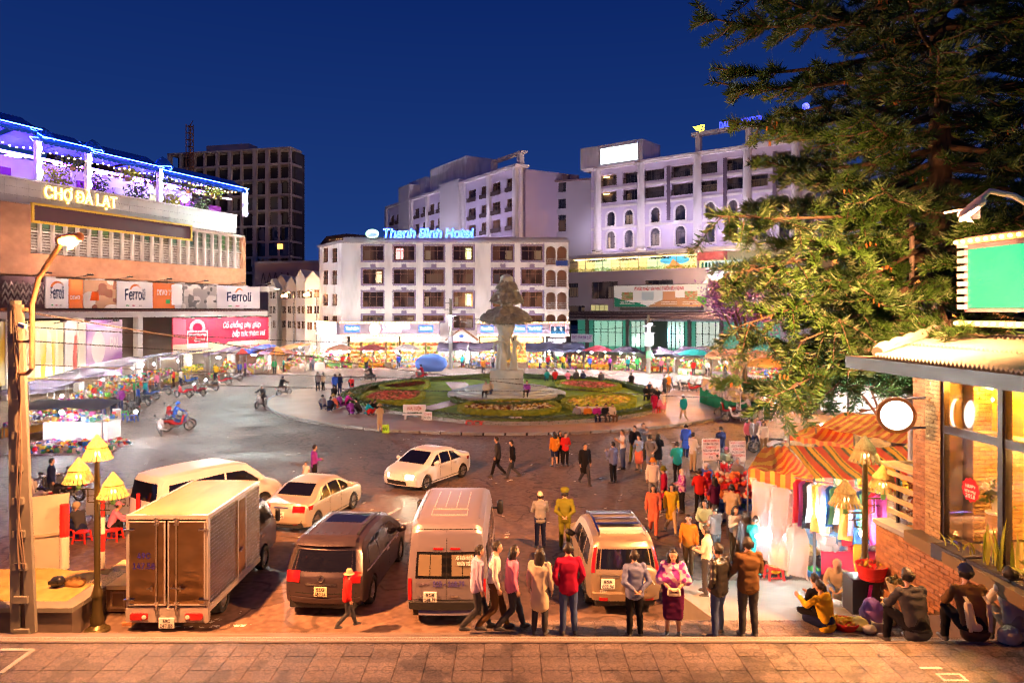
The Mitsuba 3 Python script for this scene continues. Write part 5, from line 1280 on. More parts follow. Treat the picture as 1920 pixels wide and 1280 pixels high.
put('side_shield', MB().raw([RH + q for q in ([.13, -.02, .05], [.13, -.02, -.16], [.02, .30, -.16], [.02, .30, .05])], [[0, 1, 2], [0, 2, 3]]), dark, rl)
put('side_glass', MB().beam(RH + [-.18, -.02, -.19], RH + [.07, -.02, .01], .12, .03), gA, rl, emit=(330, 170, 80), weight=4)
put('arm', MB().tube([RH + [.12, 0, .15], RH + [.3, 0, .3], RH + [.7, 0, .22], RH + [1.6, 0, -.3], RH + [2.4, 0, -1.2], (10.4, 12, 5), (10.4, 12, 3.2)], .05), C(.6, .55, .5, .5), rl, smooth=60)
def hat_lamp(x, y, z0, ht, label, tops):
 """A lamp post of three shades like conical straw hats."""
 k = thing('lamp_post', label, 'lamp post')
 put('pole', MB().lathe([(.19, 0), (.2, .1), (.13, .16), (.15, .3), (.11, .42), (.10, .75), (.13, .82), (.09, .95), (.065, 1.05), (.06, ht - .9), (.075, ht - .86), (.055, ht - .8), (.05, ht - .35)], (x, y, z0), 16), mat('bronze', (.10, .075, .03), .35, .6) if 'bronze' not in scene else 'bronze', k, smooth=45)
 put('foot_flange', MB().lathe([(.27, 0), (.27, .05), (.2, .09)], (x, y, z0), 16), 'bronze', k)
 for i, (dx, dz) in enumerate(tops):
  o = np.array([x + dx, y, z0 + ht + dz])
  if dx:
   m = MB().beam((x, y, o[2] - .6), (x + dx, y, o[2] - .6), .025).beam((x, y, o[2] - .75), (x + dx * .8, y, o[2] - .75), .02).beam((x + dx * .5, y, o[2] - .6), (x + dx * .5, y, o[2] - .9), .02).beam((x, y, o[2] - .9), (x + dx * .5, y, o[2] - .9), .02)
   put('arm', m, 'bronze', k); put('lamp_stem', MB().lathe([(.05, -.62), (.06, -.3), (.0, -.28)], o, 8), C(.08, .2, .08, .4), k)
  s_ = put('shade', MB().lathe([(.0, .12), (.02, .11), (.22, -.16)], o, 20), mat('straw', mikit.proc(lambda p, n, uv: mx((.26, .17, .045), (.50, .36, .12), nz(p.x * 40, p.y * 40, p.z * 14))), .8) if 'straw' not in scene else 'straw', k)
  for lv in range(3):
   m = MB()
   for q in range(22):
    a = q * 2 * math.pi / 22 + lv * .1; r0, r1 = .17 + lv * .04, .235 + lv * .05
    d0 = np.array([math.cos(a), math.sin(a), 0]); sd = np.array([-d0[1], d0[0], 0]) * .034
    z = -.12 - lv * .1
    m.raw([o + d0 * r0 + sd * .8 + UP * z, o + d0 * r0 - sd * .8 + UP * z, o + d0 * r1 - sd * 1.1 + UP * (z - .12), o + d0 * r1 + sd * 1.1 + UP * (z - .12)], [[0, 1, 2], [0, 2, 3]])
   put('straw_tier', m, 'straw', s_)
  put('bulb', MB().ball(o - UP * .3, (.07, .07, .09)), gA, k, emit=(210, 125, 42), weight=4)
hat_lamp(-9.42, 16.35, 0, 4.35, 'triple lamp post with straw hat shades at the planter on the left', ((0, 0), (-.42, -.52), (.36, -.85)))
q = AT(1622, 830, 15.2)
hat_lamp(q[0], 15.2, 1.1, q[2] - 1.1 + .05, 'triple lamp post with straw hat shades in front of the striped awning', ((0, 0), (-.42, -.92), (.38, -.62)))
# wires
def wire(a, b, sag, r=.011, n=14):
 t = np.linspace(0, 1, n)[:, None]; a, b = np.asarray(a, float), np.asarray(b, float)
 return a + (b - a) * t - UP * sag * 4 * t * (1 - t)
for i, (x, lab, y0, Y, h0) in enumerate(((845, 'thin utility pole in front of the hotel entrance', 560, 88, 0), (1216, 'utility pole with transformer boxes before the dark canopy', 590, 82, 0))):
 k = thing('utility_pole', lab, 'utility pole'); p = AT(x, y0, Y)
 put('shaft', MB().tube([(p[0], Y, 0), p], [.28, .16], 10), 'concrete', k)
 for j in range(3):
  put('cross_arm', MB().beam((p[0] - .8, Y, p[2] - .5 - j * .8), (p[0] + .8, Y, p[2] - .5 - j * .8), .1), gM, k)
 if i:
  put('box', MB().box(p[0] - .5, p[0] + .5, Y - .5, Y - .2, 3.2, 4.4), C(.4, .4, .4), k)
  put('box', MB().box(p[0] - .35, p[0] + .35, Y - .5, Y - .2, 1.8, 2.6), C(.1, .3, .15), k)
 else:
  put('box', MB().box(p[0] - .3, p[0] + .3, Y - .5, Y - .2, 3.2, 4.0), C(.2, .2, .22), k)
top = np.array([-10.48, 15.2, 7.25])
ends = [(AT(1216, 668, 82), .4), (AT(1216, 690, 82), .5), (AT(1000, 655, 84), .5), (AT(520, 640, 70), .3)]
wires = [(top + [.2, 0, 0], AT(1400, 745, 40), .5), (top + [.1, 0, -.6], AT(845, 655, 88), .6), (top + [0, 0, -1.1], AT(1216, 690, 82), .7), (top + [.1, 0, -1.4], AT(1216, 720, 82), .5), (top + [-.1, 0, -.3], AT(845, 640, 88), .3),
         (AT(1750, 590, 17.5), AT(1216, 655, 82), .4), (AT(1750, 606, 17.5), AT(1216, 672, 82), .4), (AT(845, 590, 88), AT(1060, 600, 97), .6), (AT(845, 600, 88), AT(1216, 610, 82), .8)]
for i, (a, b, s_) in enumerate(wires):
 put('overhead_wire', MB().tube(wire(a, b, s_), .013 if i < 7 else .03, 5), C(.05, .04, .04) if i not in (5, 6) else C(.35, .28, .25), label=('topmost wire from the pale pole to the conifer', 'wire from the pale pole to the thin hotel pole', 'lowest wire from the pale pole to the transformer pole', 'second lowest wire from the pale pole', 'highest wire from the pale pole to the hotel pole', 'upper pinkish wire under the conifer', 'lower pinkish wire under the conifer', 'short wire from the hotel pole to the arched balconies', 'slack wire between the two thin far poles')[i], cat='wire', group='overhead wires across the square')
k = thing('utility_pole', 'pole with tangled wires and a camera arm behind the tiled roof', 'utility pole')
p = AT(1757, 560, 17.5)
put('shaft', MB().tube([(p[0], 17.5, 2), p], .12, 10), C(.3, .26, .25), k); put('shaft', MB().tube([(p[0] - .55, 17.7, 2), (p[0] - .5, 17.7, 9.5)], .06, 8), C(.3, .26, .25), k)
q = AT(1672, 568, 17.5); put('camera_arm', MB().tube([q, p], .02).tube([(q + p) / 2 + [-.2, 0, 0], p - UP * .45], .02), C(.6, .55, .5), k); put('camera', MB().beam(q + [0, -.12, -.12], q + [.05, .1, -.04], .09), wP, k)
m = MB()
for i in range(16):
 a = R.uniform(0, 6); m.tube([p + [.25 * math.cos(a + t) * (.3 + .1 * i / 4), .1 * math.sin(t), -.9 + .35 * math.sin(a + t) + R.uniform(-.1, .1)] for t in np.linspace(0, 4.5, 9)], .012, 4)
put('wire_tangle', m, dark, k, kind='stuff')
# ================================================================== the big conifer
mat('bark', mikit.proc(lambda p, n, uv: mx((.03, .02, .014), (.09, .06, .042), fb(p.x * 6, p.y * 6, p.z * 2, 3))), .9)
mat('needle', mikit.proc(lambda p, n, uv: mx((.006, .024, .003), (.032, .092, .010), ss(.2, .8, fb(p.x * .8, p.y * .8, p.z * .8, 3)))), .55)
tk = thing('conifer', 'huge dark conifer with drooping needle tufts and brown cones on the right', 'tree')
TX, TYY = 10.6, 18.0
put('trunk', MB().tube([(TX + .1, TYY, 0), (TX, TYY, 5), (TX + .1, TYY, 11), (TX, TYY, 19)], [.42, .34, .26, .1], 12), 'bark', tk, smooth=60)
tips, limbs = [], MB()
N_L = 130
for i in range(N_L):
 z = 6.2 + 13.0 * (i / N_L); az = i * 2.4 + R.uniform(-.3, .3)
 L = np.interp(z, (6, 8.5, 11, 13, 15.5, 19), (4.8, 4.3, 4.2, 5.4, 5.5, 4.4)) * R.uniform(.82, 1.06)
 d = np.array([math.cos(az), math.sin(az), 0]); droop = np.interp(z, (6, 9, 13, 18), (2.0, 1.3, .7, .1)) * R.uniform(.7, 1.2)
 t_ = np.linspace(0, 1, 9)
 pts = np.array([[TX, TYY, z] + d * L * t + UP * (-droop * t * (1.35 - .5 * t) + .5 * t ** 4) for t in t_])
 limbs.tube(pts, np.interp(t_, (0, 1), (.085, .02)), 6)
 for j in range(20):
  t = R.uniform(.15, 1); b = np.array([np.interp(t, t_, pts[:, q]) for q in range(3)])
  sd = np.array([-d[1], d[0], 0]) * R.choice((-1, 1)); l = R.uniform(.5, 1.5) * (1.15 - .5 * t)
  e = b + (sd * R.uniform(.5, 1) + d * R.uniform(.2, .7)) * l + UP * R.uniform(-.45, .12) * l
  limbs.tube([b, (b + e) / 2 - UP * .08, e], [.025, .018, .012], 4)
  for f in np.linspace(.35, 1, 3):
   tips.append((b + (e - b) * f, e - b))
 for f in (.8, .9, 1.0):
  tips.append((np.array([np.interp(f, t_, pts[:, q]) for q in range(3)]), pts[-1] - pts[-3]))
# the low limb hanging before the stalls
for (x0, y0, x1, y1, Y0, Y1) in ((1720, 520, 1500, 640, 17.5, 15.5), (1700, 560, 1560, 730, 17.2, 15.0), (1690, 600, 1455, 740, 17, 15.2), (1720, 470, 1390, 610, 17.5, 15.8), (1740, 420, 1355, 515, 17.6, 16), (1700, 540, 1480, 700, 17, 16.2), (1720, 390, 1345, 405, 17.6, 15.5), (1730, 560, 1590, 700, 17.4, 16)):
 a, b = AT(x0, y0, Y0), AT(x1, y1, Y1); t_ = np.linspace(0, 1, 9)
 pts = np.array([a + (b - a) * t - UP * .5 * t * (1 - t) for t in t_]); limbs.tube(pts, np.interp(t_, (0, 1), (.06, .015)), 5)
 for j in range(26):
  t = R.uniform(.25, 1.02); q = a + (b - a) * t
  e = q + np.array([R.gauss(0, .45), R.gauss(0, .45), R.uniform(-1.0, .15)])
  limbs.tube([q, (q + e) / 2 + UP * .06, e], [.02, .014, .01], 4)
  tips += [(q + (e - q) * f, e - q) for f in (.4, .75, 1)]
put('limbs', limbs, 'bark', tk, smooth=60)
tips = [t for t in tips if not (t[0][1] < 13.5 and t[0][0] > 8.5 and t[0][2] < 8.2)]
NV, NF, base = [], [], 0
nn = 54
P0 = np.array([t[0] for t in tips]); A = np.array([t[1] for t in tips]); A /= np.linalg.norm(A, axis=1, keepdims=True)
m_ = len(P0) * nn
P = np.repeat(P0, nn, 0); Ax = np.repeat(A, nn, 0)
rd = rng.normal(size=(m_, 3)); rd -= Ax * (rd * Ax).sum(1, keepdims=True); rd /= np.linalg.norm(rd, axis=1, keepdims=True)
P = P + Ax * rng.uniform(-.26, .06, (m_, 1))
d = rd * .75 + Ax * rng.uniform(.25, 1.0, (m_, 1)); d /= np.linalg.norm(d, axis=1, keepdims=True)
Ln = rng.uniform(.12, .30, (m_, 1)); w = np.cross(d, rng.normal(size=(m_, 3))); w /= np.linalg.norm(w, axis=1, keepdims=True); w *= .0062
mid = P + d * Ln * .55; end = P + d * Ln * .95 + UP * Ln * rng.uniform(.02, .32, (m_, 1))
v = np.stack([P - w, P + w, mid + w * .7, end], 1).reshape(-1, 3); i5 = np.arange(m_) * 4
f = np.vstack([np.stack([i5, i5 + 1, i5 + 2], 1), np.stack([i5, i5 + 2, i5 + 3], 1)])
put('needle_tufts', MB().raw(v, f), 'needle', tk, kind='stuff')
m = MB()
for t in R.sample(tips, 150):
 for q in range(R.randint(2, 5)):
  o = t[0] + np.array([R.gauss(0, .07), R.gauss(0, .07), -R.uniform(.02, .12)])
  m.tube([o, o - UP * .1 + [R.uniform(-.02, .02), 0, 0]], [.02, .012], 5)
put('cones', m, C(.36, .13, .04), tk, kind='stuff')
# lit building, lamp and shopfront behind the tree
k = thing('lit_house', 'orange lit house wall behind the conifer branches', 'house')
OW = Wall((24.5, 55), (36.5, 52)); hs = [sbox(a, z, a + 1.1, z + 1.4) for a in (1.5, 4.5, 7.5) for z in (3.8, 7.4)]
front(OW, sbox(0, 0, OW.len, 12.5), hs, .4, C(.62, .42, .2), k); core(OW, 0, OW.len, 0, 12, -.9, 8, C(.3, .2, .1), k, 'core')
for pg in hs:
 window(OW, k, pg, .2, C(.3, .2, .1), 'glass_night', (1, 0), .07)
put('roof', OW.box(MB(), -.4, OW.len + .4, 12.5, 12.9, -9, .6), 'rust', k)
k = thing('street_lamp', 'orange street lamp lighting the house behind the conifer', 'street lamp')
p = AT(1624, 430, 48); put('pole', MB().tube([(p[0] - 1.2, 48, 0), (p[0] - 1.2, 48, p[2] - .2), (p[0] - .5, 48, p[2] + .3), p + [0, 0, .15]], .08), gM, k); put('lamp_glass', MB().ball(p, (.35, .25, .12)), gA, k, emit=(9000, 4000, 700), weight=12)
k = thing('shopfront', 'green shopfront with white lights behind the low tree branch', 'shop')
GW = Wall((21, 50), (27, 47)); put('wall', GW.box(MB(), 0, GW.len, 0, 4.4, -3, -.2), C(.4, .38, .36), k)
put('green_fascia', GW.box(MB(), .2, GW.len - .2, 2.2, 4.0, -.2, 0), C(.02, .4, .25), k, emit=(.01, .16, .1), weight=.2); wtext(GW, 'NHÀ HÀNG', .6, 3.0, .5, 0, .05, 'lettering', wP, k, 3)
put('lit_window', GW.box(MB(), .4, GW.len - .4, .3, 2.0, -.2, -.1), gW, k, emit=(1.0, .95, .85), weight=.5); put('lamp', MB().ball(GW.p(5.8, 4.3, .6), .15), gW, k, emit=(60, 70, 60), weight=1.5)
# ================================================================== vehicles
def paint(name, c, metal=.5, rough=.3, coat=1.0):
 return mat(name, c, rough, metal, clearcoat=coat, clearcoat_gloss=.92, specular=.5)
paint('paint_white', (.72, .70, .68), 0, .35); paint('paint_gold', (.34, .26, .18), .55, .32); paint('paint_grey', (.075, .052, .060), .6, .28)
paint('paint_silver', (.25, .215, .25), .45, .33); paint('paint_beige', (.56, .50, .40), .45, .3); paint('paint_blue', (.025, .022, .06), .4, .3)
mat('auto_glass', (.006, .006, .008), .04, specular=.8)
mat('tyre', (.018, .017, .017), .8); mat('rim', (.5, .48, .46), .3, .9); mat('black_plastic', (.02, .02, .022), .5)
mat('tail_red', (.42, .008, .012), .15, specular=.7); mat('lamp_clear', (.7, .68, .62), .1, specular=.7); mat('chrome', (.75, .73, .7), .12, 1.0)
mat('steel_panel', mikit.proc(lambda p, n, uv: mx((.30, .19, .10), (.50, .36, .22), fb(p.x * 3, p.y * 3, p.z * 5, 3))), mikit.proc(lambda p, n, uv: .10 + .14 * fb(p.x * 2, p.y * 2, p.z * 7, 3)), 1.0,
 bump=mikit.proc(lambda p, n, uv: .012 * fb(p.x * 1.6, p.y * 1.6, p.z * 3.2, 3), eps=.02))
mat('truck_alu', mikit.proc(lambda p, n, uv: mx((.42, .38, .36), (.60, .56, .54), fb(p.x * 2, p.y * 2, p.z * 2, 3))), .4, .6)
mat('truck_roof', mikit.proc(lambda p, n, uv: mx((.22, .12, .035), (.42, .26, .09), fb(p.x * 3, p.y * .8, p.z, 3))), .5, .3)
class Vehicle:
 """A body whose side view is a closed outline and whose width follows height and length. y runs forward from the tail."""
 def __init__(s, key, to, rear, top, front, hw, belt, tumble, paintm, wheels, wr, bow=.10):
  s.k, s.to, s.hw, s.belt, s.tum, s.bow = key, to, hw, belt, tumble, bow
  s.rear, s.top, s.front = [np.array(q, float) for q in (rear, top, front)]
  s.pts = np.vstack([s.rear, s.top, s.front]); s.L = s.pts[:, 0].max(); s.H = s.pts[:, 1].max(); s.z0 = s.pts[:, 1].min()
  pg = Polygon(s.pts).buffer(0)
  for y in wheels:
   pg = pg.difference(Point(y, wr).buffer(wr + .06))
  s.wheels, s.wr, s.paintm = wheels, wr, paintm
  c = np.array(pg.exterior.coords)[:-1]
  if Polygon(c).exterior.is_ccw is False:
   c = c[::-1]
  m = m3.Manifold.extrude(m3.CrossSection([c.tolist()]), 2.0).translate([0, 0, -1]).refine_to_length(.13).to_mesh()
  v = np.array(m.vert_properties[:, :3], float)
  w = s.warp(v[:, 0], v[:, 1], v[:, 2])
  t = trimesh.Trimesh(w, np.array(m.tri_verts)[:, ::-1] if False else np.array(m.tri_verts), process=False)
  if t.volume < 0:
   t.invert()
  s.add('body', t, paintm, smooth=32)
  i0, i1 = min(wheels), max(wheels)
  s.add('underbody', MB().box(-hw * .8, hw * .8, .15, s.L - .2, .22, max(.5, wr + .1)), 'black_plastic')
  for y in wheels:
   for sx in (-1, 1):
    s.wheel(sx * (hw - .11), y)
 def add(s, name, mesh, m, parent=None, **k):
  return put(name, mesh, m, parent or s.k, to=s.to, **k)
 def width(s, y, z):
  f = np.clip((z - s.belt) / (s.H - s.belt), 0, 1)
  low = np.clip((s.belt - z) / s.belt, 0, 1)
  e = np.clip((np.abs(y - s.L / 2) / (s.L / 2) - .7) / .3, 0, 1)
  return s.hw * (1 - (1 - s.tum) * f ** 1.2) * (1 - .05 * low ** 3) * (1 - .08 * e ** 2)
 def warp(s, y, z, q, off=0.0):
  a = np.clip((np.abs(q) - .72) / .28, 0, 1) ** 2.2
  zz = z - .075 * a * np.clip((z - s.z0) / (s.H - s.z0), 0, 1) ** .7
  d = (y - s.L / 2) / (s.L / 2)
  yy = y - np.sign(d) * np.clip((np.abs(d) - .5) / .5, 0, 1) * (s.bow * q ** 2 + .07 * a)
  return np.column_stack([q * (s.width(y, z) + off), yy, zz])
 def side(s, pg, name, m, e=.006, parent=None, sides=(-1, 1), **k):
  out = []
  for sx in sides:
   c = np.array(pg.exterior.coords)[:-1]
   if not pg.exterior.is_ccw:
    c = c[::-1]
   t = m3.Manifold.extrude(m3.CrossSection([c.tolist()]), .06).refine_to_length(.15).to_mesh()
   v = np.array(t.vert_properties[:, :3], float)
   w = s.warp(v[:, 0], v[:, 1], sx * (.94 + v[:, 2]))
   w[:, 0] += sx * e
   t = trimesh.Trimesh(w, np.array(t.tri_verts), process=False)
   if t.volume < 0:
    t.invert()
   out.append(s.add(name, t, m, parent, smooth=30, **k))
  return out
 def strip(s, line, q0, q1, name, m, e=.007, parent=None, n=9, e1=None, **k):
  """A patch over the outline between widths q0 and q1 along the side-view points 'line'."""
  ln = np.array(line, float); t = np.gradient(ln, axis=0); nrm = np.column_stack([t[:, 1], -t[:, 0]])
  nrm /= np.linalg.norm(nrm, axis=1, keepdims=True) + 1e-9
  c = np.array([s.L / 2, s.H * .5])
  nrm *= np.sign(((ln - c) * nrm).sum(1, keepdims=True) + 1e-9)
  rows = []
  qs = np.linspace(q0, q1, n)
  for (p, d) in zip(ln, nrm):
   b = s.warp(np.full(n, p[0]), np.full(n, p[1]), qs); b[:, 1] += d[0] * e; b[:, 2] += d[1] * e
   rows.append(b)
  if e > .012:
   for j, (p, d) in ((0, (ln[0], nrm[0])), (-1, (ln[-1], nrm[-1]))):
    b = s.warp(np.full(n, p[0]), np.full(n, p[1]), qs)
    rows.insert(0, b) if j == 0 else rows.append(b)
  return s.add(name, MB().sheet(rows), m, parent, smooth=30, **k)
 def rz(s, z0, z1, n=5):
  """Side-view points of the tail between two heights."""
  z = np.linspace(z0, z1, n); return np.column_stack([np.interp(z, s.rear[:, 1], s.rear[:, 0]), z])
 def fz(s, z0, z1, n=5):
  f = s.front[::-1]; z = np.linspace(z0, z1, n); return np.column_stack([np.interp(z, f[:, 1], f[:, 0]), z])
 def ty(s, y0, y1, n=7):
  y = np.linspace(y0, y1, n); return np.column_stack([y, np.interp(y, s.top[:, 0], s.top[:, 1])])
 def wheel(s, x, y):
  r, w = s.wr, .11; sx = np.sign(x)
  k = s.add('wheel', MB().lathe([(r * .62, -w), (r * .93, -w), (r, -w * .6), (r, w * .6), (r * .93, w), (r * .62, w)], (x, y, r), 26, axis=(1, 0, 0)), 'tyre', smooth=40)
  m = MB().lathe([(r * .62, -.02), (r * .64, .085), (r * .56, .07), (r * .5, .02), (.0, .03)], (x, y, r), 22, axis=(sx, 0, 0))
  for i in range(5):
   a = i * 2 * math.pi / 5; d = np.array([0, math.cos(a), math.sin(a)])
   m.beam(np.array([x + sx * .06, y, r]) + d * .03, np.array([x + sx * .07, y, r]) + d * r * .58, .05, .03, up=(1, 0, 0))
  s.add('rim', m, 'rim', k)
 def plate(s, lines, x, z, w=.28, h=.2, yellow=False, y=None):
  y = (np.interp(z, s.rear[:, 1], s.rear[:, 0]) if y is None else y) + s.bow * .1 - .0
  k = s.add('licence_plate', MB().box(x - w / 2, x + w / 2, y - .035, y + .02, z - h / 2, z + h / 2), C(.72, .62, .40, .5) if yellow else C(.75, .72, .68, .5))
  n = len(lines)
  for i, tx in enumerate(lines):
   g = glyphs(tx, h * .34); ww = min(w * .86, g.bounds[2])
   g = affinity.scale(g, ww / g.bounds[2], 1, origin=(0, 0))
   s.add('lettering', MB().poly(g, (x - ww / 2, y - .036, z + h / 2 - (i + 1) * h / n + h * .08), (1, 0, 0), (0, 0, 1), (0, -.006, 0)), C(.03, .03, .04), k)
 def words(s, tx, x, z, h, m, width=None, slope=None, name='lettering', e=.012):
  g = glyphs(tx, h); w = width or g.bounds[2]; g = affinity.scale(g, w / g.bounds[2], 1, origin=(0, 0))
  y0 = np.interp(z, s.rear[:, 1], s.rear[:, 0]); y1 = np.interp(z + h, s.rear[:, 1], s.rear[:, 0])
  q = (abs(x) + .2) / s.hw
  return s.add(name, MB().poly(g, (x - w / 2, y0 + s.bow * (x / s.hw) ** 2 - e, z), (1, 0, 0), (0, (y1 - y0) / h, 1), (0, -.006, 0)), m)
 def mirror(s, y, z, m='black_plastic', size=(.12, .1, .2)):
  for sx in (-1, 1):
   x = sx * (s.width(y, z) + .1)
   k = s.add('mirror', rough_solid([(((x, y, z), .08), ((x + sx * .1, y - .01, z + .05), .085))], 1, 1, 0, .06), m, smooth=60)
   s.add('arm', MB().beam((x - sx * .13, y, z), (x, y, z), .05), 'black_plastic', k)
def sedan(name, label, paintm, to, plate, group=None, lit=False):
 k = thing(name, label, 'car', group)
 v = Vehicle(k, to, [(.22, .22), (.05, .4), (.0, .62), (.05, .85), (.12, 1.0)], [(.55, 1.04), (.75, 1.08), (1.35, 1.38), (1.7, 1.45), (2.2, 1.47), (2.65, 1.42), (3.45, .98), (4.05, .86)], [(4.28, .74), (4.38, .5), (4.3, .28), (4.1, .2)], .86, .92, .74, paintm, (.85, 3.45), .31, .14)
 v.strip(v.ty(.8, 1.36), -.78, .78, 'rear_window', 'auto_glass'); v.strip(v.ty(2.72, 3.4), -.8, .8, 'windscreen', 'auto_glass')
 for pg in ([(1.0, .98), (1.15, 1.05), (1.45, 1.30), (1.72, 1.36), (1.74, .97)], [(1.8, .97), (1.8, 1.37), (2.3, 1.38), (2.42, 1.35), (2.46, .96)], [(2.52, .96), (2.5, 1.33), (2.66, 1.3), (3.15, 1.0), (3.1, .95)]):
  v.side(Polygon(pg), 'side_window', 'auto_glass')
 for sx in (-1, 1):
  v.strip(v.rz(.74, .94), sx * .52, sx * .97, 'tail_light', 'tail_red', .014)
  v.strip(v.rz(.3, .36), sx * .5, sx * .85, 'reflector', 'tail_red', .012)
  v.strip(v.fz(.58, .72), sx * .55, sx * .93, 'headlight', gW if lit else 'lamp_clear', .014, **({'emit': (260, 220, 150), 'weight': 3} if lit else {}))
 v.side(Polygon([(.25, .8), (.42, .8), (.5, .93), (.2, .93)]), 'tail_light', 'tail_red', .008)
 v.side(Polygon([(.5, .3), (3.9, .27), (3.9, .3), (.5, .33)]), 'sill_trim', 'black_plastic')
 for y in (1.72, 2.5):
  v.side(Polygon([(y - .3, .82), (y - .12, .82), (y - .12, .85), (y - .3, .85)]), 'door_handle', 'chrome', .02)
  v.side(Polygon([(y, .36), (y + .012, .36), (y + .03, .95), (y + .018, .95)]), 'door_seam', 'black_plastic', .002)
 v.strip(v.fz(.32, .5), -.6, .6, 'grille', 'black_plastic', .012); v.strip(v.rz(.86, .89), -.32, .32, 'chrome_bar', 'chrome', .016)
 v.plate(plate, 0, .66); v.mirror(2.95, 1.0, paintm)
 v.strip(v.rz(.25, .34), -.75, .75, 'bumper_trim', 'black_plastic', .008)
 return k
def heading(x, y, deg):
 """Rear centre of the vehicle at (x, y), driving deg to the right of straight ahead."""
 return place(x, y, 0, -deg)
# silver-gold sedan behind the truck
p = G(545, 1003); sedan('sedan_car', 'champagne sedan parked behind the box truck, its tail towards us', 'paint_beige', heading(p[0] - .35, p[1], 15), ['49A', '132.45'])
p = G(838, 885); q = G(738, 918)
sedan('sedan_car', 'white sedan with lit headlights driving across the open square', 'paint_white', heading(p[0] + .5, p[1] + .2, math.degrees(math.atan2(q[0] - p[0], q[1] - p[1]))), ['49A', '220.17'], lit=True)
# dark minivan
p = G(601, 1158)
k = thing('minivan', 'dark grey family minivan with sunroof and yellow plate 51G 482.14', 'minivan')
v = Vehicle(k, heading(p[0] + .02, p[1] - .1, 4.5), [(.25, .28), (.05, .4), (0, .6), (.04, .95), (.12, 1.08), (.38, 1.56), (.5, 1.68)], [(.75, 1.74), (1.6, 1.79), (2.6, 1.77), (3.2, 1.66), (4.15, 1.08), (4.75, .92)], [(5.0, .74), (5.06, .5), (4.95, .3), (4.7, .25)], .99, 1.02, .80, 'paint_grey', (1.05, 4.05), .35, .16)
v.strip(v.rz(1.08, 1.52), -.84, .84, 'rear_window', 'auto_glass'); v.strip(v.ty(3.25, 4.05), -.82, .82, 'windscreen', 'auto_glass')
v.strip([(.34, 1.6), (.46, 1.70), (.70, 1.75)], -.86, .86, 'spoiler', 'paint_grey', .035)
v.strip(v.ty(1.75, 2.65), -.62, .62, 'sunroof', 'auto_glass')
for q in np.linspace(-.5, .5, 5):
 v.strip(v.ty(.95, 1.62), q - .015, q + .015, 'roof_rib', 'paint_grey', .02, n=2)
for sx in (-1, 1):
 v.strip(v.ty(.85, 2.9), sx * .78, sx * .84, 'roof_rail', 'black_plastic', .04, n=3)
 v.strip(v.rz(.84, 1.08), sx * .58, sx * .98, 'tail_light', 'tail_red', .02)
 v.strip(v.rz(.33, .38), sx * .55, sx * .8, 'reflector', 'tail_red', .012)
for pg in ([(.62, 1.1), (.85, 1.52), (1.55, 1.58), (1.6, 1.08)], [(1.68, 1.08), (1.63, 1.58), (2.55, 1.58), (2.62, 1.06)], [(2.7, 1.06), (2.65, 1.57), (3.12, 1.52), (3.75, 1.12), (3.7, 1.05)]):
 v.side(Polygon(pg), 'side_window', 'auto_glass')
v.side(Polygon([(.4, 1.02), (4.0, .99), (4.0, 1.02), (.4, 1.05)]), 'chrome_trim', 'chrome', .008)
for y in (1.64, 2.66, 3.7):
 v.side(Polygon([(y, .4), (y + .014, .4), (y + .014, 1.04), (y, 1.04)]), 'door_seam', 'black_plastic', .002)
for y in (2.35, 3.35):
 v.side(Polygon([(y, .93), (y + .2, .93), (y + .2, .97), (y, .97)]), 'door_handle', 'chrome', .025)
v.strip(v.rz(.80, .835), -.4, .4, 'chrome_bar', 'chrome', .025)
v.add('emblem', MB().lathe([(.075, 0), (.08, .012), (.06, .014), (.055, .004)], (0, .03, .95), 20, axis=(0, -1, .1)), 'chrome')
v.plate(['51G', '482.14'], .0, .66, .3, .22, True); v.mirror(3.5, 1.1, 'paint_grey')
v.strip(v.rz(.30, .5), -.97, .97, 'bumper', 'paint_grey', .035); v.strip(v.rz(.28, .33), -.9, .9, 'bumper_trim', 'black_plastic', .04)
v.strip(v.rz(.60, .62), -.9, .9, 'tailgate_seam', 'black_plastic', .004)
# passenger van
p = G(838, 1172)
k = thing('passenger_van', 'silver high roofed passenger van with curtained rear windows', 'van')
v = Vehicle(k, heading(p[0], p[1] - .1, 0), [(.2, .32), (.02, .4), (0, .6), (.0, 1.1), (.05, 1.8), (.1, 2.15), (.22, 2.3)], [(.5, 2.36), (1.6, 2.4), (3.2, 2.37), (3.9, 2.25), (4.5, 1.75), (4.9, 1.22)], [(5.4, 1.0), (5.55, .6), (5.45, .32), (5.2, .28)], .985, 1.05, .86, 'paint_silver', (1.15, 4.6), .35, .05)
v.strip(v.rz(1.12, 1.72), -.80, .80, 'rear_window', 'auto_glass')
cm_ = C(.22, .17, .12)
for q0, q1 in ((-.74, -.44), (-.42, -.13), (.13, .40), (.42, .72)):
 qm = (q0 + q1) / 2
 v.strip(v.rz(1.18, 1.66), q0, q1, 'curtain', cm_, .010, n=3)
v.strip(v.rz(.62, 2.18), -.006, .006, 'door_seam', 'black_plastic', .012, n=2)
v.strip(v.rz(.62, .64), -.85, .85, 'seam', 'black_plastic', .008); v.strip(v.rz(2.2, 2.215), -.85, .85, 'seam', 'black_plastic', .008)
for sx in (-1, 1):
 v.strip(v.rz(.62, 1.12), sx * .9, sx * .995, 'tail_light', 'tail_red', .02, n=4)
 v.strip(v.rz(1.77, 1.81), sx * .1 if sx > 0 else -.36, sx * .36 if sx > 0 else -.1, 'brake_light', 'tail_red', .02)
 v.strip(v.ty(.5, 3.3), sx * .86, sx * .9, 'gutter', 'paint_silver', .02, n=3)
for y0, y1 in ((.3, 1.25), (1.33, 2.4), (2.48, 3.4)):
 v.side(sbox(y0, 1.2, y1, 1.8), 'side_window', 'auto_glass')
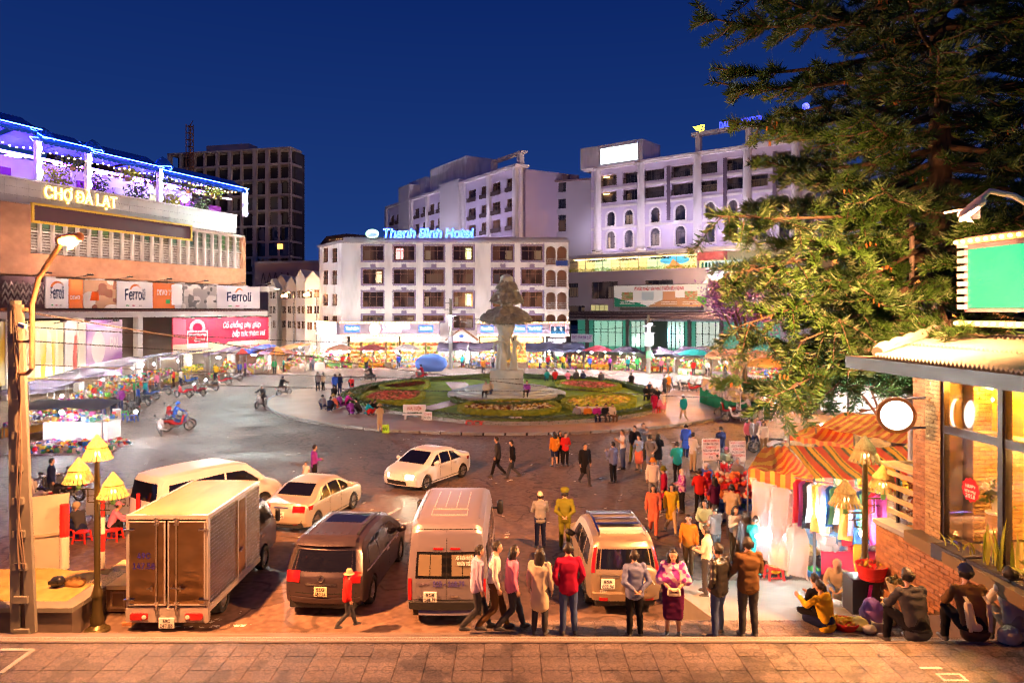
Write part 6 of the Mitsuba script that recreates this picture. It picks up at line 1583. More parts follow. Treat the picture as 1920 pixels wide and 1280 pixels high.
v.side(Polygon([(3.5, 1.2), (3.5, 1.8), (4.0, 1.75), (4.4, 1.25), (4.35, 1.18)]), 'side_window', 'auto_glass')
v.strip(v.ty(3.95, 4.82), -.84, .84, 'windscreen', 'auto_glass')
for q in np.linspace(-.48, .48, 4):
 v.strip(v.ty(1.35, 2.9), q - .014, q + .014, 'roof_rib', C(.46, .40, .40, .4), .018, n=2)
for q0, q1, y0, y1 in ((-.5, .5, .72, .74), (-.5, .5, 1.18, 1.2), (-.51, -.49, .74, 1.18), (.49, .51, .74, 1.18)):
 v.strip(v.ty(y0, y1, 3), q0, q1, 'roof_hatch_rim', C(.46, .40, .40, .4), .016, n=3)
v.words('51B - 168.79', .05, .94, .12, C(.08, .06, .30), .72); v.words('TRANSPORT', -.55, .97, .05, C(.2, .15, .2), .3)
wl = wP
v.words('XE ĐƯA RƯỚC', .42, 1.55, .08, wl, .42, e=.03); v.words('NHÂN VIÊN', .42, 1.42, .08, wl, .36, e=.03)
v.plate(['51B', '168.79'], -.38, .70, .3, .22)
v.strip(v.rz(.42, .60), -.96, .96, 'bumper', 'black_plastic', .07); v.strip(v.rz(.34, .40), -.72, .72, 'step', 'paint_silver', .12)
v.strip(v.rz(.655, .675), -.72, -.15, 'handle_bar', 'chrome', .025); v.strip(v.rz(.70, .73), .12, .3, 'handle', 'chrome', .03)
for sx in (-1, 1):
 x = sx * 1.16
 kq = v.add('mirror', rough_solid([(((x, 4.35, 1.45), .09), ((x, 4.35, 1.7), .09))], 1, 1, 0, .06), 'black_plastic', smooth=60); v.add('arm', MB().beam((sx * .88, 4.4, 1.55), (x, 4.35, 1.55), .05), 'black_plastic', kq)
# gold SUV with roof rack and spare wheel
p = G(1173, 1157)
k = thing('suv', 'gold off road wagon with roof rack and round spare wheel cover', 'car')
v = Vehicle(k, heading(p[0] + .02, p[1], -2), [(.2, .36), (.05, .42), (0, .62), (.02, 1.02), (.06, 1.14), (.2, 1.6), (.3, 1.72)], [(.6, 1.79), (1.5, 1.83), (2.3, 1.8), (2.75, 1.7), (3.35, 1.18), (4.2, 1.06)], [(4.45, .9), (4.5, .6), (4.4, .4), (4.2, .35)], .885, 1.08, .80, 'paint_gold', (.95, 3.6), .37, .08)
v.strip(v.rz(1.12, 1.56), -.86, .86, 'rear_window', 'auto_glass'); v.strip(v.ty(2.78, 3.3), -.82, .82, 'windscreen', 'auto_glass')
for sx in (-1, 1):
 v.strip(v.rz(1.05, 1.62), sx * .9, sx * .995, 'tail_light', 'tail_red', .02, n=4)
 v.strip(v.rz(.42, .5), sx * .55, sx * .8, 'reflector', 'tail_red', .085)
 v.strip(v.ty(.5, 2.6), sx * .76, sx * .83, 'roof_rail', 'chrome', .09, n=3)
for y in np.linspace(.65, 2.45, 5):
 v.strip(v.ty(y, y + (.12 if y > .7 else .2), 3), -.8, .8, 'rack_bar', 'chrome' if y > .7 else C(.6, .54, .46, .4), .085)
v.strip(v.ty(.85, 1.05, 3), -.6, .6, 'sunroof', 'auto_glass')
for pg in ([(.4, 1.14), (.55, 1.58), (1.15, 1.64), (1.2, 1.13)], [(1.28, 1.13), (1.24, 1.64), (2.0, 1.63), (2.05, 1.12)], [(2.12, 1.12), (2.08, 1.62), (2.6, 1.56), (3.05, 1.16), (3.0, 1.11)]):
 v.side(Polygon(pg), 'side_window', 'auto_glass')
sx_ = .42
kq = v.add('spare_wheel_cover', MB().lathe([(.0, .24), (.30, .24), (.37, .19), (.385, .1), (.385, 0), (.0, 0)], (sx_, .03, .86), 34, axis=(0, -1, 0)), 'paint_gold', smooth=40)
v.add('mountain_emblem', MB().tube([(sx_ - .14, -.22, .80), (sx_ - .02, -.22, .95), (sx_ + .03, -.22, .88), (sx_ + .12, -.22, .98), (sx_ + .2, -.22, .86)], .012, 4), C(.8, .74, .66), kq)
g = glyphs('4x4', .06); v.add('lettering', MB().poly(g, (sx_ - .12, -.213, .66), (1, 0, 0), (0, 0, 1), (0, -.004, 0)), C(.1, .09, .08), kq)
v.strip(v.rz(.94, 1.0), -.72, -.2, 'chrome_bar', 'chrome', .03)
v.plate(['85A', '022.56'], -.44, .80, .32, .22); v.words('TDCi', -.55, .6, .05, wP, .16)
v.strip(v.rz(.42, .6), -.98, .98, 'bumper', 'paint_gold', .08); v.strip(v.rz(.58, 1.08), -.76, -.752, 'door_seam', 'black_plastic', .004, n=2)
v.side(Polygon([(.5, .42), (.55, .36), (3.1, .36), (3.1, .42)]), 'side_step', 'black_plastic', .05)
v.mirror(2.75, 1.16, 'black_plastic')
for y in (1.22, 2.06):
 v.side(Polygon([(y, .5), (y + .014, .5), (y + .014, 1.1), (y, 1.1)]), 'door_seam', 'black_plastic', .002)
# white people carrier behind the truck
p = G(368, 1010)
k = thing('minibus', 'white people carrier half hidden behind the box truck', 'van')
v = Vehicle(k, heading(-12.0, 23.2, 33), [(.2, .32), (.02, .4), (0, .6), (.04, 1.05), (.16, 1.75), (.3, 1.9)], [(.6, 1.94), (1.8, 1.97), (3.0, 1.94), (3.5, 1.82), (4.3, 1.18), (4.8, 1.0)], [(5.05, .8), (5.1, .5), (5.0, .3), (4.8, .26)], .94, 1.1, .84, 'paint_white', (1.0, 4.1), .34, .08)
v.strip(v.rz(1.15, 1.72), -.84, .84, 'rear_window', 'auto_glass'); v.strip(v.ty(3.55, 4.25), -.82, .82, 'windscreen', 'auto_glass')
for y0, y1 in ((.35, 1.35), (1.42, 2.5)):
 v.side(Polygon([(y0, 1.16), (y0 + .05, 1.7), (y1, 1.72), (y1, 1.15)]), 'side_window', 'auto_glass')
v.side(Polygon([(2.58, 1.15), (2.58, 1.72), (3.3, 1.68), (3.95, 1.2), (3.9, 1.14)]), 'side_window', 'auto_glass')
for sx in (-1, 1):
 v.strip(v.rz(.7, 1.25), sx * .9, sx * .995, 'tail_light', 'tail_red', .02, n=4)
v.side(Polygon([(.3, .92), (2.5, .92), (2.5, .935), (.3, .935)]), 'door_rail', 'black_plastic', .004)
for y in (1.38, 2.54, 3.6):
 v.side(Polygon([(y, .4), (y + .014, .4), (y + .014, 1.12), (y, 1.12)]), 'door_seam', 'black_plastic', .002)
v.side(Polygon([(3.2, 1.0), (3.4, 1.0), (3.4, 1.05), (3.2, 1.05)]), 'door_handle', 'chrome', .02)
v.plate(['49B', '007.31'], 0, .85); v.mirror(3.85, 1.2, 'paint_white')
# box truck
p = G(312, 1182, .0)
k = thing('box_truck', 'box truck with polished rear doors and ribbed sides marked 49C 147.58', 'truck')
to = heading(-7.82, 16.34, 0); bw, b0, b1, bl = .93, .52, 2.62, 3.35
A = lambda name, m, mt, par=None, **kw: put(name, m, mt, par or k, to=to, **kw)
A('box_floor', MB().box(-bw, bw, 0, bl, b0 - .08, b0 + .04), 'truck_alu')
A('front_wall', MB().box(-bw + .02, bw - .02, bl - .05, bl, b0, b1), 'truck_alu')
A('box_roof', MB().sheet([[(x * bw, y, b1 + .03 * (1 - x * x)) for x in np.linspace(-1, 1, 9)] for y in np.linspace(0, bl, 5)]), 'truck_roof', smooth=30)
fr = MB()
for sx in (-1, 1):
 fr.box(sx * bw - .045 * (sx > 0) - .0 * (sx < 0), sx * bw + .045 * (sx < 0), -.02, .1, b0 - .28, b1 + .01)
 fr.box(min(sx * bw, sx * (bw - .06)), max(sx * bw, sx * (bw - .06)), 0, bl, b1 - .07, b1 + .012)
fr.box(-bw, bw, -.025, .1, b1 - .07, b1 + .02)
A('corner_frame', fr, 'truck_alu')
for sx in (-1, 1):
 kk = A('side_panel', MB().box(sx * (bw - .03) - .005, sx * (bw - .03) + .005, .1, bl, b0, b1 - .06), 'truck_alu')
 for i in range(23):
  z = b0 + .05 + i * .087
  for y0, y1 in ((.12, 1.7 if sx > 0 else bl - .05), (2.32 if sx > 0 else 9, bl - .05)):
   if y0 < y1:
    A('rib', MB().poly(Polygon([(0, 0), (.022, .03), (.022, .055), (0, .082)]), (sx * (bw - .026), y0, z), (sx, 0, 0), (0, 0, 1), (0, y1 - y0, 0)), 'steel_panel', kk)
kd = A('side_door', MB().box(bw - .035, bw + .004, 1.75, 2.27, b0 + .1, b1 - .12), 'steel_panel')
A('door_rim', MB().poly(sbox(1.72, b0 + .06, 2.3, b1 - .09).difference(sbox(1.77, b0 + .11, 2.25, b1 - .14)), (bw + .004, 0, 0), (0, 1, 0), (0, 0, 1), (.012, 0, 0)), 'truck_alu', kd)
A('handle', MB().beam((bw + .03, 1.85, 1.2), (bw + .03, 2.05, 1.25), .03), 'chrome', kd)
A('sill_rail', MB().box(-bw - .003, bw + .003, -.03, .06, b0 - .3, b0 + .02), C(.42, .37, .34, .5, .3))
A('side_rail', MB().box(bw - .08, bw + .01, .06, bl, b0 - .09, b0 + .03), C(.45, .40, .38, .5, .3))
for sx in (-1, 1):
 x0, x1 = sorted((sx * .025, sx * (bw - .05)))
 kd = A('rear_door', MB().box(x0, x1, -.03, .02, b0 + .08, b1 - .1), 'steel_panel')
 A('door_rim', MB().poly(sbox(x0, b0 + .08, x1, b1 - .1).difference(sbox(x0 + .035, b0 + .115, x1 - .035, b1 - .135)), (0, -.03, 0), (1, 0, 0), (0, 0, 1), (0, -.016, 0)), 'truck_alu', kd)
 xr = sx * (.24 if sx < 0 else .24) ; xr = -.22 if sx < 0 else .23
 A('lock_rod', MB().tube([(xr, -.07, b0 - .1), (xr, -.07, b1 - .02)], .022, 8), 'chrome', kd)
 for z in (b0 - .02, b0 + .12, b1 - .2, b1 - .08):
  A('rod_clamp', MB().box(xr - .05, xr + .05, -.075, -.03, z, z + .05), 'chrome', kd)
 A('handle', MB().beam((xr - .12, -.09, 1.02), (xr + .2 * sx, -.09, 1.0), .028).beam((xr + .1 * sx, -.09, .95), (xr + .1 * sx, -.09, 1.06), .03), 'chrome', kd)
 for z in (b0 + .22, b1 - .3):
  xh = sx * (bw - .1); A('hinge', MB().beam((sx * (bw + .04), -.05, z), (sx * (bw - .2), -.055, z), .05, .03), 'chrome', kd)
for i, (tx, z) in enumerate((('49C', 1.66), ('147.58', 1.43))):
 g = glyphs(tx, .13); w = (.3, .5)[i]; g = affinity.scale(g, w / g.bounds[2], 1, origin=(0, 0))
 A('lettering', MB().poly(g, (-.52 - w / 2, -.031, z), (1, 0, 0), (0, 0, 1), (0, -.004, 0)), C(.03, .02, .20))
for sx in (-1, 1):
 kl = A('tail_light', MB().poly(sbox(-.16, -.035, .16, .035).buffer(.035), (sx * .62, -.03, b0 - .16), (1, 0, 0), (0, 0, 1), (0, -.05, 0)), 'tail_red')
 A('reverse_lamp', MB().lathe([(.0, .02), (.05, .015), (.05, 0)], (sx * .49, -.08, b0 - .16), 14, axis=(0, -1, 0)), 'lamp_clear', kl)
kp = A('licence_plate', MB().box(-.17, .17, -.055, -.035, b0 - .42, b0 - .2), C(.75, .72, .68, .5))
for i, tx in enumerate(('49C', '147.58')):
 g = glyphs(tx, .075); w = (.17, .28)[i]; g = affinity.scale(g, w / g.bounds[2], 1, origin=(0, 0))
 A('lettering', MB().poly(g, (-w / 2, -.056, b0 - .295 - .105 * i), (1, 0, 0), (0, 0, 1), (0, -.005, 0)), C(.03, .03, .04), kp)
A('chassis', MB().box(-.42, .42, .1, 4.6, .32, b0 - .08), 'black_plastic')
kf = A('mudflap', MB().box(bw - .42, bw - .06, .62, .64, .16, .52), 'black_plastic')
g = glyphs('H', .1); A('emblem', MB().poly(affinity.skew(g, 15), (bw - .28, .615, .36), (1, 0, 0), (0, 0, 1), (0, -.004, 0)), C(.5, .5, .5), kf)
v = Vehicle.__new__(Vehicle); v.k, v.to, v.wr = k, to, .33
for y in (1.05, 3.95):
 for sx in (-1, 1):
  v.wheel(sx * (bw - .16), y)
cabp = Polygon([(3.45, .45), (3.45, 1.75), (3.55, 1.92), (4.25, 1.95), (4.45, 1.85), (4.95, 1.2), (5.2, 1.05), (5.28, .5), (5.1, .4)]).difference(Point(3.95, .33).buffer(.4))
v2 = Vehicle.__new__(Vehicle)
v2.k, v2.to, v2.hw, v2.belt, v2.tum, v2.bow, v2.L, v2.H, v2.z0 = k, to, .84, 1.1, .84, .0, 5.28, 1.95, .4
c = np.array(cabp.exterior.coords)[:-1]; c = c if cabp.exterior.is_ccw else c[::-1]
mm = m3.Manifold.extrude(m3.CrossSection([c.tolist()]), 2.0).translate([0, 0, -1]).refine_to_length(.13).to_mesh(); vv = np.array(mm.vert_properties[:, :3], float)
t = trimesh.Trimesh(v2.warp(vv[:, 0], vv[:, 1], vv[:, 2]), np.array(mm.tri_verts), process=False)
if t.volume < 0:
 t.invert()
A('cab', t, 'paint_blue', smooth=32)
v2.side(Polygon([(3.65, 1.2), (3.68, 1.78), (4.25, 1.8), (4.75, 1.22)]), 'side_window', 'auto_glass')
v2.side(Polygon([(3.7, 1.0), (3.9, 1.0), (3.9, 1.05), (3.7, 1.05)]), 'door_handle', 'chrome', .02)
for sx in (-1, 1):
 km = A('mirror', rough_solid([(((sx * 1.04, 4.5, 1.25), .07), ((sx * 1.04, 4.5, 1.5), .07))], 1, 1, 0, .06), 'black_plastic', smooth=60); A('arm', MB().tube([(sx * .8, 4.55, 1.3), (sx * 1.02, 4.5, 1.3)], .02), 'black_plastic', km)
# ---------------- motorbikes
mats_b = [C(.5, .02, .03, .3), C(.05, .05, .06, .3), C(.65, .65, .66, .3), C(.05, .12, .4, .3), C(.6, .55, .5, .3), C(.3, .03, .05, .3)]
_bike = None
def bike_meshes():
 T_ = lambda y: MB().lathe([(.215, -.04), (.265, -.045), (.29, 0), (.265, .045), (.215, .04), (.215, -.04)], (0, y, .29), 20, axis=(1, 0, 0)).mesh()
 def rim(y):
  m = MB().lathe([(.2, -.02), (.215, -.02), (.215, .02), (.2, .02)], (0, y, .29), 18, axis=(1, 0, 0)).lathe([(.04, -.05), (.04, .05)], (0, y, .29), 8, axis=(1, 0, 0))
  for i in range(6):
   a = i * math.pi / 3; m.beam((0, y, .29), (0, y + .2 * math.cos(a), .29 + .2 * math.sin(a)), .02, .02, up=(1, 0, 0))
  return m.mesh()
 H = lambda *b: rough_solid(list(b), 1, 1, 0, .07)
 D = {}
 D['tyre'] = [T_(.28), T_(1.5)]; D['rim'] = [rim(.28), rim(1.5)]
 D['body'] = H((((-.09, .2, .66), .07), ((.09, .2, .66), .07)), (((0, .05, .68), .06), ((0, .55, .6), .12)), (((0, .5, .6), .12), ((0, .75, .45), .12)), (((0, .72, .42), .1), ((0, 1.05, .45), .07)))
 D['leg_shield'] = H((((-.14, 1.12, .5), .04), ((-.1, 1.2, .9), .05)), (((.14, 1.12, .5), .04), ((.1, 1.2, .9), .05)), (((-.1, 1.2, .85), .06), ((.1, 1.2, .85), .06)), (((0, 1.1, .45), .06), ((0, 1.22, .92), .07)))
 D['engine'] = H((((-.1, .75, .34), .09), ((.1, .75, .34), .09)), (((0, .6, .36), .1), ((0, .92, .33), .1)))
 D['seat'] = H((((-.07, .12, .76), .05), ((.07, .12, .76), .05)), (((-.07, .15, .76), .055), ((.06, .72, .74), .05)), (((.07, .15, .76), .055), ((-.06, .72, .74), .05)))
 m = MB()
 for sx in (-1, 1):
  m.tube([(sx * .07, 1.5, .29), (sx * .07, 1.36, .72)], .025, 6)
  m.tube([(sx * .1, .28, .29), (sx * .13, .3, .62)], .022, 6)
 m.tube([(.14, .7, .3), (.14, .1, .36), (.14, -.05, .4)], [.03, .05, .05], 8).beam((0, .3, .3), (0, .8, .32), .08, .05)
 D['fork'] = m.mesh()
 D['front_guard'] = MB().sheet([[(x, 1.5 + .33 * math.cos(a), .29 + .33 * math.sin(a)) for x in (-.06, 0, .06)] for a in np.linspace(.6, 2.7, 9)]).mesh()
 D['handlebar'] = MB().tube([(-.33, 1.13, 1.0), (-.2, 1.2, 1.0), (0, 1.24, .97), (.2, 1.2, 1.0), (.33, 1.13, 1.0)], .018, 6).mesh()
 m = MB()
 for sx in (-1, 1):
  m.tube([(sx * .24, 1.18, 1.0), (sx * .28, 1.16, 1.16)], .008, 5).lathe([(0, 0), (.055, .005), (.05, .02), (0, .025)], (sx * .29, 1.15, 1.18), 10, axis=(0, -1, 0))
 D['mirror'] = m.mesh()
 D['headlight'] = H((((0, 1.27, .97), .07), ((0, 1.3, .95), .075)))
 D['tail_light'] = H((((-.05, -.03, .66), .03), ((.05, -.03, .66), .03)))
 return {k_: [mikit.ply(x, smooth=40) for x in (v_ if isinstance(v_, list) else [v_])] for k_, v_ in D.items()}
BIKE = bike_meshes()
def bike(x, y, rz, colour, label, group=None, z=0.0, lit=False, detail=True, tilt=0):
 k = thing('motorbike', label, 'motorbike', group)
 to = T().translate([float(x), float(y), float(z)]).rotate([0, 0, 1], float(rz)).rotate([0, 1, 0], float(tilt)).translate([0, -.8, 0])
 mm = {'tyre': 'tyre', 'rim': 'rim', 'body': colour, 'leg_shield': colour, 'engine': C(.2, .2, .2, .4, .8), 'seat': 'black_plastic', 'fork': C(.3, .3, .3, .4, .8), 'front_guard': colour, 'handlebar': 'black_plastic', 'mirror': 'black_plastic', 'headlight': 'lamp_clear', 'tail_light': 'tail_red'}
 wk = None
 for n, ds in BIKE.items():
  for i, d in enumerate(ds):
   if n == 'rim':
    put('rim', d, mm[n], wk[i], to=to)
   elif n == 'tyre':
    wk = (wk or []) + [put('wheel', d, mm[n], k, to=to)]
   elif n == 'headlight' and lit:
    put(n, d, gW, k, to=to, emit=(300, 330, 360), weight=2)
   else:
    put(n, d, mm[n], k, to=to)
 return k
# ================================================================== people
V3 = lambda *a: np.array(a, float)
def ms(c, r, n=12):
 return m3.Manifold.sphere(float(r), n).translate([float(q) for q in c])
def hull(*cr, n=12):
 return m3.Manifold.hull(m3.Manifold.compose([ms(c, r, n) for c, r in cr]))
def solid(parts, res, it=5, crease=0.0):
 m = parts[0]
 for q in parts[1:]:
  m = m + q
 k = m.refine_to_length(res).to_mesh()
 t = trimesh.Trimesh(k.vert_properties[:, :3], k.tri_verts)
 if it:
  trimesh.smoothing.filter_taubin(t, iterations=it)
 if crease:
  v = t.vertices
  t.vertices = v + t.vertex_normals * ((meshkit.fbm(v * [9, 9, 15], 2, 5) - .5) * 2 * crease)[:, None]
 return mikit.ply(t, smooth=True)
def skeleton(pose, arms):
 J = {}
 lean, hd = 0.0, .03
 if pose in ('stand', 'walk', 'contra'):
  pel = V3(0, 0, .93)
  J['kn'] = [V3(-.10, .02, .49), V3(.10, .02, .49)]; J['an'] = [V3(-.115, -.02, .085), V3(.115, -.02, .085)]
  if pose == 'walk':
   J['kn'] = [V3(-.09, .17, .50), V3(.09, .03, .47)]; J['an'] = [V3(-.09, .27, .085), V3(.09, -.30, .14)]; lean = .04
  if pose == 'contra':
   J['kn'] = [V3(-.13, .03, .49), V3(.12, .10, .49)]; J['an'] = [V3(-.17, -.02, .085), V3(.15, .10, .085)]; pel = V3(-.03, 0, .93)
 elif pose == 'sit':
  pel = V3(0, 0, .50); lean = .10; J['kn'] = [V3(-.13, .42, .50), V3(.14, .42, .50)]; J['an'] = [V3(-.13, .38, .085), V3(.15, .36, .085)]
 elif pose == 'low':
  pel = V3(0, 0, .33); lean = .22; J['kn'] = [V3(-.17, .34, .50), V3(.17, .34, .49)]; J['an'] = [V3(-.15, .30, .085), V3(.16, .32, .085)]
 elif pose == 'squat':
  pel = V3(0, -.04, .26); lean = .26; J['kn'] = [V3(-.19, .32, .46), V3(.19, .32, .46)]; J['an'] = [V3(-.14, .10, .085), V3(.14, .12, .085)]
 elif pose == 'floor':
  pel = V3(0, 0, .13); lean = .14; J['kn'] = [V3(-.30, .30, .20), V3(.30, .30, .30)]; J['an'] = [V3(.02, .36, .08), V3(.12, .50, .085)]
 elif pose == 'edge':
  pel = V3(0, 0, .12); lean = .20; J['kn'] = [V3(-.20, .42, .26), V3(.20, .42, .24)]; J['an'] = [V3(-.17, .50, -.20), V3(.17, .50, -.20)]
 elif pose == 'ride':
  pel = V3(0, -.28, .88); lean = .16; J['kn'] = [V3(-.2, .16, .72), V3(.2, .16, .72)]; J['an'] = [V3(-.19, .02, .34), V3(.19, .02, .34)]
 ch = pel + V3(0, lean * .75, .40); nk = pel + V3(0, lean * 1.05, .545); hd_ = nk + V3(0, .03 + lean * .1, .13)
 J['pel'], J['ch'], J['nk'], J['hd'] = pel, ch, nk, hd_
 J['hip'] = [pel + V3(-.09, 0, -.01), pel + V3(.09, 0, -.01)]
 J['sh'] = [ch + V3(-.185, lean * .12, .09), ch + V3(.185, lean * .12, .09)]
 el, wr = [], []
 for i, s in enumerate((-1, 1)):
  S = J['sh'][i]; a = arms if isinstance(arms, str) else arms[i]
  e, w = {'down': (V3(s * .05, -.02, -.29), V3(s * .055, .05, -.53)), 'back': (V3(s * .08, -.13, -.26), V3(-s * .12, -.20, -.42)), 'front': (V3(s * .06, .05, -.28), V3(-s * .08, .26, -.30)),
    'phone': (V3(s * .05, .08, -.27), V3(-s * .06, .30, -.12)), 'fold': (V3(s * .06, .06, -.27), V3(-s * .20, .20, -.20)), 'pocket': (V3(s * .09, -.07, -.27), V3(s * .015, .06, -.48)),
    'knee': (V3(s * .05, .18, -.24), V3(-s * .02, .38, -.28)), 'bars': (V3(s * .14, .20, -.20), V3(s * .10, .46, -.26)), 'reach': (V3(s * .03, .2, -.2), V3(-s * .02, .44, -.1)), 'lap': (V3(s * .08, .04, -.28), V3(-s * .1, .22, -.38))}[a]
  el.append(S + e); wr.append(S + w)
 J['el'], J['wr'] = el, wr
 return J
def hand(wr, el, side, curl=.5):
 d = wr - el; d /= np.linalg.norm(d)
 x = np.cross(d, V3(0, 1, 0)) if abs(d[1]) < .8 else np.cross(d, V3(0, 0, 1)); x /= np.linalg.norm(x)
 n = np.cross(x, d)
 if n[1] < 0:
  n = -n
 fw = V3(0, 1, 0); fw = fw - d * (fw @ d); fw = n if np.linalg.norm(fw) < .2 else fw / np.linalg.norm(fw)
 pn = np.cross(d, fw)
 out = [hull((wr, .024), (wr + d * .05 + fw * .028, .017), (wr + d * .085 + fw * .03, .013), (wr + d * .08 - fw * .03, .012), (wr + d * .03 - fw * .022, .018), n=8)]
 inn = -np.sign(side) * V3(1, 0, 0); inn = inn - d * (inn @ d); inn /= np.linalg.norm(inn) + 1e-9
 for i, (o, l) in enumerate(((.03, .068), (.011, .078), (-.010, .072), (-.029, .056))):
  b = wr + d * .085 + fw * o; k1 = b + (d * (1 - .3 * curl) + inn * curl * .6) * l * .5; k2 = k1 + (d * (1 - curl) + inn * curl * 1.1) * l * .5
  out += [hull((b, .0095), (k1, .009), n=8), hull((k1, .009), (k2, .0075), n=8)]
 b = wr + d * .03 + fw * .024; k1 = b + (d * .6 + fw * .7) * .04; k2 = k1 + (d * .9 + fw * .2 + inn * .3) * .032
 out += [hull((b, .014), (k1, .010), n=8), hull((k1, .010), (k2, .008), n=8)]
 return out
_pc = {}
def person_parts(pose, arms, top, bottom, hair, hat, res, female):
 key = (pose, arms, top, bottom, hair, hat, res, female)
 if key in _pc:
  return _pc[key]
 J = skeleton(pose, arms); D = {}; n = 13 if res < .05 else (9 if res < .1 else 7)
 pel, ch, nk, hd = J['pel'], J['ch'], J['nk'], J['hd']
 sw = .93 if female else 1.0
 for q in (0, 1):
  J['sh'][q] = ch + (J['sh'][q] - ch) * V3(sw, 1, 1)
 H = lambda *a: hull(*a, n=n)
 mid = (pel * .55 + ch * .45)
 # body, one surface
 B = [H((hd + V3(0, -.012, .02), .088), (hd + V3(0, .018, .035), .078), (hd + V3(0, .045, -.055), .045), (hd + V3(0, .03, -.08), .035)), H((nk + V3(0, 0, -.02), .052), (hd + V3(0, -.01, -.06), .05)),
         H((hd + V3(0, .09, -.005), .011), (hd + V3(0, .102, -.028), .014)), H((pel + V3(-.06, 0, 0), .11), (pel + V3(.06, 0, 0), .11), (mid, .105)), H((mid + V3(-.04, 0, 0), .10), (mid + V3(.04, 0, 0), .10), (ch + V3(-.08, 0, 0), .105), (ch + V3(.08, 0, 0), .105)),
         H((ch + V3(-.1, 0, .08), .06), (ch + V3(.1, 0, .08), .06), (nk, .05))]
 for sx in (-1, 1):
  B.append(H((hd + V3(sx * .088, -.01, -.005), .016), (hd + V3(sx * .086, -.008, .018), .018)))
 for i in (0, 1):
  B += [H((J['sh'][i], .056), (J['el'][i], .040)), H((J['el'][i], .040), (J['wr'][i], .027)), H((J['hip'][i], .088), (J['kn'][i], .056)), H((J['kn'][i], .056), ((J['kn'][i] * .6 + J['an'][i] * .4) + V3(0, -.02, 0), .05), (J['an'][i], .036)),
              H((J['an'][i] + V3(0, -.025, -.045), .036), (J['an'][i] + V3((i - .5) * .06, .14, -.055), .028))]
  B += hand(J['wr'][i], J['el'][i], 2 * i - 1) if res < .07 else [H((J['wr'][i], .026), (J['wr'][i] * 1.9 - J['el'][i] * .9 + 0 * pel if 0 else J['wr'][i] + (J['wr'][i] - J['el'][i]) * .5, .02))]
 D['body'] = ('skin', solid(B, res))
 g = .02
 if top != 'none':
  loose = .024 if top in ('jacket', 'coat', 'hoodie') else .012
  hem = pel + V3(0, 0, -.06 if top in ('jacket', 'hoodie', 'shirt') else .0)
  if top == 'coat':
   hem = pel + (V3(0, 0, -.35) if pose in ('stand', 'walk', 'contra') else V3(0, .05, -.08))
  A = [H((hem + V3(-.07, 0, 0), .105 + loose), (hem + V3(.07, 0, 0), .105 + loose), (mid + V3(-.05, 0, 0), .10 + loose), (mid + V3(.05, 0, 0), .10 + loose)), H((mid + V3(-.05, 0, 0), .10 + loose), (mid + V3(.05, 0, 0), .10 + loose), (ch + V3(-.085, 0, 0), .11 + loose * .8), (ch + V3(.085, 0, 0), .11 + loose * .8)),
             H((ch + V3(-.12, 0, .07), .062 + loose * .4), (ch + V3(.12, 0, .07), .062 + loose * .4), (ch + V3(0, -.01, .115), .066))]
  if top in ('jacket', 'coat', 'hoodie'):
   A.append(H((nk + V3(-.035, -.015, -.03), .052), (nk + V3(.035, -.015, -.03), .052), (nk + V3(0, -.02, .0), .05)))
  if top == 'hoodie':
   A.append(H((nk + V3(-.07, -.07, -.05), .05), (nk + V3(.07, -.07, -.05), .05), (nk + V3(0, -.10, -.10), .05)))
  if top == 'shawl':
   A += [H((J['sh'][i] + V3(0, 0, .01), .075), (J['el'][i] + V3(0, .03, .0), .09), (ch + V3(0, .10, -.12), .07), (ch + V3(0, -.08, -.05), .08)) for i in (0, 1)]
  else:
   for i in (0, 1):
    S, E, W_ = J['sh'][i], J['el'][i], J['wr'][i]
    if top == 'tee':
     A.append(H((S, .074), (S + (E - S) * .62, .058)))
    else:
     A += [H((S, .060 + loose * .4), (E, .047 + loose * .4)), H((E, .050 + loose * .4), (E + (W_ - E) * .9, .037 + loose * .3))]
  D['top'] = ('top', solid(A, res, 5, .016))
 if bottom in ('trousers', 'shorts'):
  A = [H((pel + V3(-.07, 0, 0), .117), (pel + V3(.07, 0, 0), .117), (pel + V3(0, 0, .1), .11))]
  for i in (0, 1):
   k, a = J['kn'][i], J['an'][i]
   A.append(H((J['hip'][i], .105), (k, .07)))
   if bottom == 'trousers':
    A.append(H((k, .07), (k * .5 + a * .5 + V3(0, -.012, 0), .064), (a + V3(0, 0, .01), .055)))
  D['trousers' if bottom == 'trousers' else 'shorts'] = ('bot', solid(A, res, 5, .013))
 elif bottom in ('skirt', 'dress'):
  zk = .42 if bottom == 'skirt' else .56
  if pose in ('stand', 'walk', 'contra'):
   A = [H((pel + V3(-.06, 0, .08), .11), (pel + V3(.06, 0, .08), .11), (pel + V3(-.1, 0, -.05), .12), (pel + V3(.1, 0, -.05), .12)), H((pel + V3(-.1, 0, -.05), .12), (pel + V3(.1, 0, -.05), .12), (V3(-.13, .08, zk), .06), (V3(.13, .08, zk), .06), (V3(-.13, -.1, zk), .06), (V3(.13, -.1, zk), .06))]
  else:
   A = [H((pel + V3(-.07, 0, 0), .12), (pel + V3(.07, 0, 0), .12), (J['kn'][0], .08), (J['kn'][1], .08))]
  D['skirt'] = ('bot', solid(A, res, 5, .014))
 sh = []
 for i in (0, 1):
  a = J['an'][i]; o = (i - .5) * .06
  D.setdefault('shoe', ('shoe', []))[1].append(solid([H((a + V3(0, -.035, -.045), .041), (a + V3(o, .14, -.052), .034), (a + V3(0, 0, -.01), .044))], res))
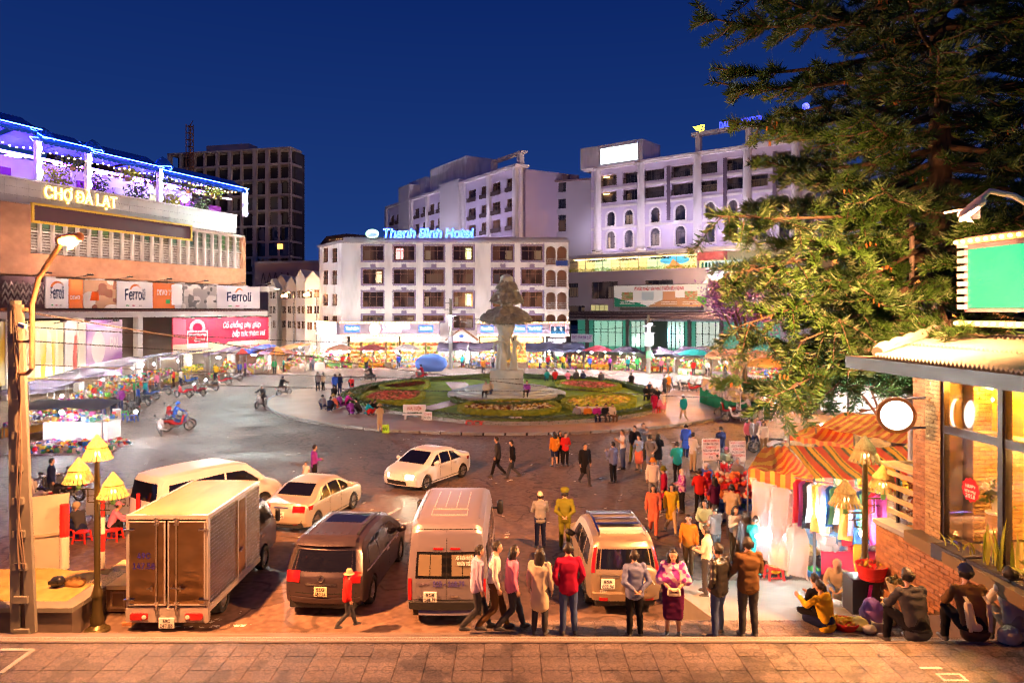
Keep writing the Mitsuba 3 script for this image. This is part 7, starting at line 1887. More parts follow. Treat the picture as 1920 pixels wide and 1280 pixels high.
 if hair:
  A = [H((hd + V3(0, -.022, .032), .093), (hd + V3(0, .008, .074), .072), (hd + V3(0, -.05, -.005), .055))]
  if hair == 'long':
   A += [H((hd + V3(-.04, -.04, .0), .07), (hd + V3(.04, -.04, .0), .07), (nk + V3(-.05, -.06, -.12), .05), (nk + V3(.05, -.06, -.12), .05))]
   A += [H((hd + V3(s * .075, .0, .02), .035), (nk + V3(s * .085, .01, -.05), .03)) for s in (-1, 1)]
  elif hair == 'bun':
   A.append(ms(hd + V3(0, -.11, .02), .05, n))
  else:
   A += [H((hd + V3(s * .07, -.03, .03), .04), (hd + V3(s * .075, -.02, -.02), .025)) for s in (-1, 1)]
  D['hair'] = ('hair', solid(A, min(res, .04), 4, .009))
 if hat == 'conical':
  D['hat'] = ('hat', mikit.ply(MB().lathe([(0, .22), (.2, .04), (.21, .03), (.19, .035), (0, .19)], hd, 18).mesh(), smooth=30))
 elif hat in ('cap', 'peaked'):
  A = [H((hd + V3(0, -.015, .06), .098), (hd + V3(0, .0, .085), .09))] if hat == 'cap' else [H((hd + V3(0, -.01, .06), .095), (hd + V3(0, 0, .08), .095)), H((hd + V3(-.05, .02, .13), .085), (hd + V3(.05, .02, .13), .085), (hd + V3(0, -.06, .12), .07))]
  A.append(H((hd + V3(-.05, .1, .055), .012), (hd + V3(.05, .1, .055), .012), (hd + V3(-.03, .17, .045), .01), (hd + V3(.03, .17, .045), .01)))
  D['hat'] = ('hat', solid(A, min(res, .05), 3))
 elif hat == 'bucket':
  D['hat'] = ('hat', mikit.ply(MB().lathe([(.0, .17), (.07, .165), (.10, .12), (.105, .06), (.17, .02), (.165, .015), (.1, .05), (0, .1)], hd, 18).mesh(), smooth=40))
 elif hat == 'helmet':
  D['helmet'] = ('hat', solid([H((hd + V3(0, -.02, .04), .125), (hd + V3(0, .03, .06), .105)), H((hd + V3(-.05, .12, .04), .015), (hd + V3(.05, .12, .04), .015))], min(res, .05), 3))
 elif hat == 'scarf':
  D['head_scarf'] = ('hat', solid([H((hd + V3(0, -.03, .03), .105), (hd + V3(0, -.03, -.06), .085)), H((hd + V3(0, -.03, -.06), .085), (nk + V3(0, -.02, -.04), .09))], min(res, .05), 3))
 _pc[key] = D
 return D
COL = {'black': (.018, .017, .02), 'navy': (.02, .025, .07), 'grey': (.22, .21, .22), 'dark grey': (.06, .058, .065), 'white': (.70, .68, .66), 'cream': (.62, .52, .38), 'beige': (.48, .36, .22), 'brown': (.14, .075, .035), 'crimson': (.36, .015, .05), 'red': (.60, .03, .03), 'coral': (.68, .17, .10),
       'orange': (.62, .22, .03), 'yellow': (.72, .42, .03), 'olive': (.15, .14, .02), 'green': (.04, .30, .10), 'teal': (.02, .30, .32), 'blue': (.04, .10, .50), 'light blue': (.28, .40, .62), 'jeans blue': (.07, .10, .22), 'purple': (.28, .05, .34), 'lilac': (.52, .40, .58), 'pink': (.70, .22, .36), 'magenta': (.50, .03, .28), 'plum': (.09, .015, .06), 'slate': (.17, .19, .33), 'pale green': (.40, .55, .40)}
mat('skin', (.48, .27, .18), .55); mat('hair_black', mikit.proc(lambda p, n, uv: mx((.006, .005, .005), (.030, .020, .016), nz(p.x * 90, p.y * 90, p.z * 25))), .55); mat('leather', (.02, .018, .018), .35, specular=.6)
HRES = {'hi': .028, 'mid': .05, 'far': .11}
def person(x, y, z, rz, who, topc, top, botc, bottom, pose='stand', arms='down', hair='short', hat=None, hatc='cream', lv='far', where='', s=1.0, group=None, pix=True, phrase=None, label=None, topm=None, shoe='dark grey'):
 """One person whose feet (or seat) the photograph shows at pixel (x, y); rz 0 looks away from the camera."""
 p = (GR(x, y) if z is None else G(x, y, z)) if pix else V3(x, y, z)
 if arms == 'down' and pose == 'stand' and lv == 'mid':
  arms = ('down', 'pocket', 'front', 'down', 'phone', 'fold')[int(x) % 6]; pose = ('stand', 'contra')[int(x) % 2]
 female = who in ('woman', 'girl', 'old woman')
 act = phrase or {'stand': 'standing', 'contra': 'standing', 'walk': 'walking', 'sit': 'sitting', 'low': 'sitting low', 'squat': 'squatting', 'floor': 'sitting on the ground', 'edge': 'sitting', 'ride': 'riding'}[pose]
 wears = {'tee': 'T-shirt', 'none': ''}.get(top, top)
 hn = {'cap': f'{hatc} cap', 'peaked': f'{hatc} peaked cap', 'conical': 'conical straw hat', 'bucket': f'{hatc} sun hat', 'helmet': f'{hatc} helmet', 'scarf': f'{hatc} head scarf'}.get(hat)
 lab = label or f"{who} in {topc} {wears}" + (f" and {botc} {bottom}" if bottom != 'none' else '') + (f" with {hn}" if hn else '') + f" {act} {where}"
 lab = ' '.join(lab.split())
 if len(lab.split()) > 16:
  lab = lab.replace(f' and {botc} {bottom}', '')
 if len(lab.split()) > 16 and hn:
  lab = lab.replace(f' with {hn}', '')
 if len(lab.split()) > 16:
  lab = lab.replace(f' {act}', '', 1)
 if len(lab.split()) > 16:
  lab = f'{who} in {topc} {wears} {where}'
 k = thing('person', lab, 'person', group)
 to = place(p[0], p[1], p[2], rz, s * (.95 if female else 1.0))
 B = {'skin': 'skin', 'top': topm or C(*COL[topc]), 'bot': C(*COL[botc]), 'shoe': C(*COL[shoe], .6), 'hair': 'hair_black' if who != 'old woman' else C(.4, .38, .36), 'hat': 'straw' if hat == 'conical' else C(*COL[hatc])}
 for n, (b, d) in person_parts(pose, arms, top, bottom, hair if hat not in ('scarf',) else None, hat, HRES[lv], female).items():
  for dd in (d if isinstance(d, list) else [d]):
   put({'top': wears.lower().replace('-', '_') or 'top'}.get(n, n), dd, B[b], k, to=to)
 if lv == 'hi':
  J = skeleton(pose, arms); hd = J['hd']; nk = J['nk']; pl = J['pel']
  put('collar', MB().lathe([(.062, -.045), (.072, -.03), (.066, .015), (.058, .012)], nk + V3(0, -.005, -.005), 14), B['top'], k, to=to)
  if top not in ('coat', 'shawl'):
   put('waistband', MB().lathe([(.118, -.02), (.128, -.018), (.128, .022), (.118, .024)], (0, 0, 0), 20), C(*[q * .6 for q in COL[topc]]), k, to=to @ T().translate([float(q) for q in pl + V3(0, 0, -.10 if pose in ('stand', 'contra') else .0)]).scale([1.42, 1.02, 1]))
  for sx in (-1, 1):
   put('eye', MB().ball(hd + V3(sx * .034, .086, .012), (.012, .008, .007), None, ICO0), 'hair_black', k, to=to)
  put('mouth', MB().ball(hd + V3(0, .087, -.055), (.022, .006, .006), None, ICO0), C(.4, .08, .07), k, to=to)
 return k, to
LY = 13.45
def near(x, rz, *a, Y=LY, z=1.2, **k):
 return person((x - CX) * Y / F, Y, z, rz, *a, pix=False, lv='hi', **k)
near(1190, 8, 'woman', 'slate', 'jacket', 'black', 'trousers', hair='short', arms='back', where='behind the gold wagon', s=.97, label='woman in blue violet jacket and black trousers behind the gold wagon')
k, to = near(1262, 172, 'woman', 'purple', 'shawl', 'plum', 'skirt', hair='long', arms='lap', where='', s=.99, label='long haired woman facing us in purple patterned shawl and long plum skirt', topm=mat('shawl_print', mikit.proc(lambda p, n, uv: mx((.36, .04, .38), (.66, .42, .58), ss(.5, .56, nz(p.x * 16, p.y * 16, p.z * 13)))), .8))
hb_ = thing('handbag', 'small cream handbag held by the woman in the purple shawl', 'handbag')
put('bag', rough_solid([(((-.10, .25, .93), .035), ((.10, .25, .93), .035)), (((-.10, .25, .93), .035), ((-.09, .25, 1.02), .03)), (((.10, .25, .93), .035), ((.09, .25, 1.02), .03)), (((-.09, .25, 1.02), .03), ((.09, .25, 1.02), .03))], 1, 1, 0, .04), C(.62, .56, .40, .5), hb_, smooth=60, to=to)
put('strap', MB().tube([(-.1, .25, 1.04), (-.14, .17, 1.25), (-.1, .05, 1.43)], .008, 5), C(.5, .42, .28), hb_, to=to)
near(1350, 38, 'man', 'black', 'jacket', 'jeans blue', 'trousers', arms='pocket', pose='contra', topm='leather', s=1.0, label='man in black leather jacket and blue jeans beside the man in brown')
near(1403, 4, 'man', 'brown', 'jacket', 'dark grey', 'trousers', arms='front', s=1.06, label='tall man in brown jacket seen from behind at the top of the ramp', where='')
# the strolling group by the van, at rest
for x, rz, a, ph, kw in ((893, -80, ('woman', 'lilac', 'hoodie', 'dark grey', 'trousers'), 'leftmost of the strollers in lilac by the van', dict(pose='walk')), (925, -85, ('man', 'white', 'shirt', 'brown', 'trousers'), 'in the middle of the strollers by the van', dict(pose='walk')), (958, -80, ('woman', 'pink', 'hoodie', 'dark grey', 'trousers'), 'at the right end of the strollers by the van', dict(pose='walk', hair='long')),
                         (1012, -20, ('woman', 'cream', 'coat', 'dark grey', 'trousers'), 'between the van and the gold wagon', dict(hair='long')), (1066, 5, ('man', 'crimson', 'jacket', 'jeans blue', 'trousers'), 'left of the gold wagon', dict(arms='pocket'))):
 Y = LY + (.25 if x < 1000 else .1)
 person((x - CX) * Y / F, Y, 1.2, rz, *a, pix=False, lv='mid', where=ph, **{**dict(s=.98), **kw})
person(650, 1176, .18, -70, 'child', 'red', 'jacket', 'dark grey', 'trousers', pose='walk', hat='bucket', hatc='beige', lv='mid', s=.74, where='past the yellow plate of the minivan')
# seated on the top step, backs to us
near(1722, 6, 'young man', 'dark grey', 'hoodie', 'black', 'trousers', Y=10.75, z=2.42, pose='edge', arms=('knee', 'phone'), s=1.0, label='young man in dark hoodie sitting on the top step with a phone')
near(1828, -6, 'man', 'brown', 'jacket', 'black', 'trousers', Y=10.75, z=2.42, pose='edge', arms='knee', hat='cap', hatc='navy', s=1.05, label='man in navy cap with a pale bag on his back sitting on the top step')
near(1908, -14, 'person', 'cream', 'jacket', 'beige', 'trousers', Y=10.8, z=2.42, pose='edge', arms='knee', s=1.02, label='person in cream jacket sitting at the right end of the top step')
k = thing('backpack', 'pale canvas bag with straps on the back of the man in the navy cap', 'bag')
q = (1828 - CX) * 10.75 / F
put('bag', rough_solid([(((q - .1, 10.66, 2.62), .07), ((q - .12, 10.72, 2.9), .06)), (((q - .1, 10.66, 2.62), .07), ((q - .02, 10.66, 2.6), .07))], 1, 1, 0, .05), C(.62, .50, .34), k, smooth=60)
for s_ in (-.15, .14):
 put('strap', MB().sheet([[(q + s_ - .03, 10.70 + o, z), (q + s_ + .03, 10.70 + o, z)] for z, o in ((2.55, -.09), (2.75, -.10), (2.95, -.05), (3.02, .06))]), C(.66, .55, .38), k)
k = thing('plastic_bag', 'crumpled pale plastic bag lying beside the seated people on the top step', 'bag')
t = trimesh.creation.icosphere(3); put('bag', trimesh.Trimesh(AT(1893, 1195, 10.62) + t.vertices * [.17, .13, .16] * (1 + .5 * (meshkit.fbm(t.vertices * 2.5, 3, 4) - .5))[:, None] + [0, 0, .02], t.faces), C(.70, .60, .36), k, smooth=40)
put('phone', MB().beam(AT(1704, 1137, 11.05), AT(1716, 1134, 11.05), .08, .01), dark, label='lit phone in the hands of the young man in the dark hoodie', cat='phone', emit=(.8, .9, .8), weight=.05)
# officer and companion
person(1059, 1028, 0, -4, 'officer', 'olive', 'jacket', 'olive', 'trousers', arms='back', hat='peaked', hatc='olive', lv='hi', s=1.03, label='officer in olive uniform and peaked cap with hands clasped behind')
person(1013, 1026, 0, 6, 'man', 'grey', 'shirt', 'navy', 'trousers', arms='fold', hat='cap', hatc='cream', lv='hi', s=.97, label='man in pale grey shirt and cream cap standing left of the officer')
# groups in the middle of the square
P_ = lambda *a, **k: person(*a, **{**dict(lv='mid'), **k})
P_(1041, 874, 0, 20, 'woman', 'orange', 'jacket', 'navy', 'shorts', hair='long', where='left of two friends in the open square', s=.98)
P_(1050, 871, 0, 190, 'woman', 'black', 'shirt', 'black', 'trousers', hair='long', where='between the orange and red jackets in the open square', s=.97)
P_(1060, 873, 0, 195, 'woman', 'red', 'jacket', 'black', 'trousers', where='right of the orange jacket in the open square', arms='front', s=.95)
P_(1096, 908, 0, 200, 'man', 'black', 'coat', 'dark grey', 'trousers', pose='walk', where='alone in the open square', s=1.0)
P_(934, 893, 0, 80, 'man', 'dark grey', 'jacket', 'black', 'trousers', pose='walk', where='left of a dark pair in the open square', s=1.0)
P_(962, 896, 0, 95, 'woman', 'black', 'jacket', 'dark grey', 'trousers', pose='walk', where='right of a dark pair in the open square', s=1.0)
P_(1168, 878, 0, 100, 'man', 'white', 'tee', 'jeans blue', 'trousers', where='at the left of the chatting group', s=1.03)
P_(1189, 868, 0, 150, 'man', 'black', 'jacket', 'olive', 'trousers', where='behind the chatting group', s=1.03)
P_(1205, 862, 0, 185, 'man', 'grey', 'jacket', 'dark grey', 'trousers', where='facing us at the back of the chatting group', s=1.04)
P_(1198, 882, 0, 140, 'woman', 'light blue', 'shirt', 'coral', 'skirt', where='in the chatting group', s=.98)
P_(1219, 888, 0, 15, 'man', 'grey', 'hoodie', 'slate', 'shorts', arms='back', where='in front of the chatting group', s=1.0)
P_(1234, 881, 0, -10, 'woman', 'black', 'shirt', 'black', 'dress', hair='long', where='at the right of the chatting group', s=1.0)
P_(1212, 862, 0, 170, 'woman', 'beige', 'shirt', 'brown', 'trousers', where='half hidden in the chatting group', s=.97)
P_(1286, 858, 0, -20, 'woman', 'blue', 'coat', 'navy', 'trousers', pose='walk', where='walking past the chatting group toward the signs', s=1.0)
P_(1299, 884, 0, -60, 'man', 'white', 'shirt', 'beige', 'trousers', arms='front', where='reading the menu board', s=1.02)
P_(1224, 940, 0, 175, 'woman', 'white', 'jacket', 'grey', 'trousers', hat='bucket', hatc='orange', where='left of the sun hat pair', s=1.0)
P_(1245, 958, 0, 80, 'woman', 'crimson', 'coat', 'black', 'trousers', hat='bucket', hatc='olive', where='left of the old woman', s=.98)
P_(1279, 960, 0, 95, 'old woman', 'purple', 'jacket', 'black', 'trousers', hat='scarf', hatc='white', where='with a blue bag by the snack stall', s=.96, arms='front', topm='shawl_print')
P_(1313, 964, 0, 5, 'woman', 'red', 'jacket', 'black', 'trousers', hair='short', where='with her back to us before the snack stall', s=.98)
P_(1225, 1003, 0, 170, 'woman', 'coral', 'coat', 'coral', 'trousers', where='strolling towards us right of the gold wagon', hair='long', s=1.0, pose='walk')
P_(1258, 1000, 0, 185, 'woman', 'yellow', 'coat', 'beige', 'trousers', where='strolling towards us beside the coral coat', pose='walk', s=1.0, hair='long')
P_(589, 912, 0, -60, 'man', 'purple', 'shirt', 'black', 'trousers', arms='front', where='with a small child beyond the parked sedan', s=1.0)
P_(573, 914, 0, 160, 'child', 'white', 'tee', 'black', 'shorts', where='beside the man beyond the parked sedan', s=.62)
# crowd on the ramp
for x, y, z, rz, a, kw in ((1326, 1115, None, 60, ('woman', 'cream', 'shirt', 'dark grey', 'trousers'), dict(where='bending beside the leather jacket man on the ramp', arms='front', pose='contra')), (1343, 1060, None, 30, ('man', 'grey', 'tee', 'dark grey', 'trousers'), dict(where='halfway down the ramp')), (1378, 1055, None, 200, ('woman', 'white', 'shirt', 'brown', 'trousers'), dict(where='beside the plastic sheet', hair='long')),
                           (1398, 1068, None, 10, ('woman', 'dark grey', 'jacket', 'black', 'trousers'), dict(hair='long', where='behind the tall man in brown')), (1417, 1080, None, -20, ('woman', 'teal', 'coat', 'teal', 'trousers'), dict(where='at the stall beside the plastic sheet', arms='reach')), (1437, 1072, None, 150, ('woman', 'beige', 'shirt', 'brown', 'trousers'), dict(where='reaching over beside the teal coat', arms='reach')), (1292, 1075, None, 160, ('woman', 'orange', 'jacket', 'brown', 'trousers'), dict(where='walking up the ramp behind the purple shawl', pose='walk'))):
 P_(x, y, z, rz, *a, **kw)
P_(1452, 1085, None, -60, 'man', 'yellow', 'shirt', 'beige', 'trousers', pose='low', arms='knee', where='on a red stool by the clothes stall')
P_(1546, 1050, None, -20, 'woman', 'magenta', 'shirt', 'dark grey', 'trousers', pose='low', arms='reach', hair='bun', where='under the bright lamp of the clothes stall', topm=mat('dotted_blouse', mikit.proc(lambda p, n, uv: mx((.36, .02, .16), (.75, .35, .50), ss(.62, .68, nz(p.x * 28, p.y * 28, p.z * 28)))), .8))
P_(1572, 1132, None, 150, 'woman', 'beige', 'coat', 'light blue', 'trousers', pose='low', arms='lap', hat='scarf', hatc='beige', where='behind the snack baskets at lower right')
P_(1540, 1166, None, 20, 'woman', 'black', 'jacket', 'black', 'trousers', pose='floor', arms='lap', hair='bun', where='left of the yellow jacket at lower right')
P_(1552, 1180, None, 30, 'woman', 'yellow', 'hoodie', 'navy', 'trousers', pose='floor', arms='reach', where='beside the red basket at lower right', hair='bun', lv='hi')
# helpers at the bikes on the left
for x, y, rz, a, kw in ((128, 1003, 70, ('man', 'blue', 'jacket', 'jeans blue', 'trousers'), dict(hat='helmet', hatc='navy', where='on a red stool at the back of the seated group')), (152, 1010, 60, ('man', 'dark grey', 'jacket', 'navy', 'trousers'), dict(hat='helmet', hatc='beige', where='on a red stool in front of the seated group')), (205, 1006, -60, ('woman', 'pink', 'jacket', 'black', 'trousers'), dict(where='on a red stool under the straw hat lamp', hat='cap', hatc='pink'))):
 P_(x, y, 0, rz, *a, pose='low', arms='knee', **kw)
P_(96, 945, 0, -60, 'man', 'navy', 'jacket', 'dark grey', 'trousers', where='behind the motorbikes at the left edge', s=1.0)
# people round the island
for i, (x, y, rz, a, kw) in enumerate(((596, 733, 20, ('man', 'grey', 'jacket', 'black', 'trousers'), dict(where='left of a standing couple on the island')), (606, 732, 60, ('woman', 'cream', 'jacket', 'black', 'trousers'), dict(where='right of a standing couple on the island', hair='long')), (628, 739, 30, ('man', 'blue', 'jacket', 'navy', 'trousers'), dict(where='left of two in blue on the island')), (637, 738, -20, ('man', 'navy', 'coat', 'navy', 'trousers'), dict(where='right of two in blue on the island')),
                                       (712, 810, 30, ('woman', 'beige', 'coat', 'beige', 'trousers'), dict(where='carrying a tray beside a lime bag on the kerb', hat='conical', arms='front')), (1227, 778, 10, ('woman', 'crimson', 'coat', 'pink', 'trousers'), dict(where='left of three at the right end of the garden')), (1235, 777, -10, ('child', 'pink', 'jacket', 'red', 'trousers'), dict(where='between two adults at the right end of the garden', s=.7)), (1243, 776, 190, ('woman', 'white', 'coat', 'pink', 'skirt'), dict(where='right of three at the right end of the garden')),
                                       (1282, 790, 20, ('man', 'teal', 'jacket', 'beige', 'trousers'), dict(where='on the road right of the garden', hat='cap', hatc='white', pose='walk')), (1246, 740, 40, ('man', 'dark grey', 'coat', 'black', 'trousers'), dict(where='on the road beside the flower bikes')), (1253, 738, 200, ('man', 'orange', 'jacket', 'brown', 'trousers'), dict(where='beside the flower bikes right of the garden')), (906, 701, 10, ('man', 'orange', 'jacket', 'black', 'trousers'), dict(where='on the far road left of the statue', s=1.0)))):
 person(x, y, .13 if x < 1000 and y > 705 else 0, rz, *a, **kw)
for i, (x, y, rz, tc, bc, w) in enumerate(((608, 768, 40, 'grey', 'navy', 'at the left end of the squatting circle'), (617, 771, -10, 'navy', 'black', 'second from the left in the squatting circle'), (632, 767, 90, 'coral', 'dark grey', 'with a straw hat in the squatting circle'), (640, 763, 60, 'purple', 'black', 'behind the squatting circle'), (648, 762, -60, 'magenta', 'black', 'by the hedge in the squatting circle'), (660, 777, 40, 'purple', 'plum', 'in front of the squatting circle'), (675, 775, 100, 'dark grey', 'black', 'in the middle of the squatting circle'), (687, 778, -70, 'teal', 'red', 'in red trousers in the squatting circle'), (695, 777, -90, 'black', 'red', 'at the right end of the squatting circle'), (625, 745, 0, 'black', 'black', 'below the two in blue on the island'), (660, 727, 30, 'red', 'black', 'by the left rear of the garden'))):
 person(x, y, .13, rz, 'woman' if i % 2 else 'man', tc, 'jacket', bc, 'trousers', pose='squat', arms='knee', hat='conical' if i in (2, 4) else None, where=w)
BZ = [(1082, 'grey', 'grey'), (1102, 'orange', 'blue'), (1118, 'magenta', 'navy'), (1134, 'black', 'dark grey'), (1146, 'cream', 'brown')]
for i, (x, tc, bc) in enumerate(BZ):
 person(x, 793, 0, 165 + i * 12, 'woman' if i < 3 else 'man', tc, 'jacket', bc, 'trousers', pose='sit', arms='lap', where=f'{("at the left end", "second from left", "in the middle", "second from right", "at the right end")[i]} of the white bench')
for i, (x, y, tc, w) in enumerate(((1026, 716, 'teal', 'left of five along the far hedge'), (1041, 717, 'red', 'second of five along the far hedge'), (1065, 718, 'pink', 'third of five along the far hedge'), (1081, 718, 'dark grey', 'fourth of five along the far hedge'), (1094, 718, 'navy', 'last of five along the far hedge'), (1128, 722, 'dark grey', 'alone behind the right flower bed'), (1185, 724, 'black', 'behind the right garden corner'), (1213, 752, 'black', 'left of a dark group at the right garden hedge'), (1222, 750, 'dark grey', 'behind a dark group at the right garden hedge'), (1232, 757, 'black', 'right of a dark group at the right garden hedge'), (1218, 742, 'navy', 'highest of a dark group at the right garden hedge'), (912, 745, 'cream', 'on the statue steps left of the plinth'), (921, 742, 'beige', 'nearest the plinth on the statue steps'), (989, 744, 'purple', 'on the statue steps right of the plinth'))):
 person(x, y, .13 if i < 11 else .5, 10 if i < 7 else 160, 'man' if i % 2 else 'woman', tc, 'jacket', 'black' if i % 3 else 'navy', 'trousers', pose='sit', arms='lap', where=w)
for x, y, rz, who, tc, bc, w in ((1402, 842, 200, 'woman', 'pink', 'black', 'left of three crossing towards the awning'), (1414, 846, 190, 'man', 'grey', 'navy', 'in the middle of three crossing towards the awning'), (1431, 850, 170, 'woman', 'cream', 'brown', 'right of three crossing towards the awning'), (1352, 868, 20, 'man', 'navy', 'grey', 'between the chatting group and the menu boards'), (1340, 985, 30, 'woman', 'plum', 'black', 'near the orange bag by the snack stall'), (1372, 1010, -30, 'man', 'beige', 'dark grey', 'at the foot of the ramp left of the plastic sheet'), (1322, 1040, 150, 'woman', 'pale green', 'black', 'at the foot of the ramp behind the gold wagon'), (1270, 905, 10, 'man', 'teal', 'black', 'behind the old woman in the white scarf'), (1150, 905, 40, 'man', 'slate', 'black', 'alone left of the chatting group')):
 P_(x, y, 0, rz, who, tc, 'jacket', bc, 'trousers', pose='walk' if x > 1395 else 'stand', where=w, hair='long' if who == 'woman' else 'short')
# ================================================================== stalls, awnings and small things
mat('tarp_grey', mikit.proc(lambda p, n, uv: mx((.055, .042, .07), (.115, .085, .13), fb(p.x * .8, p.y * .8, p.z, 4))), .7)
mat('tarp_stripe', mikit.proc(lambda p, n, uv: mx((.10, .11, .22), (.42, .42, .48), ss(-.2, .2, dr.sin((p.x * .5 + p.y) * 16)))), .7)
mat('tarp_blue', mikit.proc(lambda p, n, uv: mx((.03, .06, .30), (.06, .12, .5), fb(p.x, p.y, p.z, 3))), .6)
LED = (3900, 3900, 3400)
FRUIT = [(.70, .12, .03), (.75, .45, .05), (.12, .35, .05), (.65, .05, .08), (.75, .65, .15), (.30, .05, .25), (.80, .75, .65), (.08, .25, .10)]
FLOWER = [(.75, .72, .68), (.75, .55, .62), (.12, .35, .08), (.25, .5, .15), (.5, .35, .6), (.75, .6, .15), (.6, .08, .15)]
CLOTH = [(.7, .05, .06), (.65, .62, .6), (.06, .15, .4), (.45, .08, .3), (.7, .4, .1), (.1, .3, .2), (.05, .05, .07), (.6, .5, .55)]
PACK = [(.75, .73, .7), (.65, .05, .06), (.05, .2, .6), (.1, .45, .2), (.75, .6, .1), (.6, .3, .1), (.5, .5, .55)]
def heap(mb, x0, x1, y0, y1, z, n, cols, s=.08, hgt=.25, boxy=.35):
 for _ in range(n):
  x, y = R.uniform(x0, x1), R.uniform(y0, y1); c = np.array(R.choice(cols)) * R.uniform(.6, 1.15); q = s * R.uniform(.6, 1.6)
  zz = z + R.random() ** 1.6 * hgt
  if R.random() < boxy:
   mb.box(x - q, x + q, y - q * .8, y + q * .8, zz, zz + q * R.uniform(.8, 2.4), c)
  else:
   mb.ball((x, y, zz + q * .6), (q, q, q * R.uniform(.7, 1.3)), c, ICO0)
 return mb
def stall(x, y, rz, w, d, label, cols, bulbs_=2, tiers=2, cover=None, hz=2.5, group=None, led=LED, n=150, wt=2.0):
 """Goods on a tiered table under a cover, lit by bare bulbs; the front looks along -y before turning."""
 k = thing('market_stall', label, 'stall', group); to = place(x, y, 0, rz)
 tb = put('table', MB().box(-w / 2, w / 2, -d / 2, 0, .62, .68).box(-w / 2, w / 2, 0, d / 2, .98, 1.03), C(.30, .22, .14), k, to=to)
 put('legs', MB().box(-w / 2 + .05, -w / 2 + .1, -d / 2 + .05, -d / 2 + .1, 0, .62).box(w / 2 - .1, w / 2 - .05, -d / 2 + .05, -d / 2 + .1, 0, .62).box(-w / 2 + .05, -w / 2 + .1, d / 2 - .1, d / 2 - .05, 0, .98).box(w / 2 - .1, w / 2 - .05, d / 2 - .1, d / 2 - .05, 0, .98), gM, tb, to=to, kind='stuff')
 put('front_cloth', MB().box(-w / 2, w / 2, -d / 2 - .02, -d / 2, .05, .62), C(*[q * .8 for q in R.choice(cols)]), tb, to=to)
 m = MB(); heap(m, -w / 2, w / 2, -d / 2, -.05, .68, int(n * .45), cols, .075, .25); heap(m, -w / 2, w / 2, .05, d / 2, 1.03, int(n * .4), cols, .09, .55)
 heap(m, -w / 2, w / 2, -d / 2 - .5, -d / 2 - .1, 0, int(n * .2), cols, .1, .2)
 put('goods', m, 'vc', k, to=to, kind='stuff')
 if bulbs_:
  m = MB()
  for i in range(bulbs_):
   xx = (i + .5) / bulbs_ * w - w / 2; m.ball((xx, -d * .3, 2.05 + .1 * (i % 2)), .085, None, ICO0)
  put('bare_bulb', m, gW, k, to=to, emit=led, weight=wt, kind='stuff')
  m = MB()
  for i in range(bulbs_):
   xx = (i + .5) / bulbs_ * w - w / 2; m.tube([(xx, -d * .3, 2.1), (xx, -d * .3, hz)], .012, 4)
  put('bulb_wire', m, dark, k, to=to, kind='stuff')
 if cover:
  kind, cm = cover
  if kind == 'tarp':
   c = thing('awning', f'{cm[1]} over {label}' if len((f'{cm[1]} over {label}').split()) < 17 else cm[1] + ' over a market stall', 'awning', 'stall awnings')
   put('sheet', MB().sheet([[(xx, yy, hz + zz - .08 * math.sin((xx / w + .5) * math.pi * 2)) for xx in np.linspace(-w / 2 - .3, w / 2 + .3, 9)] for yy, zz in ((-d / 2 - 1.0, -.25), (-d / 4, .1), (d / 2 + .6, .45))]), cm[0], c, to=to, smooth=40)
   put('valance', MB().sheet([[(xx, -d / 2 - 1.0, hz - .25 - .08 * math.sin((xx / w + .5) * math.pi * 2) - o - (.05 * (i % 2) if o else 0)) for i, xx in enumerate(np.linspace(-w / 2 - .3, w / 2 + .3, 17))] for o in (0, .22)]), cm[0], c, to=to)
   m = MB()
   for xx in (-w / 2 - .1, w / 2 + .1):
    m.tube([(xx, -d / 2 - .8, 0), (xx, -d / 2 - .8, hz - .2)], .03, 6).tube([(xx, d / 2 + .4, 0), (xx, d / 2 + .4, hz + .4)], .03, 6)
   put('poles', m, gM, c, to=to, kind='stuff')
 return k
def parasol(x, y, z, r, cols, label, h=2.5, group=None):
 k = thing('parasol', label, 'parasol', group); n = 8
 put('pole', MB().tube([(x, y, z), (x, y, z + h)], .025, 6), gM, k)
 for i in range(n):
  a0, a1 = i * 2 * math.pi / n, (i + 1) * 2 * math.pi / n
  P_ = lambda a, f: (x + r * f * math.cos(a), y + r * f * math.sin(a), z + h - .55 * r * .62 * f ** 1.4)
  put('panel', MB().sheet([[P_(a0, f), tuple((np.array(P_(a0, f)) + P_(a1, f)) / 2 - np.array([0, 0, .05 * f])), P_(a1, f)] for f in (.01, .4, .75, 1)]), cols[i % len(cols)], k)
 return k
tg, ts, tb_ = ('tarp_grey', 'grey purple tarp'), ('tarp_stripe', 'striped tarp'), ('tarp_blue', 'blue tarp')
# left row in front of the market
Lpts = [(-27.2, 42.5, 'first stall of the left row nearest us with shoes and toys', CLOTH, tg), (-29.0, 47.5, 'second stall of the left row with green goods', FRUIT, tg), (-30.4, 52.5, 'third stall of the left row with mixed snacks', PACK, tg), (-32.0, 57.5, 'fourth stall of the left row with packed fruit', FRUIT, tg), (-33.6, 62.8, 'fifth stall of the left row with hats and bags', CLOTH, tg),
  (-33.9, 68.2, 'sixth stall of the left row under a striped tarp', FRUIT, ts), (-32.9, 73.2, 'seventh stall of the left row with yellow corn', [(.8, .55, .05), (.75, .6, .1), (.2, .3, .05)], tg), (-31.2, 78.0, 'eighth stall of the left row with fruit crates', FRUIT, tg), (-29.0, 82.5, 'ninth stall of the left row with cut flowers', FLOWER, tb_), (-26.2, 86.5, 'last stall of the left row heaped with flowers', FLOWER, ('orange_tarp', 'orange tarp'))]
mat('orange_tarp', mikit.proc(lambda p, n, uv: mx((.62, .20, .06), (.70, .34, .16), fb(p.x, p.y, p.z, 3))), .7)
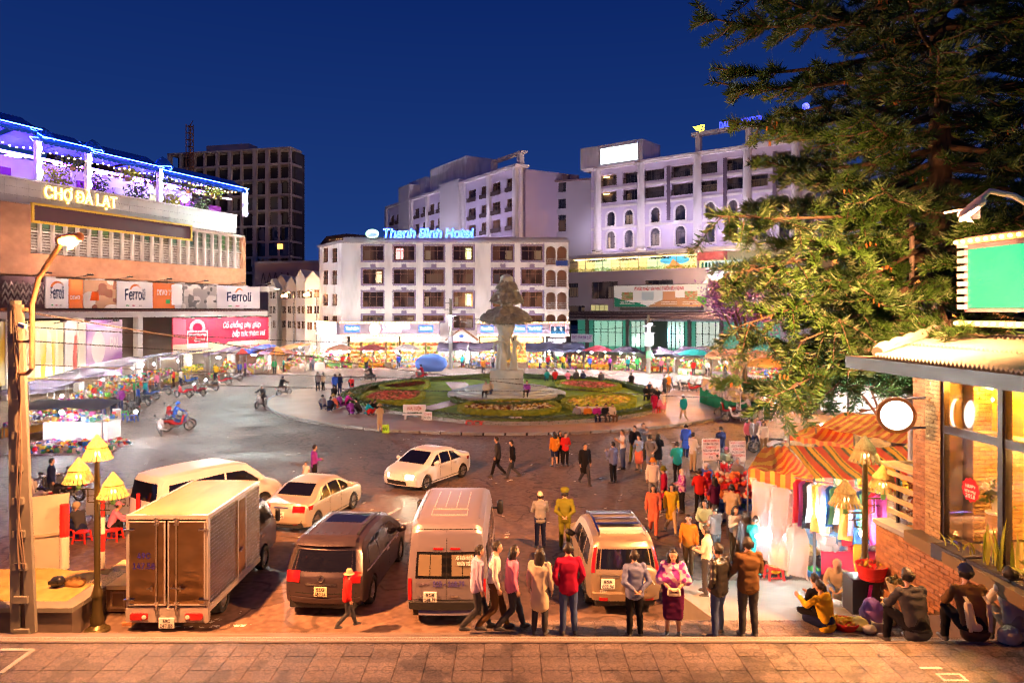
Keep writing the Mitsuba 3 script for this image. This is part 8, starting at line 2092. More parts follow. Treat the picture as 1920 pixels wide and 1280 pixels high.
for i, (x, y, lab, cols, cv) in enumerate(Lpts):
 rz = 72 if i < 5 else (92 if i < 7 else 118)
 stall(x, y, -(180 - rz) + 0, 4.6, 1.8, lab, cols, 2, cover=('tarp', cv), hz=2.75, n=190)
# row in front of the white hotel, right of it, and round to the tree
Cx = [(-21.5, 90.5, FRUIT), (-17.6, 91, FRUIT), (-13.6, 91.5, PACK), (-7.5, 91.5, FRUIT), (-3.6, 91.5, PACK), (3.6, 90.5, PACK), (7.2, 90, FRUIT), (10.6, 88.5, FRUIT), (14.0, 87, FLOWER), (17.4, 84.5, FRUIT), (20.6, 81.5, FRUIT), (23.4, 77.5, FLOWER), (25.6, 73, FRUIT), (24.6, 66.5, FRUIT), (23.6, 60.5, PACK), (25.5, 55.5, FLOWER)]
w_ = ['left corner of the white hotel', 'round logo sign', 'shop left of the porch', 'hotel porch', 'golden shop left of the statue', 'golden shop right of the statue', 'glowing round sign', 'dark canopy left end', 'transformer pole', 'green lit hall doors', 'right end of the dark canopy', 'lilac blossom tree', 'bare tree', 'parked motorbikes on the right', 'long green bin', 'far end of the green bin']
for i, (x, y, cols) in enumerate(Cx):
 rz = 0 if i < 7 else min(75, (i - 6) * 9)
 stall(x, y, -rz, 3.2, 1.6, f'lit market stall before the {w_[i]}', cols, 3 if i < 7 else 2, hz=2.6, led=(1700, 1750, 1700) if i < 7 else LED, n=140, cover=('tarp', ('blue_cover', 'dark blue tarp') if i in (5, 6) else (tg if i in (3, 4, 10) else (tb_ if i == 13 else ('orange_tarp', 'orange tarp')))) if i in (3, 4, 5, 6, 10, 11, 12) else None)
mat('blue_cover', (.06, .07, .14), .6)
maroon, lime, teal_c = C(.36, .09, .08), C(.12, .45, .12), C(.03, .28, .22)
for i, (x, y, r, cols, lab) in enumerate(((-21.2, 89.2, 1.9, [C(.6, .3, .2)], 'salmon parasol at the left corner of the white hotel'), (-17.4, 89.6, 2.0, [maroon], 'maroon parasol before the round logo sign'), (-13.2, 90, 1.8, [C(.55, .45, .4)], 'pale parasol left of the hotel porch'), (10.4, 87, 1.9, [C(.5, .08, .1)], 'red parasol at the left end of the dark canopy'), (13.6, 85.6, 2.0, [C(.08, .06, .08), C(.12, .10, .12)], 'black parasol left of the transformer pole'), (17.0, 83.2, 2.2, [C(.09, .07, .09)], 'dark parasol right of the transformer pole'), (20.2, 80, 1.9, [teal_c], 'green parasol before the green lit hall'),
                                             (-30.0, 80, 1.7, [C(.5, .06, .05), C(.06, .1, .4), C(.65, .6, .55)], 'red white and blue parasol among the left stalls'), (22.9, 64.8, 2.2, [C(.55, .3, .1)], 'tan parasol beside the parked motorbikes on the right'), (24.2, 59, 2.0, [C(.5, .32, .12)], 'tan parasol over the long green bin'), (-27.6, 84.2, 2.4, [C(.62, .2, .05), C(.6, .3, .25)], 'orange and pink parasol at the end of the left row'))):
 parasol(x, y, 0, r, cols, lab, 3.0)
# white lights at the mouth of the alley
for i, x in enumerate((-29.5, -26.8, -24.6)):
 stall(x, 99 + i * 1.5, -10, 2.4, 1.4, ('left', 'middle', 'right')[i] + ' stall glaring white at the mouth of the alley', CLOTH + FLOWER, 2, hz=2.6, led=(11000, 10500, 9600), n=90, wt=3)
put('coloured_tarpaulin', MB().tm(trimesh.creation.icosphere(3), np.array([[1.9, 0, 0, -9.6], [0, .9, 0, 85.5], [0, 0, 1.15, .9], [0, 0, 0, 1]])), C(.12, .22, .6), label='blue tarpaulin covered load on the road before the hotel', cat='tarpaulin', smooth=40)
# sellers
tops = ['red', 'blue', 'pink', 'black', 'green', 'white', 'purple', 'grey', 'yellow', 'teal']
sel = [(q[0], q[1], 10 * i) for i, q in enumerate(Lpts)] + [(q[0], q[1], 180) for q in Cx]
for i, (x, y, _) in enumerate(sel):
 left = i < len(Lpts)
 for j in range(2):
  c = tops[(i * 3 + j * 5) % 10]
  px_, py_ = (x + R.uniform(1.6, 2.6) if left else x + R.uniform(-1.4, 1.4), y + R.uniform(-1.6, 1.6) if left else y - R.uniform(1.6, 2.6))
  person(px_, py_, 0, R.uniform(30, 100) if left else R.uniform(-40, 40), 'woman' if (i + j) % 2 else 'man', c, ('jacket', 'shirt')[j], R.choice(('black', 'navy', 'dark grey')), 'trousers', pix=False, hair='short',
               hat='conical' if (i + j) % 7 == 0 else None, label=f'shopper in {c} {("jacket", "shirt")[j]} standing before the ' + (f'{("first", "second", "third", "fourth", "fifth", "sixth", "seventh", "eighth", "ninth", "last")[i]} stall of the left row' if left else f'stall by the {w_[i - len(Lpts)]}'))
# goods and canvas booth on the ground at the left
k = thing('goods_spread', 'spread of toys and clothes on a white cloth on the road at the left', 'goods')
A_, B_ = G(60, 850), G(215, 845)
to = None
put('cloth', MB().box(-25.6, -20.6, 36.2, 39.2, .004, .02), C(.6, .58, .6), k)
put('goods', heap(MB(), -25.5, -20.7, 36.3, 39.1, .02, 420, CLOTH + PACK, .08, .16), 'vc', k, kind='stuff')
k = thing('booth', 'pale cloth covered booth with flat green canopy at the left', 'booth')
put('counter', MB().box(-26.2, -22.6, 40.2, 41.6, 0, 1.0), C(.62, .60, .56), k); put('canopy', MB().sheet([[(x, y, z + .06 * math.sin(x * 2)) for x in np.linspace(-27, -22.2, 8)] for y, z in ((39.2, 1.9), (41, 2.15), (42.5, 2.0))]), C(.36, .42, .36), k, smooth=40)
put('poles', MB().tube([(-26.8, 39.4, 0), (-26.8, 39.4, 1.9)], .03).tube([(-22.4, 39.4, 0), (-22.4, 39.4, 1.9)], .03), gM, k, kind='stuff')
put('lamp', MB().ball((-24.4, 39.0, 1.75), .11, None, ICO0).ball((-21.0, 40.2, 1.6), .09, None, ICO0), gW, k, emit=(6500, 7000, 6800), weight=5, kind='stuff')
put('goods', heap(MB(), -26, -22.7, 40.2, 41.5, 1.0, 120, CLOTH, .09, .3), 'vc', k, kind='stuff')
def stool(x, y, col, label, z=0, s=1.0, group=None):
 k = thing('plastic_stool', label, 'stool', group); m = C(*col, .4); a = .15 * s
 put('seat', MB().poly(sbox(-a, -a, a, a).buffer(.03), (x, y, z + .30 * s), (1, 0, 0), (0, 1, 0), (0, 0, .03)), m, k)
 for sx in (-1, 1):
  for sy in (-1, 1):
   put('leg', MB().beam((x + sx * a, y + sy * a, z + .30 * s), (x + sx * a * 1.25, y + sy * a * 1.25, z), .05), m, k)
 put('rung', MB().beam((x - a * 1.1, y - a * 1.1, z + .12), (x + a * 1.1, y - a * 1.1, z + .12), .03).beam((x - a * 1.1, y + a * 1.1, z + .12), (x + a * 1.1, y + a * 1.1, z + .12), .03), m, k)
for x, y, c, lab in ((228, 788, (.05, .1, .5), 'blue plastic stool left of the wooden chair on the left'), (249, 790, (.05, .1, .5), 'blue plastic stool beside the wooden chair on the left'), (208, 790, (.6, .1, .2), 'pink plastic stool in the left market'), (231, 782, (.05, .5, .08), 'lime green tub stool in the left market')):
 p = G(x, y); stool(p[0], p[1], c, lab, s=1.3)
for i, x in enumerate((880, 895, 909, 923, 935)):
 p = G(x, 799); stool(p[0], p[1], (.65, .04, .03), ('leftmost', 'second', 'middle', 'fourth', 'rightmost')[i] + ' of the five red stools before the garden kerb', s=1.15)
for x, y, lab in ((140, 1010, 'red stool under the man in the blue jacket'), (160, 1016, 'red stool under the man in the dark jacket'), (212, 1012, 'red stool under the woman in pink')):
 p = G(x, y); stool(p[0] + (.03 if x > 200 else -.1), p[1], (.65, .03, .02), lab, s=1.05)
p = GR(1453, 1087); stool(p[0] - .02, p[1] + .0, (.65, .03, .03), 'red plastic stool under the man in the yellow shirt', z=p[2], s=1.1)
# left foreground: planter, fence panels, posts, box
pl = thing('planter_wall', 'low stone planter wall full of sand at the lower left corner', 'planter')
put('wall', MB().box(-16, -9.75, 15.95, 16.2, 0, .62).box(-9.98, -9.75, 16.2, 18.2, 0, .62), 'stone_step', pl); put('coping', MB().box(-16, -9.7, 15.88, 16.26, .62, .72).box(-10.05, -9.68, 16.26, 18.2, .62, .72), 'concrete', pl)
gx, gy = np.meshgrid(np.linspace(-15.9, -10.05, 30), np.linspace(16.27, 18.2, 12), indexing='ij'); gz = .58 + .30 * meshkit.fbm(np.stack([gx * 1.3, gy * 1.3, gx * 0], -1), 4, 2)
put('sand', MB().sheet(np.stack([gx, gy, gz], -1)), mat('sand', mikit.proc(lambda p, n, uv: mx((.28, .17, .045), (.46, .31, .10), fb(p.x * 4, p.y * 4, 0, 3))), .9), pl, smooth=True)
p = G(105, 1090, .9); k = thing('helmet', 'black motorcycle helmet lying on the planter sand', 'helmet')
put('shell', rough_solid([((p, .13), (p + [.08, 0, .02], .12))], 1, 1, 0, .05), C(.02, .02, .025, .3), k, smooth=60); put('visor', MB().beam(p + [-.1, -.13, .02], p + [.12, -.13, .03], .02, .09), 'auto_glass', k)
k = thing('rag_heap', 'heap of brown rags and cardboard beside the helmet on the planter', 'rags')
put('rags', rough_solid([((G(128, 1092, .82), .1), (G(150, 1094, .8), .09)), ((G(140, 1088, .85), .1), (G(155, 1090, .8), .07))], 5, 3, .05, .05), C(.32, .18, .07), k)
k = thing('hoarding_panel', 'leaning pale board panel at the left edge behind the planter', 'panel')
a, b = G(55, 1100), G(118, 1080); 
put('board', MB().obox((-12.7, 18.5, .3), (.85, .5, 0), (0, .3, 2.1), (.02, -.05, 0)), C(.44, .38, .30), k); put('rail', MB().beam((-12.7, 18.55, 1.4), (-11.85, 19.05, 1.4), .06), C(.4, .33, .24), k)
for i, (x, y0, y1, lab) in enumerate(((121, 945, 1065, 'red and white striped post at the left by the leaning board'), (193, 935, 1130, 'thin red and white post behind the straw hat lamp'), (259, 925, 990, 'red post beside the grey board'))):
 k = thing('bollard_post', lab, 'post'); Y = (18.9, 18.3, 23)[i]; p, q = AT(x, y1, Y), AT(x, y0, Y); n = (2, 6, 2)[i]; r = (.11, .05, .06)[i]
 for j in range(n):
  f0, f1 = j / n, (j + 1) / n
  put('band', MB().tube([q + (p - q) * f0, q + (p - q) * f1 * .999], r, 12), C(.66, .02, .02, .5) if j % 2 == 0 else C(.7, .64, .52, .5), k)
k = thing('notice_board', 'grey sheet board with hand painted letters beside the white people carrier', 'board')
W = Wall((-14.9, 25.2), (-12.4, 25.4)); put('sheet', W.box(MB(), 0, W.len, .12, 1.0, 0, .04), C(.34, .36, .40), k); wtext(W, 'TĐ PNG.PNX', .25, .4, .3, .04, .046, 'lettering', C(.14, .12, .12), k, W.len - .7)
put('leg', W.box(MB(), .2, .26, 0, .12, .0, .04), gM, k); put('leg', W.box(MB(), W.len - .3, W.len - .24, 0, .12, .0, .04), gM, k)
k = thing('utility_box', 'cream box with brown panelled sides between lamp post and truck', 'box')
put('body', MB().box(-10.15, -8.75, 17.3, 18.9, .05, .62), C(.34, .22, .12), k); put('lid', MB().poly(sbox(-10.22, 17.2, -8.7, 18.95).buffer(.02), (0, 0, .62), (1, 0, 0), (0, 1, 0), (0, 0, .1)), C(.62, .48, .28), k)
for i in range(3):
 put('side_panel', MB().poly(sbox(0, 0, .36, .42).difference(sbox(.05, .05, .31, .37)), (-10.1 + i * .46, 17.3, .12), (1, 0, 0), (0, 0, 1), (0, -.02, 0)), C(.44, .32, .2), k)
put('big_cover', MB().poly(Polygon([(0, 0), (1.5, 0), (1.4, .75), (.1, .75)]), (-10.2, 18.96, .05), (1, 0, 0), (0, 0, 1), (0, .9, 0)), C(.60, .46, .28), k)
for i in range(5):
 put('loose_brick', MB().obox((-9.0 + i * .07, 16.6 + i * .12, 0), (.22, .05, 0), (-.03, .1, 0), (0, 0, .07)), 'brick', label=('half buried', 'lying', 'tilted', 'dusty', 'far')[i] + ' loose brick beside the foot of the straw hat lamp', cat='brick')
# motorbikes
mb_list = [(72, 952, 60, 4, 'black and tan motorbike at the left edge, nearest the board'), (100, 944, 70, 1, 'black motorbike behind the seated group on the left'), (128, 938, 75, 1, 'dark motorbike right of two others at the left edge'),
           (300, 815, -150, 2, 'white motorbike with sacks by the light trail bend on the left'), (330, 808, -60, 0, 'red motorbike with a blue load on the left road'), (320, 790, 40, 0, 'red and white motorbike behind the white one on the left'), (395, 732, 80, 1, 'black motorbike with bright headlight at the left kerb'),
           (252, 778, 50, 1, 'black motorbike parked by the wooden chair on the left'), (225, 768, 65, 4, 'cream motorbike at the pale poster stand'), (283, 748, 80, 3, 'blue motorbike before the fifth left stall'), (418, 722, 100, 0, 'red motorbike by the flower stalls on the left'), (440, 714, 110, 2, 'white motorbike before the heaped flowers'), (372, 742, 70, 5, 'maroon motorbike beside the one with the bright headlight'),
           (345, 745, 75, 0, 'red motorbike among the left stalls'), (270, 760, 60, 1, 'dark motorbike before the fourth left stall'), (355, 722, 100, 3, 'blue motorbike behind the red one on the left'), (305, 740, 85, 1, 'black motorbike by the striped tarp'),
           (1268, 733, 80, 1, 'black motorbike leftmost in the row right of the garden'), (1283, 735, 70, 4, 'cream motorbike second in the row right of the garden'), (1300, 737, 70, 0, 'red motorbike third in the row right of the garden'), (1314, 735, 65, 2, 'white motorbike last in the row right of the garden'),
           (886, 690, 90, 3, 'blue motorbike left in the row before the golden shop'), (893, 691, 90, 1, 'black motorbike second in the row before the golden shop'), (900, 692, 90, 3, 'dark blue motorbike third in the row before the golden shop'), (907, 691, 95, 0, 'red motorbike last in the row before the golden shop'),
           (1382, 792, 75, 2, 'white motorbike with goods on the road before the conifer'), (1366, 782, 60, 0, 'red motorbike beside the green bin end'), (1362, 905, 150, 0, 'red motorbike behind the snack stall'), (1440, 850, 70, 2, 'silver motorbike at the edge of the striped awning')]
for x, y, rz, c, lab in mb_list:
 p = G(x, y); bike(p[0], p[1], rz, mats_b[c], lab, lit='headlight' in lab)
rid = [(490, 764, 172, 2, 'white scooter coming towards us at the island kerb', 'dark grey', 'rider in dark clothes on the white scooter at the island kerb'), (531, 742, -25, 2, 'pale scooter riding away along the island', 'black', 'rider in black on the pale scooter along the island'), (692, 716, 70, 1, 'dark motorbike passing behind the garden on the left', 'black', 'rider on the dark motorbike behind the garden'), (788, 714, 85, 0, 'maroon motorbike passing behind the garden', 'crimson', 'rider in crimson on the maroon motorbike behind the garden'),
       (1398, 788, 60, 4, 'cream motorbike ridden along the right road', 'white', 'rider in white on the cream motorbike on the right road'), (336, 804, -55, 3, 'blue scooter ridden on the left road', 'blue', 'rider in bright blue jacket on the left road')]
for x, y, rz, c, lab, tc, pl_ in rid:
 p = G(x, y); bike(p[0], p[1], rz, mats_b[c], lab)
 person(p[0], p[1], 0, rz, 'man', tc, 'jacket', 'dark grey', 'trousers', pose='ride', arms='bars', hat='helmet', hatc=('white', 'black', 'red', 'navy', 'cream', 'blue')[rid.index((x, y, rz, c, lab, tc, pl_))], pix=False, label=pl_)
# benches, boards
def bench(x, y, w, label, rz=0, board=None):
 k = thing('bench', label, 'bench'); to = place(x, y, 0.0, rz); m = C(.68, .64, .58, .5)
 put('seat', MB().box(-w / 2, w / 2, -.2, .2, .40, .47), m, k, to=to); put('back', MB().box(-w / 2, w / 2, .2, .26, .55, 1.05), m, k, to=to)
 for sx in (-1, 1):
  put('leg', MB().box(sx * (w / 2 - .2) - .05, sx * (w / 2 - .2) + .05, -.18, .26, 0, .4), m, k, to=to)
  put('back_post', MB().box(sx * (w / 2 - .2) - .04, sx * (w / 2 - .2) + .04, .205, .25, .4, 1.0), m, k, to=to)
 if board:
  g = glyphs(board, .2); kk = put('lettering', MB().poly(affinity.scale(g, w * .6 / g.bounds[2], 1, origin=(0, 0)), (-w * .3, .195, .7), (1, 0, 0), (0, 0, 1), (0, -.006, 0)), C(.4, .05, .05), k, to=to)
p = G(782, 789); bench(p[0] - .2, p[1], 1.5, 'white bench with red lettering on its back before the garden kerb', 0, 'BƯU ĐIỆN')
p = G(1114, 794); bench(p[0], p[1] + .1, 2.3, 'long white bench with five people before the garden', 0)
def board(x, y, w, h, label, lines, legs=.5, rz=0, z=0.0, pic=None):
 k = thing('notice_board', label, 'board'); p = G(x, y, z); to = place(p[0], p[1], z, rz)
 put('panel', MB().box(-w / 2, w / 2, -.02, .02, legs, legs + h), C(.72, .70, .66, .5), k, to=to)
 for sx in (-1, 1):
  put('leg', MB().box(sx * w * .42 - .02, sx * w * .42 + .02, -.015, .03, 0, legs), wP, k, to=to)
 for i, (tx, c) in enumerate(lines):
  hh = h / (len(lines) + .6); g = glyphs(tx, hh * .5); ww = min(w * .86, g.bounds[2] * 1.2); g = affinity.scale(g, ww / g.bounds[2], 1, origin=(0, 0))
  put('lettering', MB().poly(g, (-ww / 2, -.021, legs + h - (i + 1) * hh + .02), (1, 0, 0), (0, 0, 1), (0, -.006, 0)), C(*c), k, to=to)
 if pic:
  put('picture', MB().box(-w * .4, -w * .05, -.03, -.02, legs + .1, legs + h * .5), C(*pic), k, to=to)
rd, bk = (.5, .04, .04), (.05, .05, .06)
board(802, 791, .55, .62, 'small white price board leaning beside the lettered bench', [('CAFE', rd), ('NƯỚC', bk)], .06)
board(967, 801, .75, .62, 'white menu board standing on the road before the garden kerb', [('MENU', rd), ('TRÀ SỮA', bk), ('NƯỚC ÉP', bk)], .04, pic=(.4, .15, .15))
menu = [('BÁNH TRÁNG', rd), ('TRỨNG NƯỚNG', bk), ('KEM BƠ', rd), ('SỮA ĐẬU NÀNH', bk), ('HÀU NƯỚNG', rd), ('ỐC', bk)]
board(1333, 895, .78, .95, 'left white menu board with red and black lines by the white shirted reader', menu, .75, 0)
board(1383, 890, .72, .9, 'right white menu board beside the pink capped seller', menu, .6, 0)
board(219, 792, .55, .75, 'pale poster stand with yellow print in the left market', [('SALE', (.7, .4, .05))], .15, pic=(.6, .5, .1))
k = thing('shopping_bag', 'bright lime green shopping bag on the island kerb', 'bag'); p = G(723, 811)
put('bag', MB().box(p[0] - .2, p[0] + .2, p[1] - .1, p[1] + .1, 0, .48), C(.45, .75, .03, .5), k); put('handle', MB().tube([p + [-.1, 0, .48], p + [-.08, 0, .62], p + [.08, 0, .62], p + [.1, 0, .48]], .012, 5), C(.3, .5, .03), k)
put('letter_w', MB().poly(glyphs('W', .2), (p[0] - .13, p[1] - .1, .15), (1, 0, 0), (0, 0, 1), (0, -.004, 0)), C(.1, .35, .05), k)
# the snack stall with red bags left of the plastic sheet
k = thing('snack_stall', 'snack stall on a bicycle hung with red and orange bags', 'stall')
p = G(1352, 958)
put('cart', MB().box(p[0] - .4, p[0] + .9, p[1] - .3, p[1] + .5, .45, .95), C(.5, .45, .42), k)
put('goods', heap(MB(), p[0] - .5, p[0] + 1.1, p[1] - .5, p[1] + .4, .5, 260, [(.75, .10, .05), (.78, .25, .08), (.75, .6, .5), (.7, .05, .06)], .09, .75, .2), 'vc', k, kind='stuff')
for dx in (-.3, .8):
 put('wheel', MB().lathe([(.26, -.02), (.30, 0), (.26, .02), (.24, 0), (.26, -.02)], (p[0] + dx, p[1] - .33, .3), 20, axis=(0, 1, 0)), 'tyre', k)
k = thing('shopping_bag', 'orange bag with round emblem on the ground by the red jacket woman', 'bag'); p = G(1331, 975)
put('bag', MB().box(p[0] - .2, p[0] + .2, p[1] - .09, p[1] + .09, 0, .42), C(.78, .35, .02, .5), k); put('emblem', MB().poly(Point(p[0], .2).buffer(.07), (0, p[1] - .091, 0), (1, 0, 0), (0, 0, 1), (0, -.004, 0)), C(.6, .08, .02), k)
stool(G(1352, 905)[0], G(1352, 905)[1], (.08, .05, .5), 'purple blue plastic stool behind the snack stall', s=1.3)
k = thing('vegetable_heap', 'heap of packets and greens in black and blue sacks below the snack stall', 'goods'); p = G(1378, 972)
put('heap', heap(MB(), p[0] - .7, p[0] + .6, p[1] - .3, p[1] + .4, 0, 160, [(.03, .04, .12), (.05, .12, .4), (.6, .6, .6), (.1, .35, .12)], .1, .45), 'vc', k, kind='stuff')
for x, y, tc, w, hat, hc in ((1325, 925, 'blue', 'seated with a helmet left of the menu boards', 'helmet', 'white'), (1362, 890, 'pale green', 'seated between the two menu boards', 'cap', 'pink'), (1384, 915, 'grey', 'seated in a grey hood right of the menu boards', 'scarf', 'grey'), (1420, 838, 'lilac', 'standing on the road beyond the striped awning', None, 'cream')):
 person(x, y, 0, 160, 'woman', tc, 'jacket', 'black', 'trousers', pose='sit' if 'seated' in w else 'stand', arms='lap' if 'seated' in w else 'down', hat=hat, hatc=hc, where=w, lv='mid', phrase='resting')
# striped awnings and the clothes stall on the right
mat('stripe', mikit.proc(lambda p, n, uv: (lambda t: mi.Color3f(dr.select(t < .16, mi.Color3f(.02, .04, .015), dr.select(t < .42, mi.Color3f(.75, .42, .02), dr.select(t < .5, mi.Color3f(.02, .04, .015), dr.select(t < .58, mi.Color3f(.75, .40, .02), mi.Color3f(.58, .03, .012)))))))((p.x * .968 - p.y * .25) * 2.1 - dr.floor((p.x * .968 - p.y * .25) * 2.1))), .7)
mat('stripe_two', mikit.proc(lambda p, n, uv: (lambda t: mx((.62, .10, .02), (.75, .38, .04), ss(.45, .5, t) - ss(.93, .98, t)))((p.x * .78 - p.y * .62) * 3.2 - dr.floor((p.x * .78 - p.y * .62) * 3.2))), .7)
scene['plastic_film'] = {'type': 'blendbsdf', 'weight': 0.62, 'a': {'type': 'twosided', 'nested': {'type': 'principled', 'base_color': rgb((.8, .72, .70)), 'roughness': .25, 'specular': .6}}, 'b': {'type': 'thindielectric'}}
def awning(pts, name_lab, m, sag=.10, val=.35, vm=None):
 """A stretched cloth between four corner points given back-left, back-right, front-right, front-left."""
 k = thing('awning', name_lab, 'awning'); a, b, c, d = [np.asarray(q, float) for q in pts]
 rows = [[(a + (b - a) * u) * (1 - v) + (d + (c - d) * u) * v - UP * sag * math.sin(u * math.pi) * math.sin(v * math.pi) + UP * .03 * math.sin(u * 23 + v * 5) for u in np.linspace(0, 1, 17)] for v in np.linspace(0, 1, 8)]
 put('cloth', MB().sheet(rows), m, k, smooth=50)
 if val:
  put('valance', MB().sheet([[p - UP * o + UP * .04 * (i % 2) * (o > 0) for i, p in enumerate(rows[-1])] for o in (0, val)]), vm or m, k)
 mbp = MB()
 for q in (a, b, c, d):
  mbp.tube([(q[0], q[1], 0.0), q - UP * .02], .025, 6)
 put('poles', mbp, gM, k, kind='stuff')
 return k
awning([AT(1478, 836, 24), AT(1716, 838, 20.5), AT(1760, 905, 17.2), AT(1528, 895, 18.6)], 'red and yellow striped awning nearest us on the right', 'stripe', .06, .3)
awning([AT(1432, 838, 23.6), AT(1476, 836, 24), AT(1526, 895, 18.6), AT(1402, 878, 20.4)], 'yellow striped hanging flap at the left end of the near awning', 'stripe_two', .35, .45)
awning([AT(1585, 772, 29), AT(1740, 790, 25), AT(1716, 836, 21.5), AT(1530, 800, 26)], 'red striped upper awning behind the round sign', 'stripe_two', .05, 0)
awning([AT(1530, 796, 27), AT(1600, 806, 25), AT(1600, 836, 22.5), AT(1480, 815, 25.5)], 'orange yellow sagging side of the upper awning', 'stripe_two', .25, .2)
k = thing('plastic_sheet', 'clear crumpled plastic sheet hanging from the striped awning', 'sheet')
a, b = AT(1402, 893, 20.3), AT(1500, 928, 18.4)
rows = []
for v in np.linspace(0, 1, 16):
 rows.append([a + (b - a) * u + UP * (-2.05 * v) + np.array([.12 * math.sin(u * 19 + v * 2) + .06 * math.sin(u * 47 + v * 9), -.10 * math.cos(u * 15 + v * 3) - .35 * v + .05 * math.sin(u * 40 + v * 13), 0]) for u in np.linspace(0, 1, 34)])
put('film', MB().sheet(rows), 'plastic_film', k, smooth=70)
cs = thing('clothes_stall', 'brightly lit clothes stall hung with garments under the striped awning', 'stall')
cz = lambda x, y, Y: AT(x, y, Y)
put('rail', MB().tube([cz(1490, 895, 18.6), cz(1660, 925, 16.4)], .02).tube([cz(1500, 893, 19.6), cz(1650, 915, 17.6)], .02), 'chrome', cs)
gi = 0
for (x0, y0, Y0, x1, y1, Y1, n) in ((1492, 897, 18.5, 1655, 926, 16.45, 15), (1500, 895, 19.5, 1645, 915, 17.7, 12)):
 for i in range(n):
  f = (i + .5) / n; p = cz(x0, y0, Y0) * (1 - f) + cz(x1, y1, Y1) * f; L = R.uniform(.8, 1.3); w = R.uniform(.22, .3)
  c = np.array(CLOTH[(gi * 3 + gi // 8 + (n == 12) * gi // 5) % 8]); gi += 1; no = ('first', 'second', 'third', 'fourth', 'fifth', 'sixth', 'seventh', 'eighth', 'ninth', 'tenth', 'eleventh', 'twelfth', 'thirteenth', 'fourteenth', 'fifteenth')[i]; ang = R.uniform(-.5, .5)
  u = np.array([math.cos(ang), math.sin(ang), 0]) * w; t = np.array([-math.sin(ang), math.cos(ang), 0]) * .05
  ky = thing('garment', f'{("long red coat", "pale cardigan", "dark blue dress", "plum jacket", "orange scarf", "green pullover", "black coat", "pink blouse")[CLOTH.index(tuple(c))]} hanging {no} from the left on the {"front" if n == 15 else "back"} clothes rail', 'garment', 'garments on the rails of the clothes stall')
  put('cloth', MB().sheet([[p + u * s_ * wv - UP * (zz + .02) + t * (1 if abs(s_) < .6 else -.3) * math.cos(s_ * 9 + zz * 3) for s_ in (-1, -.5, 0, .5, 1)] for zz, wv in ((0, .3), (.08, .75), (.3, .7), (.6, .75), (L, .95))]), C(*c), ky, smooth=50)
put('lamp', MB().ball(cz(1552, 962, 17.8), .10), gW, cs, emit=(1300, 1350, 1300), weight=6); put('lamp', MB().ball(cz(1617, 1000, 16.2), .07), gW, cs, emit=(1100, 1250, 1200), weight=4); put('lamp', MB().ball(cz(1420, 1005, 19.2), .05), gW, cs, emit=(1600, 2000, 1900), weight=3)
put('lamp', MB().ball(cz(1542, 800, 30), .12), gW, cs, emit=(2600, 2700, 2600), weight=4)
k = thing('clothes_table', 'low table heaped with folded red and white clothes', 'table'); p = GR(1580, 1085)
put('top', MB().box(p[0] - .7, p[0] + .7, p[1] - .3, p[1] + .7, .8, .86), C(.5, .45, .4), k); put('clothes', heap(MB(), p[0] - .7, p[0] + .7, p[1] - .35, p[1] + .7, .86, 150, [(.75, .72, .7), (.72, .7, .7), (.7, .05, .06), (.2, .4, .6)], .12, .22, .8), 'vc', k, kind='stuff')
put('cloth', MB().box(p[0] - .72, p[0] + .72, p[1] - .33, p[1] - .31, .25, .86), C(.6, .05, .08), k)
def basket(x, y, z, r, hgt, col, label, fill=None, n=40):
 k = thing('basket', label, 'basket'); p = GR(x, y) + [0, 0, z]
 put('tub', MB().lathe([(.001, .02), (r * .8, .02), (r, hgt), (r * 1.06, hgt), (r * 1.04, hgt - .03), (r * .76, 0), (.001, 0)], p, 18), C(*col, .5), k, smooth=40)
 if fill:
  m = MB()
  for _ in range(n):
   a, q = R.uniform(0, 6.28), r * .85 * math.sqrt(R.random()); m.ball(p + [q * math.cos(a), q * math.sin(a), hgt - .02 + R.uniform(0, .06)], R.uniform(.025, .05), np.array(R.choice(fill)) * R.uniform(.8, 1.1), ICO0)
  put('contents', m, 'vc', k, kind='stuff')
basket(1585, 1177, 0, .24, .14, (.66, .03, .02), 'red basket of yellow fruit before the yellow jacket', [(.75, .5, .05), (.72, .35, .05)])
basket(1634, 1150, .72, .30, .30, (.66, .03, .03), 'large red tub with a yellow cap in it under the brick wall', [(.5, .35, .05), (.3, .05, .04)], 20)
basket(1694, 1165, .5, .30, .28, (.40, .30, .16), 'round woven basket of dark snacks by the brick wall', [(.10, .09, .05), (.2, .15, .06)])
basket(1648, 1182, 0, .14, .2, (.6, .5, .36), 'small cream bucket beside the purple sack')
basket(1525, 1078, 0, .22, .18, (.05, .25, .6), 'blue tub below the clothes stall counter', [(.1, .5, .15)])
basket(1490, 1060, 0, .26, .14, (.03, .03, .035), 'black basin of greens below the clothes stall', [(.1, .3, .1), (.6, .1, .1)])
basket(1518, 1078, .62, .34, .12, (.45, .33, .18), 'wide winnowing basket of snacks on the stall counter', [(.6, .45, .25), (.3, .5, .1), (.7, .6, .3)])
